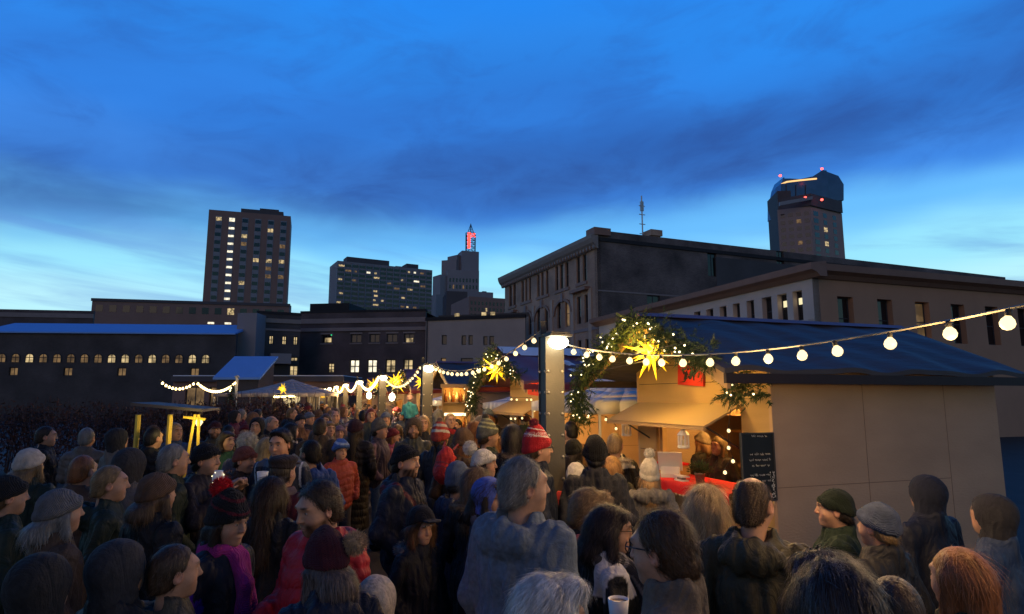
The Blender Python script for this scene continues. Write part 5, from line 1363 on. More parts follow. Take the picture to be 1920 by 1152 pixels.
def body_mesh(T, J, step, face, skin_kw, hands=True, headscale=1.0):
    f = Field(); head_prims(f, T, face)
    f.cone((0, -.022, 1.56), (0, -.035, 1.42), .053, .060, .03)
    f.cone((-.12, -.03, 1.37), (.12, -.03, 1.37), .06, .06, .05); f.cone((0, -.01, 1.32), (0, 0, 1.0), .10, .10, .06)
    for sx in (-1, 1):
        a, e, w, h = J[sx]; f.cone(a, e, .045, .036, .03); f.cone(e, w, .036, .026, .02)
        f.cone((sx * .08, 0, .95), (sx * .09, .02, .49), .075, .05, .05); f.cone((sx * .09, .02, .49), (sx * .095, -.02, .09), .05, .036, .03); f.cone((sx * .095, -.02, .05), (sx * .10, .13, .035), .036, .03, .02)
    lo = np.array((-.10, -.14, 1.47)); hi = np.array((.10, .15, 1.77)); c8 = np.array([[(lo, hi)[i][0], (lo, hi)[j][1], (lo, hi)[l][2]] for i in (0, 1) for j in (0, 1) for l in (0, 1)]); c8 = (c8 - T[1]) @ T[0].T + T[1]
    ax = f.axes(step[0], (step[1], c8.min(0), c8.max(0))); V, Q = nets(f.sample(ax), ax); parts = [(V, Q)]
    if hands:
        for sx in (-1, 1):
            a, e, w, h = J[sx]
            if h or hands == 2: parts.append(hand_mesh(w, e, sx))
    nb = sum(len(p[0]) for p in parts); ec = None
    if face:
        ecs = []
        for sx in (-1, 1):
            na, nb_ = 15, 7; u, w = np.meshgrid(np.linspace(-1, 1, na), np.linspace(-1, 1, nb_), indexing='ij'); hgt = .0052 * (1 - u ** 2) ** .6 + .0002
            x = u * .0130; z = w * hgt - .0006 * u * sx; y = .0715 + .0135 * np.sqrt(np.clip(1 - (x / .0155) ** 2 - (z / .012) ** 2, .02, 1)) + .0016
            pv = np.stack([sx * .031 + x, y, 1.644 + z], -1).reshape(-1, 3); i = np.arange(na * nb_).reshape(na, nb_)
            q = np.stack([i[:-1, :-1], i[1:, :-1], i[1:, 1:], i[:-1, 1:]], -1).reshape(-1, 4); parts.append((xf(pv, T), q))
            d = np.sqrt(x ** 2 + z ** 2).ravel(); c = np.tile(np.array((.46, .43, .40)), (len(d), 1)); c[d < .0056] = skin_kw.get('eye', (.06, .04, .025)); c[d < .0026] = (.004, .004, .004); c[np.abs(w.ravel()) > .8] = (.045, .025, .02); ecs.append(c)
        ec = np.concatenate(ecs)
    V, Q = join_arrays(parts); kw_ = {k: v for k, v in skin_kw.items() if k != 'eye'}
    def colr(v):
        c = skin_color(v, T, **kw_)
        if ec is not None: c[len(c) - len(ec):] = ec
        return c
    me = mk('body', V, Q, colr); return me

# ---- hair strands laid over a grown hair mesh
def strands(V, nrm, n, flow, length, width, rg, lift=.004, curl=0.0, seg=4, spike=0.0):
    if len(V) == 0: return np.zeros((0, 3)), np.zeros((0, 4), int)
    i = rg.integers(0, len(V), n); p = V[i].copy() + rg.normal(0, .003, (n, 3)); m = nrm[i]
    d = flow(p); d = d - m * (d * m).sum(1)[:, None] * (1 - spike); d /= np.linalg.norm(d, axis=1)[:, None] + 1e-9
    d += rg.normal(0, .16 + curl, (n, 3)); d /= np.linalg.norm(d, axis=1)[:, None]
    if spike: d = m * spike + d * (1 - spike)
    side = np.cross(d, m); side /= np.linalg.norm(side, axis=1)[:, None] + 1e-9
    L_ = length * rg.uniform(.55, 1.25, n)[:, None]; vs = []
    for k in range(seg + 1):
        t = k / seg; w = width * (1 - t) ** .6 * .5 + .0002
        off = m * (lift * math.sin(math.pi * min(1, t * 1.0)) - .25 * t * t * L_ * (0 if spike else 1) * .6) + rg.normal(0, 1, (n, 3)) * curl * .02 * t
        c = p + d * L_ * t + off; vs += [c - side * w, c + side * w]
    Vn = np.stack(vs, 1).reshape(-1, 3); b = np.arange(n)[:, None] * (2 * (seg + 1)); q = np.concatenate([b + np.array([2*k, 2*k+1, 2*k+3, 2*k+2]) for k in range(seg)], 0); return Vn, q
def normals(V, Q):
    a = np.cross(V[Q[:, 2]] - V[Q[:, 0]], V[Q[:, 3]] - V[Q[:, 1]]); n = np.zeros_like(V)
    for k in range(4): np.add.at(n, Q[:, k], a)
    return n / (np.linalg.norm(n, axis=1)[:, None] + 1e-12)
def xf(V, T): return (V - T[1]) @ T[0].T + T[1]

def hair_mesh(kind, col, T, step, rg, ns, vary=.28, under=None):
    f = Field(); thick = .012; col = np.array(col); strand = .035; flow = lambda p: np.stack([p[:, 0] * 1.5, -.6 + 0 * p[:, 0], -.9 + 0 * p[:, 0] - (p[:, 2] - 1.72) * 3], 1)
    curl = .05; width = .0018; ns = int(ns * 1.5); spike = 0; lift = .004
    if kind in ('short', 'crop', 'bald', 'quiff'):
        th = {'short': .010, 'crop': .006, 'bald': .004, 'quiff': .014}[kind]
        f.ell((0, -.020, 1.650), (.0765 + th, .095 + th, .1035 + th), .02); f.ell((0, -.07, 1.585), (.058 + th * .6, .038 + th, .055), .03)
        for sx in (-1, 1): f.ell((sx * .066, .012, 1.625), (.013 + th * .3, .022, .038), .015)
        if kind == 'quiff': f.ell((0, .055, 1.738), (.055, .042, .022), .04)
        f.plane((0, .050, 1.712), (0, 1.0, -.50)); f.plane((0, .03, 1.60), (0, .80, -.62)); f.plane((0, -.06, 1.553), (0, .25, -1))
        if kind == 'bald': f.ell((0, .0, 1.78), (.055, .085, .075), .01, 's'); 
        for sx in (-1, 1): f.ell((sx * .09, .0, 1.615), (.022, .028, .036), .008, 's')
        strand = {'short': .042, 'crop': .013, 'bald': .013, 'quiff': .045}[kind]; width = .0018; curl = .07 if kind in ('short', 'quiff') else .03; lift = .005 if kind in ('short', 'quiff') else .002; vary = .35
        if kind in ('crop', 'bald'): spike = .35
    elif kind == 'sweep':     # soft straight hair cut at the nape
        f.ell((0, -.020, 1.655), (.089, .108, .110), .02); f.ell((0, -.07, 1.585), (.070, .045, .06), .03); f.ell((0, .06, 1.738), (.062, .04, .028), .03)
        for sx in (-1, 1): f.ell((sx * .078, .01, 1.635), (.018, .035, .055), .02)
        f.plane((0, .078, 1.70), (0, 1, -.35)); f.plane((0, .045, 1.60), (0, .9, -.5)); f.plane((0, -.06, 1.53), (0, 0, -1)); strand = .06; curl = .03; lift = .003; width = .0015; ns = int(ns * 2.2); vary = .22
    elif kind == 'puff':      # short, full, swept hair
        f.ell((0, -.020, 1.662), (.102, .118, .115), .02); f.ell((0, -.075, 1.60), (.078, .05, .065), .03); f.ell((0, .062, 1.735), (.07, .045, .035), .03)
        for sx in (-1, 1): f.ell((sx * .078, .02, 1.645), (.026, .035, .05), .02)
        f.plane((0, .078, 1.70), (0, 1, -.35)); f.plane((0, .04, 1.60), (0, .9, -.5)); f.plane((0, -.06, 1.535), (0, 0, -1)); strand = .05; curl = .11; lift = .008; width = .0022; ns = int(ns * 1.5)
    elif kind in ('long', 'bob', 'wavy'):
        zl = {'long': 1.20, 'bob': 1.47, 'wavy': 1.33}[kind]; w = {'long': .088, 'bob': .098, 'wavy': .10}[kind]
        f.ell((0, -.020, 1.655), (.092, .111, .111), .02)
        f.cone((0, -.075, 1.62), (0, -.095, zl + .05), w * .82, w * (.80 if kind != 'bob' else .95), .05)
        for sx in (-1, 1): f.cone((sx * .075, .0, 1.64), (sx * (.085 if kind != 'long' else .075), -.01 if kind != 'bob' else .01, zl + (.05 if kind != 'long' else .12)), .030, .034, .03)
        if kind != 'long': f.ell((0, .06, 1.715), (.064, .036, .03), .02)
        f.ell((0, .10, 1.60), (.056, .095, .10), .02, 's')
        for sx in (-1, 1): f.ell((sx * .085, .085, 1.595), (.06, .062, .098), .02, 's')
        f.plane((0, .098, 1.70), (0, 1, -.1)); f.plane((0, 0, zl), (0, 0, -1), .02)
        strand = .11 if kind != 'bob' else .08; curl = .03 if kind != 'wavy' else .11; width = .0022; lift = .005; ns = int(ns * 1.5)
        flow = lambda p: np.stack([p[:, 0] * .8 * (p[:, 2] > 1.64), -.5 * (p[:, 2] > 1.66), -1.2 + 0 * p[:, 0]], 1)
    elif kind == 'curly':
        for k in range(46):
            z = 1 - 2 * (k + .5) / 46; a = k * 2.4; q = math.sqrt(1 - z * z); c = np.array((.085 * q * math.cos(a), -.02 + .10 * q * math.sin(a), 1.66 + .095 * z))
            if c[1] > .055 and c[2] < 1.71: continue
            if c[2] < 1.56 and c[1] > -.03: continue
            f.ell(c, (.034, .034, .03), .012)
        strand = .03; curl = .5; lift = .012
    ax = f.axes(step, pad=.015); V, Q = nets(f.sample(ax), ax)
    if len(V) == 0: return None
    nr = normals(V, Q); sv, sq = strands(V, nr, ns, flow, strand, width, rg, lift, curl, spike=spike)
    base = np.tile(col * .8, (len(V), 1)); v2 = rg.uniform(1 - vary, 1 + vary, (len(sv) // 10, 1)); sc = np.repeat(col[None] * v2, 10, 0)
    if kind in ('long', 'bob', 'wavy', 'curly', 'puff'): sc *= 1.0
    if kind in ('long', 'bob', 'wavy', 'puff', 'sweep') and len(sv):      # no lock may fall across the face
        k3 = sv.reshape(-1, 10, 3); bad = ((k3[:, :, 1] > .050) & (k3[:, :, 2] < 1.672)).any(1); keep = np.nonzero(~bad)[0]; n_ = len(keep)
        sv = k3[keep].reshape(-1, 3); sc = sc.reshape(-1, 10, 3)[keep].reshape(-1, 3); b_ = np.arange(n_)[:, None] * 10; sq = np.concatenate([b_ + np.array([2*k, 2*k+1, 2*k+3, 2*k+2]) for k in range(4)], 0)
    VV, QQ = join_arrays([(V, Q), (sv, sq)]); C = np.concatenate([base, sc])
    if under is not None:
        zb, tl = under; w = np.clip((VV[:, 2] - (zb + (VV[:, 1] - .06) * (-tl * 6)) + .02) / .02, 0, 1)[:, None]; c0 = np.array((0, -.02, 1.64))
        q_ = VV - c0; lim = 1 / np.maximum(1, np.sqrt(((q_ / np.array((.082, .100, .102))) ** 2).sum(1)))[:, None]; VV = c0 + q_ * (1 - w * (1 - lim))
    me = mk('hair', xf(VV, T), QQ, C); return me
def hat_mesh(spec, T, step, rg):
    kind = spec['k']; f = Field(); col = np.array(spec['c']); extra = []
    tilt = spec.get('tilt', -.055); zb = spec.get('zb', 1.658); tall = spec.get('tall', 0.0)
    stripes = spec.get('stripes')
    if kind in ('beanie', 'cap'):
        f.ell((0, -.020, 1.66), (.095, .113, .112), .02)
        if tall: f.ell((0, -.03, 1.70 + tall * .5), (.074, .085, .085 + tall * .5), .05)
        f.plane((0, .06, zb), (0, -tilt * 6, -1), .006)
        if kind == 'beanie':
            for k in range(26):
                a = 2 * math.pi * k / 26; y = -.02 + .105 * math.sin(a); x = .088 * math.cos(a); z = zb + .024 - (y - .06) * tilt * 6
                f.ell((x, y, z), (.017, .017, .027), .014)
        else:
            f.ell((0, .125, zb + .012), (.068, .062, .008), .012); f.ell((0, -.02, 1.775), (.012, .012, .006), .006)
    elif kind == 'flat':
        f.ell((0, -.01, 1.725), (.104, .125, .042), .03); f.ell((0, -.02, 1.68), (.093, .108, .045), .03); f.ell((0, .11, 1.69), (.07, .05, .012), .02); f.plane((0, 0, 1.655), (0, -.15, -1), .008)
    elif kind == 'furhat':
        f.ell((0, -.02, 1.675), (.115, .128, .115), .02); f.ell((.088, -.005, 1.61), (.03, .05, .07), .03); f.ell((-.088, -.005, 1.61), (.03, .05, .07), .03); f.ell((0, .10, 1.60), (.07, .08, .095), .01, 's')
    elif kind == 'hood':
        f.ell((0, -.028, 1.650), (.108, .128, .128), .02); f.ell((0, -.03, 1.52), (.095, .095, .09), .05); f.ell((0, .085, 1.61), (.077, .085, .108), .012, 's'); f.cone((0, .12, 1.60), (0, .02, 1.60), .075, .07, .01, 's')
    if spec.get('ribs', True) and kind == 'beanie': gk = folds(.0045, int(abs(col.sum()) * 97) % 31, 22); disp = lambda p: .0024 * np.sin(np.arctan2(p[:, 0], p[:, 1] + .02) * 42) + gk(p)
    elif kind == 'hood': disp = folds(.004, 3, 20)
    else: disp = folds(.002, 2, 20)
    ax = f.axes(step, pad=.015); V, Q = nets(f.sample(ax, disp), ax); C = np.tile(col, (len(V), 1)).astype(float)
    if stripes:
        for z0, z1, c in stripes:
            zz = V[:, 2] + (V[:, 1] - .06) * (-tilt) * 3; C[(zz > z0) & (zz < z1)] = c
    if spec.get('zig'):       # small knitted figures in a pale band
        z0, z1, c = spec['zig']; zz = V[:, 2]; a = np.arctan2(V[:, 0], V[:, 1] + .02); m = (zz > z0) & (zz < z1) & (np.abs(((a * 4.2) % 1) - .5 + .25 * np.sin(zz * 300)) < .16); C[m] = c
    parts = [(V, Q)]; cols = [C]
    if kind in ('furhat',) or spec.get('furry'):
        nr = normals(V, Q); sv, sq = strands(V, nr, 2200, lambda p: np.stack([p[:, 0], p[:, 1], -.4 + 0 * p[:, 0]], 1), .022, .0022, rg, spike=.55); parts.append((sv, sq)); cols.append(np.repeat(col[None] * rg.uniform(.7, 1.35, (len(sv) // 10, 1)), 10, 0))
    VV, QQ = join_arrays(parts); me = mk('hat', xf(VV, T), QQ, np.concatenate(cols)); pom = None
    if spec.get('pom') is not None:
        pc = np.array(spec['pom']); r = spec.get('pr', .042); c = np.array(spec.get('pp', (0, -.04, 1.79 + tall))); g = Field().ell(c, (r * .8,) * 3); ax = g.axes(step, pad=.012); V, Q = nets(g.sample(ax), ax); nr = normals(V, Q)
        sv, sq = strands(V, nr, 1900, lambda p: p - c, r * .34, .0020, rg, spike=.7); VV, QQ = join_arrays([(V, Q), (sv, sq)])
        pom = mk('pompom', xf(VV, T), QQ, np.concatenate([np.tile(pc, (len(V), 1)), np.repeat(pc[None] * rg.uniform(.75, 1.2, (len(sv) // 10, 1)), 10, 0)]))
    return me, pom
def jacket_mesh(J, spec, step, seed, T):
    f = Field(); b = spec.get('bulk', .0); hem = spec.get('hem', .80); q = spec.get('quilt', 0); fem = spec.get('fem', 0)
    f.ell((0, -.005, .96), (.195 + b - .005 * fem, .150 + b, .20), .06); f.ell((0, .012, 1.12), (.190 + b - .025 * fem, .142 + b, .20), .06); f.ell((0, -.005, 1.27), (.200 + b - .02 * fem, .138 + b, .19), .06)
    f.cone((-.135, -.028, 1.40), (.135, -.028, 1.40), .070 + b * .5, .070 + b * .5, .06); f.cone((0, -.03, 1.455), (.17, -.025, 1.395), .06, .05, .05); f.cone((0, -.03, 1.455), (-.17, -.025, 1.395), .06, .05, .05); f.ell((0, -.03, 1.43), (.105, .085, .06), .05)
    if hem < .80: f.cone((0, 0, .95), (0, 0, hem - .1), .185 + b, .215 + b, .08)
    for sx in (-1, 1):
        a, e, w, h = J[sx]; d = (w - e) / np.linalg.norm(w - e)
        f.cone(a, e, .066 + b * .8, .057 + b * .7, .026, quilt=q and 5); f.cone(e, w - d * .015, .060 + b * .7, .044 + b * .4, .03, quilt=q and 4)
    col = spec.get('collar', 1)
    if col:
        n = 16; ch = .035 * col
        for k in range(n):
            a = 2 * math.pi * k / n; f.ell((.082 * math.cos(a), -.028 + .078 * math.sin(a), 1.468 + ch * .3 - .018 * math.sin(a)), (.024, .024, .030 + ch * .6), .018)
    f.plane((0, 0, hem), (0, 0, -1), .02)
    if spec.get('hoodd'):
        h = spec['hoodd']; f.ell((0, -.135, 1.425), (.135 * h, .075, .085), .03); f.cone((-.095, -.07, 1.455), (-.055, .06, 1.43), .034, .026, .03); f.cone((.095, -.07, 1.455), (.055, .06, 1.43), .034, .026, .03); f.ell((0, -.085, 1.515), (.085, .06, .055), .025, 's')
    g = folds(spec.get('fold', .017), seed, spec.get('ff', 19.))
    if q: qq = quilting(spec.get('qh', .09), .013, seed); disp = lambda p: np.where(np.abs(p[:, 0]) < .2 + b, qq(p), g(p) * .5)
    else: disp = g
    ax = f.axes(step); V, Q = nets(f.sample(ax, disp), ax); c = np.array(spec['c']); C = np.tile(c, (len(V), 1)).astype(float)
    if spec.get('panel'):
        for fn, cc in spec['panel']: C[fn(V)] = cc
    if spec.get('plaid'):
        u = np.abs(np.sin(V[:, 0] * 42)) > .8; v = np.abs(np.sin(V[:, 2] * 42)) > .8; C[u | v] = spec['plaid']
    if spec.get('zip'): C[(np.abs(V[:, 0]) < .008) & (V[:, 1] > .05)] = spec['zip']
    me = mk('jacket', V, Q, C); trim = None
    if spec.get('furtrim') is not None:
        fc = np.array(spec['furtrim']); g2 = Field(); n = 15
        for k in range(n):
            a = math.pi * (k / (n - 1)) ; up = spec.get('furup', 0)
            if up: c = ((.112) * math.cos(a * 1.25 - .39), .045 - .01 * math.sin(a), 1.60 + .125 * math.sin(a * 1.25 - .39))
            else: c = (.142 * math.cos(a), -.06 - .125 * math.sin(a), 1.46 + .015 * math.sin(a))
            g2.ell(c, (.026, .026, .026), .02)
        ax = g2.axes(max(step, .011), pad=.015); V, Q = nets(g2.sample(ax), ax); nr = normals(V, Q); rg = np.random.default_rng(seed)
        sv, sq = strands(V, nr, 2400, lambda p: p - np.array((0, -.05, 1.47)), .028, .0022, rg, spike=.65); VV, QQ = join_arrays([(V, Q), (sv, sq)])
        if up: VV = xf(VV, T)
        trim = mk('fur_trim', VV, QQ, np.concatenate([np.tile(fc * .8, (len(V), 1)), np.repeat(fc[None] * rg.uniform(.6, 1.3, (len(sv) // 10, 1)), 10, 0)]))
    return me, trim
def trouser_mesh(spec, step, seed):
    f = Field(); f.ell((0, 0, .93), (.165, .125, .13), .05)
    for sx in (-1, 1): f.cone((sx * .085, 0, .90), (sx * .095, .025, .49), .092, .068, .05); f.cone((sx * .095, .025, .49), (sx * .10, -.015, .10), .068, .060, .03)
    f.plane((0, 0, .075), (0, 0, -1), .01); ax = f.axes(step); V, Q = nets(f.sample(ax, folds(.006, seed, 16)), ax); return mk('trousers', V, Q, np.array(spec))
def shoe_mesh(step):
    f = Field(); f.cone((0, -.03, .05), (0, .15, .042), .046, .042, .03); f.cone((0, -.025, .06), (0, -.02, .13), .048, .05, .03); f.plane((0, 0, 0), (0, 0, -1), .006); ax = f.axes(step); V, Q = nets(f.sample(ax), ax); return mk('shoe', V, Q, (.02, .018, .017))
_shoe = shoe_mesh(.014)
def glasses(T):
    b = MB()
    for sx in (-1, 1):
        b.tube([(sx * .031 + .021 * math.cos(a), .108, 1.643 + .016 * math.sin(a)) for a in [2 * math.pi * k / 14 for k in range(15)]], .0022, 5, cap=False)
        b.tube([(sx * .052, .106, 1.648), (sx * .083, .05, 1.648), (sx * .085, -.02, 1.640)], .0024, 5)
    b.tube([(-.010, .110, 1.648), (.010, .110, 1.648)], .002, 5); b.v = [tuple(x) for x in xf(np.array(b.v), T)]
    return b.mesh('glasses')
def scarf_mesh(spec, step, seed):
    f = Field(); n = 18
    for k in range(n):
        a = 2 * math.pi * k / n; f.ell((.085 * math.cos(a), -.025 + .082 * math.sin(a), 1.478 + .012 * math.sin(2 * a) - .02 * math.sin(a)), (.034, .034, .046), .02)
    if spec.get('tail'): f.cone((.03, .09, 1.44), (.05, .17, 1.32), .036, .04, .03); f.cone((.05, .17, 1.32), (.06, .175, spec.get('tz', 1.0)), .04, .045, .03); f.cone((-.03, .09, 1.44), (-.04, .165, 1.12), .036, .04, .03)
    ax = f.axes(step); V, Q = nets(f.sample(ax, folds(.006, seed, 26)), ax); C = np.tile(np.array(spec['c']), (len(V), 1)).astype(float)
    if spec.get('st') is not None: C[np.abs(np.sin(V[:, 0] * 70 + V[:, 2] * 25)) > .8] = spec['st']
    return mk('scarf', V, Q, C)

def person(px, py, D, yaw, label, hair=None, hat=None, jk=None, pants=(.03, .035, .05), arms='pocket', hy=0, hp=0, hr=0, child=0, beard=None, glass=False, scarf=None, q=1, top=None, brow=None, tone=SK, shoes=True, dz=0, name='person', loc=None, height=None, group=None, ns=1500, hands=True, feet=True, lips=(.40, .20, .145)):
    """px,py: where the very top of the head (or hat) shows in the photograph, D: distance; yaw 0 looks at the camera, 90 to the right"""
    extra = 0
    if hat: extra = {'beanie': .025, 'cap': .025, 'flat': .018, 'furhat': .04, 'hood': .03}[hat['k']] + hat.get('tall', 0)
    elif hair: extra = {'puff': .03, 'sweep': .017, 'curly': .03, 'quiff': .02}.get(hair[0], .013)
    if loc is None: p = P(px, py, D); x, y, zt = p.x, p.y, p.z
    else: x, y = loc; zt = height + extra
    s = (zt) / (1.75 + extra); s = s if height is None else height / 1.75
    seed = len(label) * 13 + int(px or x * 7) % 97; rg = np.random.default_rng(seed)
    T = (rot3(R(hy), R(hp), R(hr)), HP); J = rig(arms)
    if child: T = (T[0] * 1.14, HP)      # larger head on a small body
    if child: s = zt / (1.75 + extra + .03)
    t = tag(empty(name, (x, y, dz), R(180 + yaw)), label, 'person', group); t.scale = (s, s, s)
    # the head is what the photograph placed: shift the feet so that a turned, bent head still lands there
    st = {2: (.022, .0044), 1: (.024, .0070), 0: (.03, .014)}[q]; hs = {2: .0065, 1: .010, 0: .016}[q]; js = {2: .011, 1: .016, 0: .026}[q]; ns_ = {2: ns, 1: int(ns * .45), 0: 220}[q]
    kw = dict(beard=beard, tone=tone, lips=lips)
    if brow is not None: kw['brow'] = brow
    bm = body_mesh(T, J, st, q > 0, kw, hands and (2 if hands == 2 else 1) if q > 0 else False); link('body', bm, t, [M['skin']])
    if hair:
        hm = hair_mesh(hair[0], HC[hair[1]] if isinstance(hair[1], str) else hair[1], T, hs, rg, ns_, under=(hat.get('zb', 1.658), hat.get('tilt', -.055)) if hat and hat['k'] != 'hood' else None)
        if hm: link('hair', hm, t, [M['hair']])
    if hat:
        hm, pom = hat_mesh(hat, T, hs, rg); nm = {'beanie': 'knit_hat', 'cap': 'cap', 'flat': 'flat_cap', 'furhat': 'fur_hat', 'hood': 'hood'}[hat['k']]
        o = link(nm, hm, t, [M['knit'] if hat['k'] == 'beanie' else M['fur'] if hat['k'] == 'furhat' else M['cloth']])
        if pom: link('pompom', pom, o, [M['fur']])
    if jk:
        jm, trim = jacket_mesh(J, jk, js, seed % 50, T); o = link('jacket' if jk.get('hem', .8) > .7 else 'coat', jm, t, [M['nylon'] if jk.get('m', 'n') == 'n' else M['cloth'] if jk['m'] == 'c' else M['fur']])
        if trim: link('fur_trim', trim, o, [M['fur']])
    link('trousers', trouser_mesh(pants, {2: .02, 1: .024, 0: .034}[q], seed % 40), t, [M['denim']])
    if feet:
        for sx in (-1, 1): o = bpy.data.objects.new('shoe', _shoe); COL.objects.link(o); o.parent = t; o.location = (sx * .10, .01, 0)
    if glass: link('glasses', glasses(T), t, [M['lens']])
    if scarf: link('scarf', scarf_mesh(scarf, js * .9, seed % 30), t, [M['knit']])
    if hat and hat.get('k') == 'hood': pass
    return t
_shoe.materials.append(M['cloth'])
def copy_person(src, loc, yaw, s, label, group, tint=None):
    t = src.copy(); COL.objects.link(t); t.location = (*loc, 0); t.rotation_euler = (0, 0, R(180 + yaw)); t.scale = (s, s, s)
    t['label'] = label; t['group'] = group
    for ch in list(KIDS[src]):
        c = ch.copy(); COL.objects.link(c); c.parent = t
        if tint and ch.name.split('.')[0] in tint: k = tint[ch.name.split('.')[0]]; c.color = (*k, 1)
    return t
KIDS = {}
# ------------------------------------------------------------------ the crowd, from the nearest heads back
NAVY = (.016, .02, .036); BLK = (.011, .012, .015); DK = (.02, .021, .026); OLIVE = (.05, .048, .036); JEAN = (.06, .09, .14)
PP = person
# nearest row
PP(1022, 1076, 1.85, 112, 'white haired woman in dark glasses at the bottom edge, close to the camera', ('sweep', 'white'), None, dict(c=DK, m='c'), hy=0, glass=True, q=2, ns=5200, hp=-8)
PP(1558, 1043, 1.45, 170, 'dark brown haired head very close at the bottom right corner', ('sweep', (.05, .036, .032)), None, dict(c=BLK), q=2, ns=4200)
PP(1243, 956, 2.2, -115, 'bespectacled man with brown hair in a grey brown coat, looking left', ('short', (.075, .042, .022)), None, dict(c=(.125, .10, .078), m='c', collar=1.8, fold=.012, hem=.6), glass=True, q=2, ns=5200, hy=-12, hp=-6)
PP(1409, 890, 3.0, 150, 'balding man in a dark olive hooded jacket beside the chalkboard', ('bald', (.09, .058, .035)), None, dict(c=(.052, .047, .030), hoodd=1.05, fold=.014), q=2, ns=4200, hy=-14)
PP(983, 857, 3.05, 138, 'grey haired man in a blue grey hooded jacket, tallest in front', ('short', (.21, .205, .20)), None, dict(c=(.115, .15, .20), m='c', hoodd=1.1, bulk=.035, fold=.015, hem=.68), q=2, ns=5200, hy=-30, arms='down')
PP(1322, 907, 3.35, 165, 'woman with long blond hair and a pale pink coat before the counter', ('wavy', (.46, .33, .17)), None, dict(c=(.42, .235, .205), m='f', fem=1), q=2, ns=4800, hy=-10)
PP(1143, 947, 3.25, 96, 'woman with dark bob and glasses in a white and black vest with scarf', ('bob', (.022, .015, .017)), None, dict(c=BLK, fem=1, panel=[(lambda V: (V[:, 2] > 1.31) & (np.abs(V[:, 0]) > .085) & (np.abs(V[:, 0]) < .235), (.50, .50, .54))]), glass=True, q=2, ns=4800, hy=-14, hp=-6, scarf=dict(c=(.045, .045, .055), st=(.20, .20, .22), tail=1, tz=1.05))
PP(1100, 915, 3.6, 98, 'woman with short tousled light brown hair and a dark jacket, pink scarf', ('puff', (.25, .155, .075)), None, dict(c=(.018, .018, .018), fem=1), q=2, ns=4600, hp=-12, hy=-8, scarf=dict(c=(.5, .13, .16)))
PP(622, 988, 2.75, 205, 'person in a drooping maroon knit hat with tan pompom, seen from behind', ('bob', (.13, .10, .085)), dict(k='beanie', c=(.055, .012, .022), tall=.03, pom=(.44, .31, .19), pr=.056, pp=(.10, -.13, 1.70)), dict(c=NAVY, hoodd=1), q=2, hp=-18, hy=20, ns=2600)
PP(607, 899, 3.15, -35, 'bearded man in a red puffer jacket looking down at left', ('short', (.055, .035, .021)), None, dict(c=(.38, .020, .032), quilt=1, qh=.085, hoodd=1.15, bulk=.02, collar=1.4), beard=(.05, .027, .016), brow=(.03, .018, .012), q=2, ns=4600, hp=-14, hy=-4, hands=True, arms='front')
PP(428, 917, 3.3, 78, 'girl in a striped black bobble hat with purple and pink coat, facing right', ('long', 'dark'), dict(k='beanie', c=(.012, .012, .014), tall=.03, pom=(.55, .012, .02), pr=.056, pp=(.0, -.10, 1.80), stripes=[(1.70, 1.712, (.10, .012, .02)), (1.755, 1.768, (.10, .012, .02)), (1.81, 1.82, (.25, .22, .24))]), dict(c=(.013, .016, .026), fem=1, panel=[(lambda V: (np.abs(V[:, 0]) > .17) & (V[:, 1] < .02) & (V[:, 2] < 1.36), (.10, .02, .36))]), q=2, hp=-10, hy=-8, scarf=dict(c=(.34, .03, .20), tail=1, tz=.95))
PP(708, 1078, 2.95, 172, 'small child in a cream fleece half hidden by the red puffer jacket', ('short', 'blond'), dict(k='hood', c=(.55, .47, .38)), dict(c=(.55, .47, .38), m='f'), q=1, child=1)
PP(511, 893, 4.05, 172, 'woman with very long straight brown hair over a black coat', ('long', (.045, .026, .014)), None, dict(c=BLK, fem=1, hem=.5), q=2, ns=5200)
PP(793, 948, 4.1, 55, 'girl in a black cap and fur hooded coat staring to the right', ('long', (.10, .05, .024)), dict(k='cap', c=(.010, .010, .014), zb=1.67), dict(c=(.012, .013, .018), furtrim=(.22, .20, .19), hoodd=.9, hem=.5), q=2, child=1, hy=-14, ns=2200)
PP(764, 833, 5.0, 72, 'bearded man in a black knit cap with maroon strap, facing right', ('short', (.012, .010, .010)), dict(k='beanie', c=(.008, .009, .014), zb=1.672), dict(c=(.017, .021, .036), hoodd=1, collar=1.5, bulk=.012, panel=[(lambda V: (np.abs(V[:, 0] - .12 - .05 * np.sin(V[:, 2] * 9)) < .022) & (V[:, 2] > 1.1), (.085, .016, .024))]), beard=(.014, .010, .010), q=2, hy=-6)
PP(391, 830, 5.2, 80, 'man in a black beanie raising his hands at the left edge', ('short', 'dark'), dict(k='beanie', c=(.010, .011, .014)), dict(c=(.03, .024, .026), hoodd=1), q=2, arms='up')
PP(533, 852, 4.75, 165, 'man in a dark flat cap and maroon coat with grey scarf, from behind', ('short', 'dark'), dict(k='flat', c=(.030, .022, .022)), dict(c=(.075, .013, .02), m='c', hem=.6, bulk=.01), q=2, scarf=dict(c=(.13, .095, .105)))
PP(862, 866, 4.95, 140, 'person in a slate blue beanie and navy coat beside curly hair', ('short', 'dark'), dict(k='beanie', c=(.085, .115, .19), tall=.015), dict(c=(.02, .032, .07), hoodd=1, hem=.6), q=2)
PP(896, 875, 4.6, 150, 'woman with wavy light brown hair and fur collared dark coat', ('wavy', (.15, .092, .05)), None, dict(c=(.014, .014, .018), furtrim=(.26, .17, .10), hoodd=.9, hem=.5, fem=1), q=2, ns=4200)
PP(918, 893, 4.2, 78, 'woman in a bright blue hood and dark glasses with a grey scarf', ('bob', 'dark'), dict(k='hood', c=(.07, .11, .42)), dict(c=(.018, .019, .026), m='c', fem=1, hem=.5), glass=True, q=2, hy=-10, hp=-6, scarf=dict(c=(.10, .10, .13)))
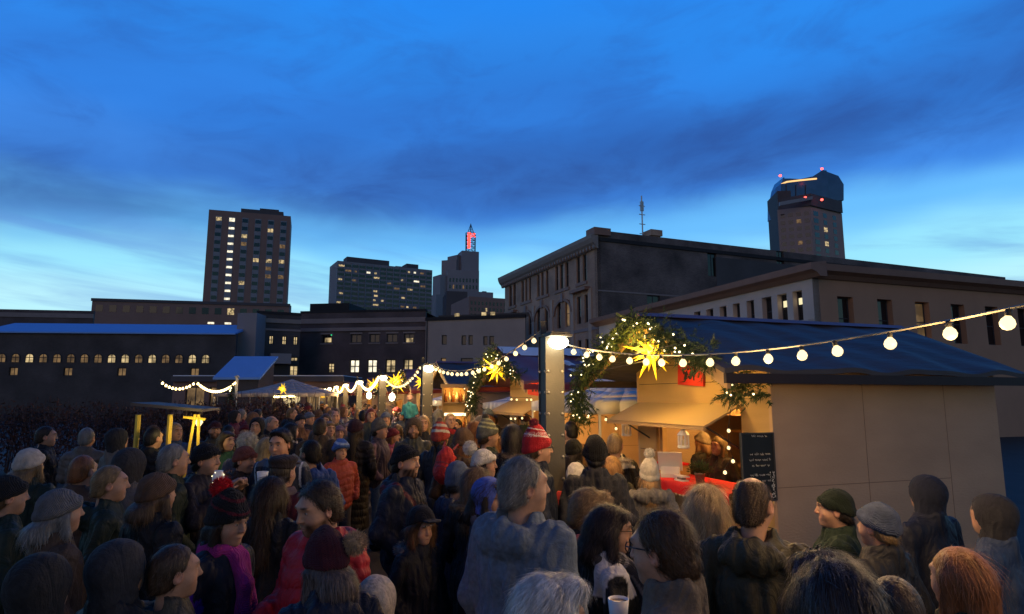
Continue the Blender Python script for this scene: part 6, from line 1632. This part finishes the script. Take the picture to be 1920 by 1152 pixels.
PP(1217, 858, 5.9, 175, 'girl in a tall white knit bobble hat and grey hooded coat at counter', ('wavy', (.36, .22, .10)), dict(k='beanie', c=(.60, .55, .46), tall=.03, pom=(.68, .64, .56), pr=.052, pp=(0, -.04, 1.85), zb=1.63), dict(c=(.16, .15, .145), m='c', hoodd=1.25, hem=.55), q=2)
PP(1115, 817, 5.35, 178, 'man in a black knit cap and dark checked jacket, from behind', ('short', 'black'), dict(k='beanie', c=(.008, .008, .009), tall=.02), dict(c=(.020, .021, .027), m='c', plaid=(.032, .032, .037), bulk=.01), q=2)
PP(1152, 811, 6.8, 172, 'man with cropped fair hair and cream fleece hood down on black jacket', ('crop', (.26, .17, .09)), None, dict(c=(.020, .017, .015), hoodd=1.05, furtrim=(.60, .50, .36), panel=[(lambda V: (V[:, 2] > 1.40) & (V[:, 1] < -.10), (.55, .46, .34))]), q=2, hy=-14)
PP(1146, 855, 6.2, 190, 'fair haired girl between the checked jacket and cream hood', ('wavy', (.38, .20, .07)), None, dict(c=DK, fem=1), q=1)
PP(1080, 867, 6.1, 170, 'child in a white woollen hat by the steel post', ('short', 'blond'), dict(k='beanie', c=(.58, .54, .52)), dict(c=(.42, .045, .035)), q=1, child=1)
PP(1076, 822, 6.9, 150, 'woman in a black knit cap right behind the steel post', ('long', 'dark'), dict(k='beanie', c=(.009, .009, .010)), dict(c=BLK), q=1)
PP(1068, 790, 8.4, 215, 'dark haired man seen against the orange tent wall beside post', ('short', 'black'), None, dict(c=(.2, .12, .07)), q=1)
PP(1010, 797, 5.35, 105, 'man in a red and white patterned bobble hat in front of the post', ('short', 'brown'), dict(k='beanie', c=(.36, .016, .024), tall=.05, pom=(.30, .05, .08), pr=.035, stripes=[(1.725, 1.732, (.62, .58, .58)), (1.775, 1.782, (.62, .58, .58))], zig=(1.735, 1.772, (.62, .58, .58))), dict(c=(.015, .019, .032), collar=1.5), glass=True, q=2, hy=-4)
PP(962, 795, 6.2, 172, 'dark haired woman in black parka with furry hood lying down', ('long', (.016, .011, .010)), None, dict(c=(.010, .010, .013), hoodd=1.3, furtrim=(.11, .085, .07), bulk=.02, hem=.6), q=2)
PP(917, 785, 7.1, 112, 'man in a grey knit hat with pale green stripes', ('short', 'brown'), dict(k='beanie', c=(.11, .115, .11), tall=.04, pom=(.14, .13, .12), pr=.03, stripes=[(1.70, 1.718, (.36, .37, .22)), (1.745, 1.763, (.36, .37, .22)), (1.79, 1.806, (.36, .37, .22))]), dict(c=(.024, .034, .030), hoodd=1), q=2, hy=-8)
PP(910, 841, 5.6, 82, 'woman in a white knit hat with big white pompom, facing right', ('long', 'black'), dict(k='beanie', c=(.58, .56, .53), pom=(.62, .60, .58), pr=.062, pp=(0, -.15, 1.775)), dict(c=DK, fem=1), q=2, hy=-6)
PP(870, 801, 6.5, 165, 'person with brown knit cap and brown jacket wearing the red backpack', ('long', (.18, .075, .028)), dict(k='beanie', c=(.10, .06, .04)), dict(c=(.055, .033, .023), hoodd=1), q=2)
PP(893, 790, 7.6, 160, 'woman with long ginger hair between the stripy hats', ('wavy', (.30, .12, .035)), None, dict(c=(.05, .03, .02), fem=1), q=2, ns=3600)
PP(827, 790, 7.3, 168, 'man in a red and white striped cap and long navy coat', ('short', 'brown'), dict(k='beanie', c=(.34, .05, .04), tall=.04, pom=(.45, .35, .3), pr=.03, stripes=[(1.67, 1.70, (.5, .48, .46)), (1.735, 1.765, (.5, .48, .46)), (1.80, 1.83, (.5, .48, .46))]), dict(c=(.014, .017, .028), hem=.65, collar=1.3), (.10, .085, .05), q=2)
PP(776, 783, 8.8, 8, 'man in a fur lined trapper hat looking at the camera', ('short', 'dark'), dict(k='furhat', c=(.09, .065, .045)), dict(c=(.055, .06, .052)), q=2, beard=(.05, .03, .02))
PP(714, 784, 9.2, 80, 'person in a pointed grey beanie and dusky pink sleeved coat', ('short', 'dark'), dict(k='beanie', c=(.10, .10, .10), tall=.03), dict(c=(.075, .055, .065), panel=[(lambda V: np.abs(V[:, 0]) > .2, (.14, .085, .115))]), (.13, .19, .26), q=2)
PP(738, 802, 9.7, 85, 'woman in a maroon beanie with a pink scarf', ('wavy', 'ginger'), dict(k='beanie', c=(.13, .02, .03)), dict(c=(.22, .06, .11)), q=1, scarf=dict(c=(.45, .1, .2)))
PP(696, 766, 12.5, 15, 'red haired woman facing the camera with her face lit up', ('long', (.20, .05, .03)), None, dict(c=(.06, .065, .045)), q=1)
PP(724, 772, 12, 20, 'smiling person in a blue grey beanie before the third post', ('short', 'dark'), dict(k='beanie', c=(.10, .12, .18)), dict(c=DK), q=1)
PP(845, 775, 11, 20, 'fair haired man with red scarf before the bottle stall', ('short', 'blond'), None, dict(c=DK), q=1, scarf=dict(c=(.3, .02, .03)))
# left half, middle distance
PP(482, 782, 9.6, 6, 'pale man in a black hood looking at the camera from the left', ('short', 'dark'), dict(k='hood', c=BLK), dict(c=BLK), q=2)
PP(511, 779, 10.2, 75, 'balding grey haired man in black in profile at left', ('bald', 'grey'), None, dict(c=(.012, .012, .014)), q=1)
PP(466, 811, 7.5, 185, 'woman with a cloud of curly white hair', ('curly', (.46, .45, .40)), None, dict(c=(.06, .065, .10)), q=2, ns=2600)
PP(427, 809, 8.0, 60, 'brown haired woman in a mottled green jacket', ('bob', 'dark'), None, dict(c=(.035, .095, .05), m='c'), q=1)
PP(404, 789, 9.6, 30, 'bearded man in a dark cap by the kiosk', ('short', 'dark'), dict(k='cap', c=(.04, .01, .012)), dict(c=OLIVE), q=1, beard=(.05, .03, .02))
PP(430, 797, 10.4, 170, 'black haired person behind the green jacket', ('short', 'black'), None, dict(c=BLK), q=1)
PP(460, 795, 11.2, 20, 'person in a small dark red cap far left', ('short', 'dark'), dict(k='beanie', c=(.10, .012, .018)), dict(c=DK), q=1)
PP(484, 767, 14, 170, 'tall dark haired man standing out above the crowd', ('quiff', 'black'), None, dict(c=BLK), q=1)
PP(529, 801, 5.85, -8, 'dark haired man in a navy jacket with grey hood and white piping, facing the camera', ('quiff', (.020, .013, .010)), None, dict(c=(.016, .022, .042), hoodd=1.1, panel=[(lambda V: (V[:, 2] > 1.43), (.10, .115, .14)), (lambda V: (np.abs(np.abs(V[:, 0]) - .205) < .008) & (V[:, 1] > 0), (.5, .52, .55))]), q=2, hp=-12, tone=(.52, .27, .17))
PP(583, 825, 6.1, 215, 'dark haired man in a bright blue jacket holding a hand to his face', ('short', (.014, .010, .009)), None, dict(c=(.02, .05, .19), hoodd=1.1), q=2, hy=25, arms=('up', 'pocket'))
PP(460, 835, 6.0, 72, 'woman in a rust knit beanie and brown fur collared coat', ('short', 'dark'), dict(k='beanie', c=(.21, .065, .045)), dict(c=(.045, .026, .018), furtrim=(.33, .13, .05), hoodd=1.1), q=2, hp=-8, tone=(.55, .28, .17))  # orange light on her face put into the skin tone
PP(602, 783, 8.4, 178, 'broad man in a brown coat seen from behind', ('crop', 'dark'), None, dict(c=(.05, .037, .028), m='c', hem=.6, bulk=.02), q=2)
PP(641, 823, 8.1, 40, 'child in a blue patterned hat and red padded jacket', None, dict(k='beanie', c=(.05, .13, .42), stripes=[(1.70, 1.725, (.3, .4, .6))]), dict(c=(.30, .055, .035), quilt=1), q=2, child=1)
PP(668, 785, 8.8, 172, 'person in a dark plum beanie and very long black coat', ('long', 'dark'), dict(k='beanie', c=(.035, .014, .024)), dict(c=(.014, .013, .015), hem=.35, quilt=1), q=2)
PP(637, 797, 10.8, 20, 'woman in a lilac beanie with a pink face', ('short', 'dark'), dict(k='beanie', c=(.16, .11, .17)), dict(c=(.04, .035, .045)), q=1)
PP(547, 793, 9.2, 140, 'black haired woman with a white scarf', ('bob', 'black'), None, dict(c=BLK), q=1, scarf=dict(c=(.55, .52, .48)))
PP(504, 820, 7.0, 150, 'person with a short blond bob behind the man in navy', ('bob', (.33, .25, .12)), None, dict(c=(.05, .07, .06)), q=1)
PP(564, 776, 12, 40, 'person in a navy cap and tan jacket', ('short', 'dark'), dict(k='beanie', c=(.015, .018, .03)), dict(c=(.16, .075, .03)), q=1)
PP(581, 772, 13, 60, 'man in a blue grey knit cap far down the aisle', ('short', 'dark'), dict(k='beanie', c=(.10, .125, .18)), dict(c=(.03, .03, .035)), q=1)
PP(630, 770, 13, 15, 'fair bald headed man with his face lit orange', ('bald', 'dblond'), None, dict(c=(.09, .085, .08)), q=1, tone=(.55, .30, .18))  # the orange lighting of the face is painted into tone
PP(611, 776, 11.2, 10, 'woman with light brown hair facing the camera, mid crowd', ('long', 'mid'), None, dict(c=(.10, .08, .07)), q=1)
PP(618, 790, 10.2, 40, 'woman with fair hair in a beige coat mid crowd', ('wavy', 'dblond'), None, dict(c=(.20, .155, .11)), q=1)
# partly cut by the right edge of the square, and the stall keeper
PP(1560, 915, 3.9, -110, 'person in a dark green coat against the stall side wall at right', ('short', 'dark'), dict(k='beanie', c=(.012, .02, .014)), dict(c=(.020, .034, .022), m='c', bulk=.02), q=2, arms=('pocket', 'front'))
w_ = S(2.0, .62, 0); PP(1302, 818, None, -140, 'stall keeper in a tan knit hat behind the counter', ('bob', (.30, .16, .07)), dict(k='beanie', c=(.33, .25, .17)), dict(c=(.018, .014, .012)), q=1, loc=(w_.x, w_.y), height=1.62)
w_ = S(1.5, .5, 0); PP(1345, 835, None, -60, 'second stall worker with light brown hair inside the big stall', ('long', 'dblond'), None, dict(c=(.03, .02, .016)), q=1, loc=(w_.x, w_.y), height=1.60)
# child riding on shoulders, far down the aisle
cb = P(768, 785, 14.2); PP(768, 781, 14.2, 172, 'man carrying the child in a turquoise jacket on his shoulders', ('short', 'dark'), dict(k='beanie', c=(.05, .05, .06)), dict(c=DK), q=1)
def shoulder_child():
    px, Y = 769, 14.05; ztop = zat(744, Y); z0 = zat(786, Y); x, y = XY(px, Y)
    t = tag(empty('person', (x, y, z0 - .25), R(172 + 180)), 'small child in a turquoise jacket and pale hat riding on shoulders', 'person'); s = (ztop - z0 + .0) / (1.80 - 1.02); s = min(s, .75); t.scale = (s,) * 3
    T = (rot3(0) * 1.15, HP); J = rig('front'); off = Matrix.Translation((0, 0, -.95 + .25 / s))
    f = Field(); head_prims(f, T, True); f.cone((0, -.022, 1.56), (0, -.035, 1.42), .053, .060, .03); f.cone((0, -.01, 1.36), (0, 0, 1.0), .10, .12, .05)
    for sx in (-1, 1):
        f.cone((sx * .08, 0, .98), (sx * .13, .30, .96), .075, .06, .04); f.cone((sx * .13, .30, .96), (sx * .13, .30, .58), .06, .045, .03)
        a, e, w, h = J[sx]; f.cone(a, e, .045, .036, .03); f.cone(e, w, .036, .03, .02); f.ell(w + np.array((0, .05, 0)), (.03, .05, .03), .02)
    ax = f.axes(.02, (.011, np.array((-.1, -.14, 1.47)), np.array((.1, .15, 1.78)))); V, Q = nets(f.sample(ax), ax)
    def colr(v):
        c = skin_color(v, T); c[v[:, 2] < 1.05] = (.03, .035, .05); return c
    o = link('body', mk('body', V, Q, colr), t, [M['skin']]); o.matrix_basis = off
    jm, _ = jacket_mesh(J, dict(c=(.05, .27, .32), hem=.97), .018, 3, T); o = link('jacket', jm, t, [M['nylon']]); o.matrix_basis = off
    hm, pom = hat_mesh(dict(k='beanie', c=(.5, .3, .26), pom=(.5, .35, .3), pr=.04), T, .012, np.random.default_rng(2)); o = link('knit_hat', hm, t, [M['knit']]); o.matrix_basis = off; q = link('pompom', pom, o, [M['fur']])
shoulder_child()

# things people carry
def backpack():
    p = P(834, 872, 6.25); t = tag(empty('backpack', p, R(-10)), 'red backpack worn on the back beside the brown jacket', 'backpack'); t.rotation_euler = (0, .14, R(-14)); t.scale = (.74,) * 3
    f = Field(); f.ell((0, 0, 0), (.135, .075, .235), .03); f.ell((0, .0, -.10), (.14, .085, .14), .04); f.ell((0, -.06, -.09), (.10, .06, .11), .03); f.cone((-.10, .05, .10), (.10, .05, .10), .03, .03, .03)
    ax = f.axes(.012); V, Q = nets(f.sample(ax, folds(.007, 4, 22)), ax); link('bag', mk('bag', V, Q, (.42, .028, .028)), t, [M['nylon']])
    b = MB()
    for zz in (.03, -.02): b.tube([(-.10, -.085 - .02 * (zz < 0), zz), (0, -.115 - .02 * (zz < 0), zz + .02), (.10, -.085 - .02 * (zz < 0), zz)], .004, 5)
    b.build('zipper', M['frame_dark'], t)
    for sx in (-1, 1):
        b = MB(); b.tube([(sx * .07, .04, .20), (sx * .09, .14, .27), (sx * .09, .22, .20), (sx * .08, .10, -.16)], .014, 6); b.build('strap', M['maroon'], t)
backpack()
def cup(p, label, c, em=0):
    t = tag(empty('cup', p), label, 'cup'); b = MB(); b.lathe([(.030, -.05), (.040, .05), (.038, .05), (.028, -.045)], 14); b.build('cup', M['white_plastic'], t, True)
    b = MB(); b.lathe([(.002, .034), (.0365, .035), (.0365, .04), (.002, .04)], 14); b.build('drink', mat('drink', c, .2, .1, 5, 0), t)
cup(P(492, 898, 4.6), 'cup of amber drink held up beside the flat cap', (.75, .30, .03))
cup(P(1160, 1149, 2.5), 'pale paper cup at the bottom beside the striped scarf', (.3, .2, .1))
def lit_jar():
    p = P(409, 905, 4.75); t = tag(empty('light_jar', p), 'glass jar of tiny white lights held by man in black beanie', 'jar')
    b = MB(); b.lathe([(.035, -.07), (.042, -.05), (.042, .05), (.03, .07), (.03, .085)], 14); b.build('jar', M['white_plastic'], t, True)
    for k in range(16):
        a = k * 2.4; o = bpy.data.objects.new('bulb', FAIRY); COL.objects.link(o); omat(o, M['fairy']); o.scale = (.32,) * 3; o.parent = t; o.location = (.043 * math.cos(a), .045 * math.sin(a), -.06 + k * .009)
lit_jar()
def phone(p, rz, label):
    t = tag(empty('phone', p, rz), label, 'phone'); b = MB(); b.box(-.037, .037, -.004, .004, -.075, .075); b.build('case', M['frame_dark'], t); b = MB(); b.box(-.034, .034, -.0055, -.0042, -.071, .071); b.build('screen', emit('phone_screen', (.75, .85, 1), .7), t)

# ---- farther crowd: a handful of figures, dressed differently and copied
W1 = (1, 1, 1)
protos = []
def proto(nm, **k):
    t = PP(0, 0, None, 0, nm, loc=(-60 - len(protos), -40), height=1.75, q=0 if k.pop('far', 1) else 1, **k); KIDS[t] = [c for c in t.children_recursive if c.parent == t]; protos.append(t)
coat_c = [BLK, NAVY, DK, OLIVE, (.07, .045, .03), (.12, .02, .03), (.04, .06, .11), (.11, .10, .095), (.018, .03, .022), (.15, .08, .045), (.05, .03, .06), (.02, .02, .022), (.03, .03, .035)]
hat_c = [BLK, (.03, .03, .04), (.16, .02, .03), (.12, .12, .13), (.06, .08, .14), (.45, .42, .38), (.10, .06, .04), (.05, .02, .03)]
hair_c = [HC['black'], HC['dark'], HC['brown'], HC['mid'], HC['dblond'], HC['blond'], HC['ginger'], HC['grey']]
proto('figure one', hair=('short', W1), hat=dict(k='beanie', c=W1), jk=dict(c=W1), feet=False, far=0)
proto('figure two', hair=('short', W1), jk=dict(c=W1, hoodd=1), feet=False, far=0)
proto('figure three', hair=('long', W1), jk=dict(c=W1, hem=.55, fem=1), feet=False, far=0)
proto('figure four', hair=('bob', W1), hat=dict(k='beanie', c=W1, pom=(.8, .8, .8)), jk=dict(c=W1, fem=1), feet=False, far=0)
proto('figure five', jk=dict(c=W1), hat=dict(k='hood', c=W1), feet=False, arms='front')
proto('figure six', hair=('crop', W1), jk=dict(c=W1, quilt=1), arms='hold', feet=False, far=0)
rc = random.Random(23); taken = []
def spot_ok(x, y, d=.42): return all((x - a) ** 2 + (y - b) ** 2 > d * d for a, b in taken)
for o in bpy.data.objects:
    if o.get('category') == 'person' and o.location.x > -50: taken.append((o.location.x, o.location.y))
def dress(src):
    hc = rc.choice(hat_c)
    return {'jacket': rc.choice(coat_c), 'coat': rc.choice(coat_c), 'hair': rc.choice(hair_c), 'knit_hat': hc, 'hood': rc.choice(coat_c), 'trousers': (1, 1, 1)}
def crowd(x, y, yaw, label, group, h=None):
    src = rc.choice(protos); s = (h or rc.uniform(1.58, 1.86)) / 1.75; taken.append((x, y)); return copy_person(src, (x, y), yaw, s, label, group, dress(src))
n = 0
for _ in range(6000):                      # down the aisle, both sides of the posts
    Y = 10.2 + 30 * rc.random() ** 1.25; c = P1 + A_ * ((Y - 6.3) / A_.y); off = rc.uniform(-4.2 - .02 * Y, 2.0)
    x, y = c.x + off * B_.x, Y + off * B_.y
    if abs(off) < .3 or (-1.9 < x < -.9 and 13.2 < y < 15.6) or not spot_ok(x, y, .55 if Y < 18 else .65): continue
    yaw = rc.choice((170, 185, 200, 150, 175, 160, 10, -30, 80, 95, -90))
    crowd(x, y, yaw, 'distant person in winter clothes in the packed crowd under the far string lights', 'distant people along the market aisle'); n += 1
    if n >= 115: break
# people only partly in the square picture or beyond its sides
side = [(330, 830, 5.0, 130), (300, 885, 3.9, 150), (250, 840, 4.8, 165), (330, 792, 9.0, 60), (212, 870, 4.3, 120), (160, 850, 4.9, 170), (120, 915, 3.5, 140), (290, 800, 7.6, 160), (225, 803, 7.3, 150), (60, 840, 5.2, 175), (20, 890, 3.9, 140), (90, 798, 8, 120), (165, 800, 7.8, 190), (1640, 940, 3.4, -150), (1730, 890, 4.2, -160), (1850, 925, 3.6, -140), (1790, 1020, 2.4, 200), (1670, 1070, 2.0, 170), (235, 1010, 2.6, 150), (90, 1035, 2.4, 165), (335, 1015, 2.7, 130)]
for i, (px, py, D, yaw) in enumerate(side):
    p = P(px, py, D)
    crowd(p.x, p.y, yaw, ('shopper in winter clothes beyond the %s edge of the square photograph' % ('left' if px < 900 else 'right')), 'shoppers outside the %s of the photograph' % ('left' if px < 900 else 'right'), h=p.z - .02)
for t in protos:
    for c in list(t.children_recursive): bpy.data.objects.remove(c)
    bpy.data.objects.remove(t)
# ------------------------------------------------------------------ render settings
scene.view_settings.view_transform = 'Standard'; scene.view_settings.look = 'None'
scene.view_settings.exposure = 0.0; scene.view_settings.gamma = 1.0
scene.render.engine = 'CYCLES'
cy = scene.cycles
cy.use_denoising = True
try: cy.denoiser = 'OPENIMAGEDENOISE'
except Exception: pass
cy.max_bounces = 6; cy.diffuse_bounces = 3; cy.glossy_bounces = 3; cy.transmission_bounces = 3
cy.use_light_tree = True; cy.sample_clamp_indirect = 4.0; cy.caustics_reflective = False; cy.caustics_refractive = False
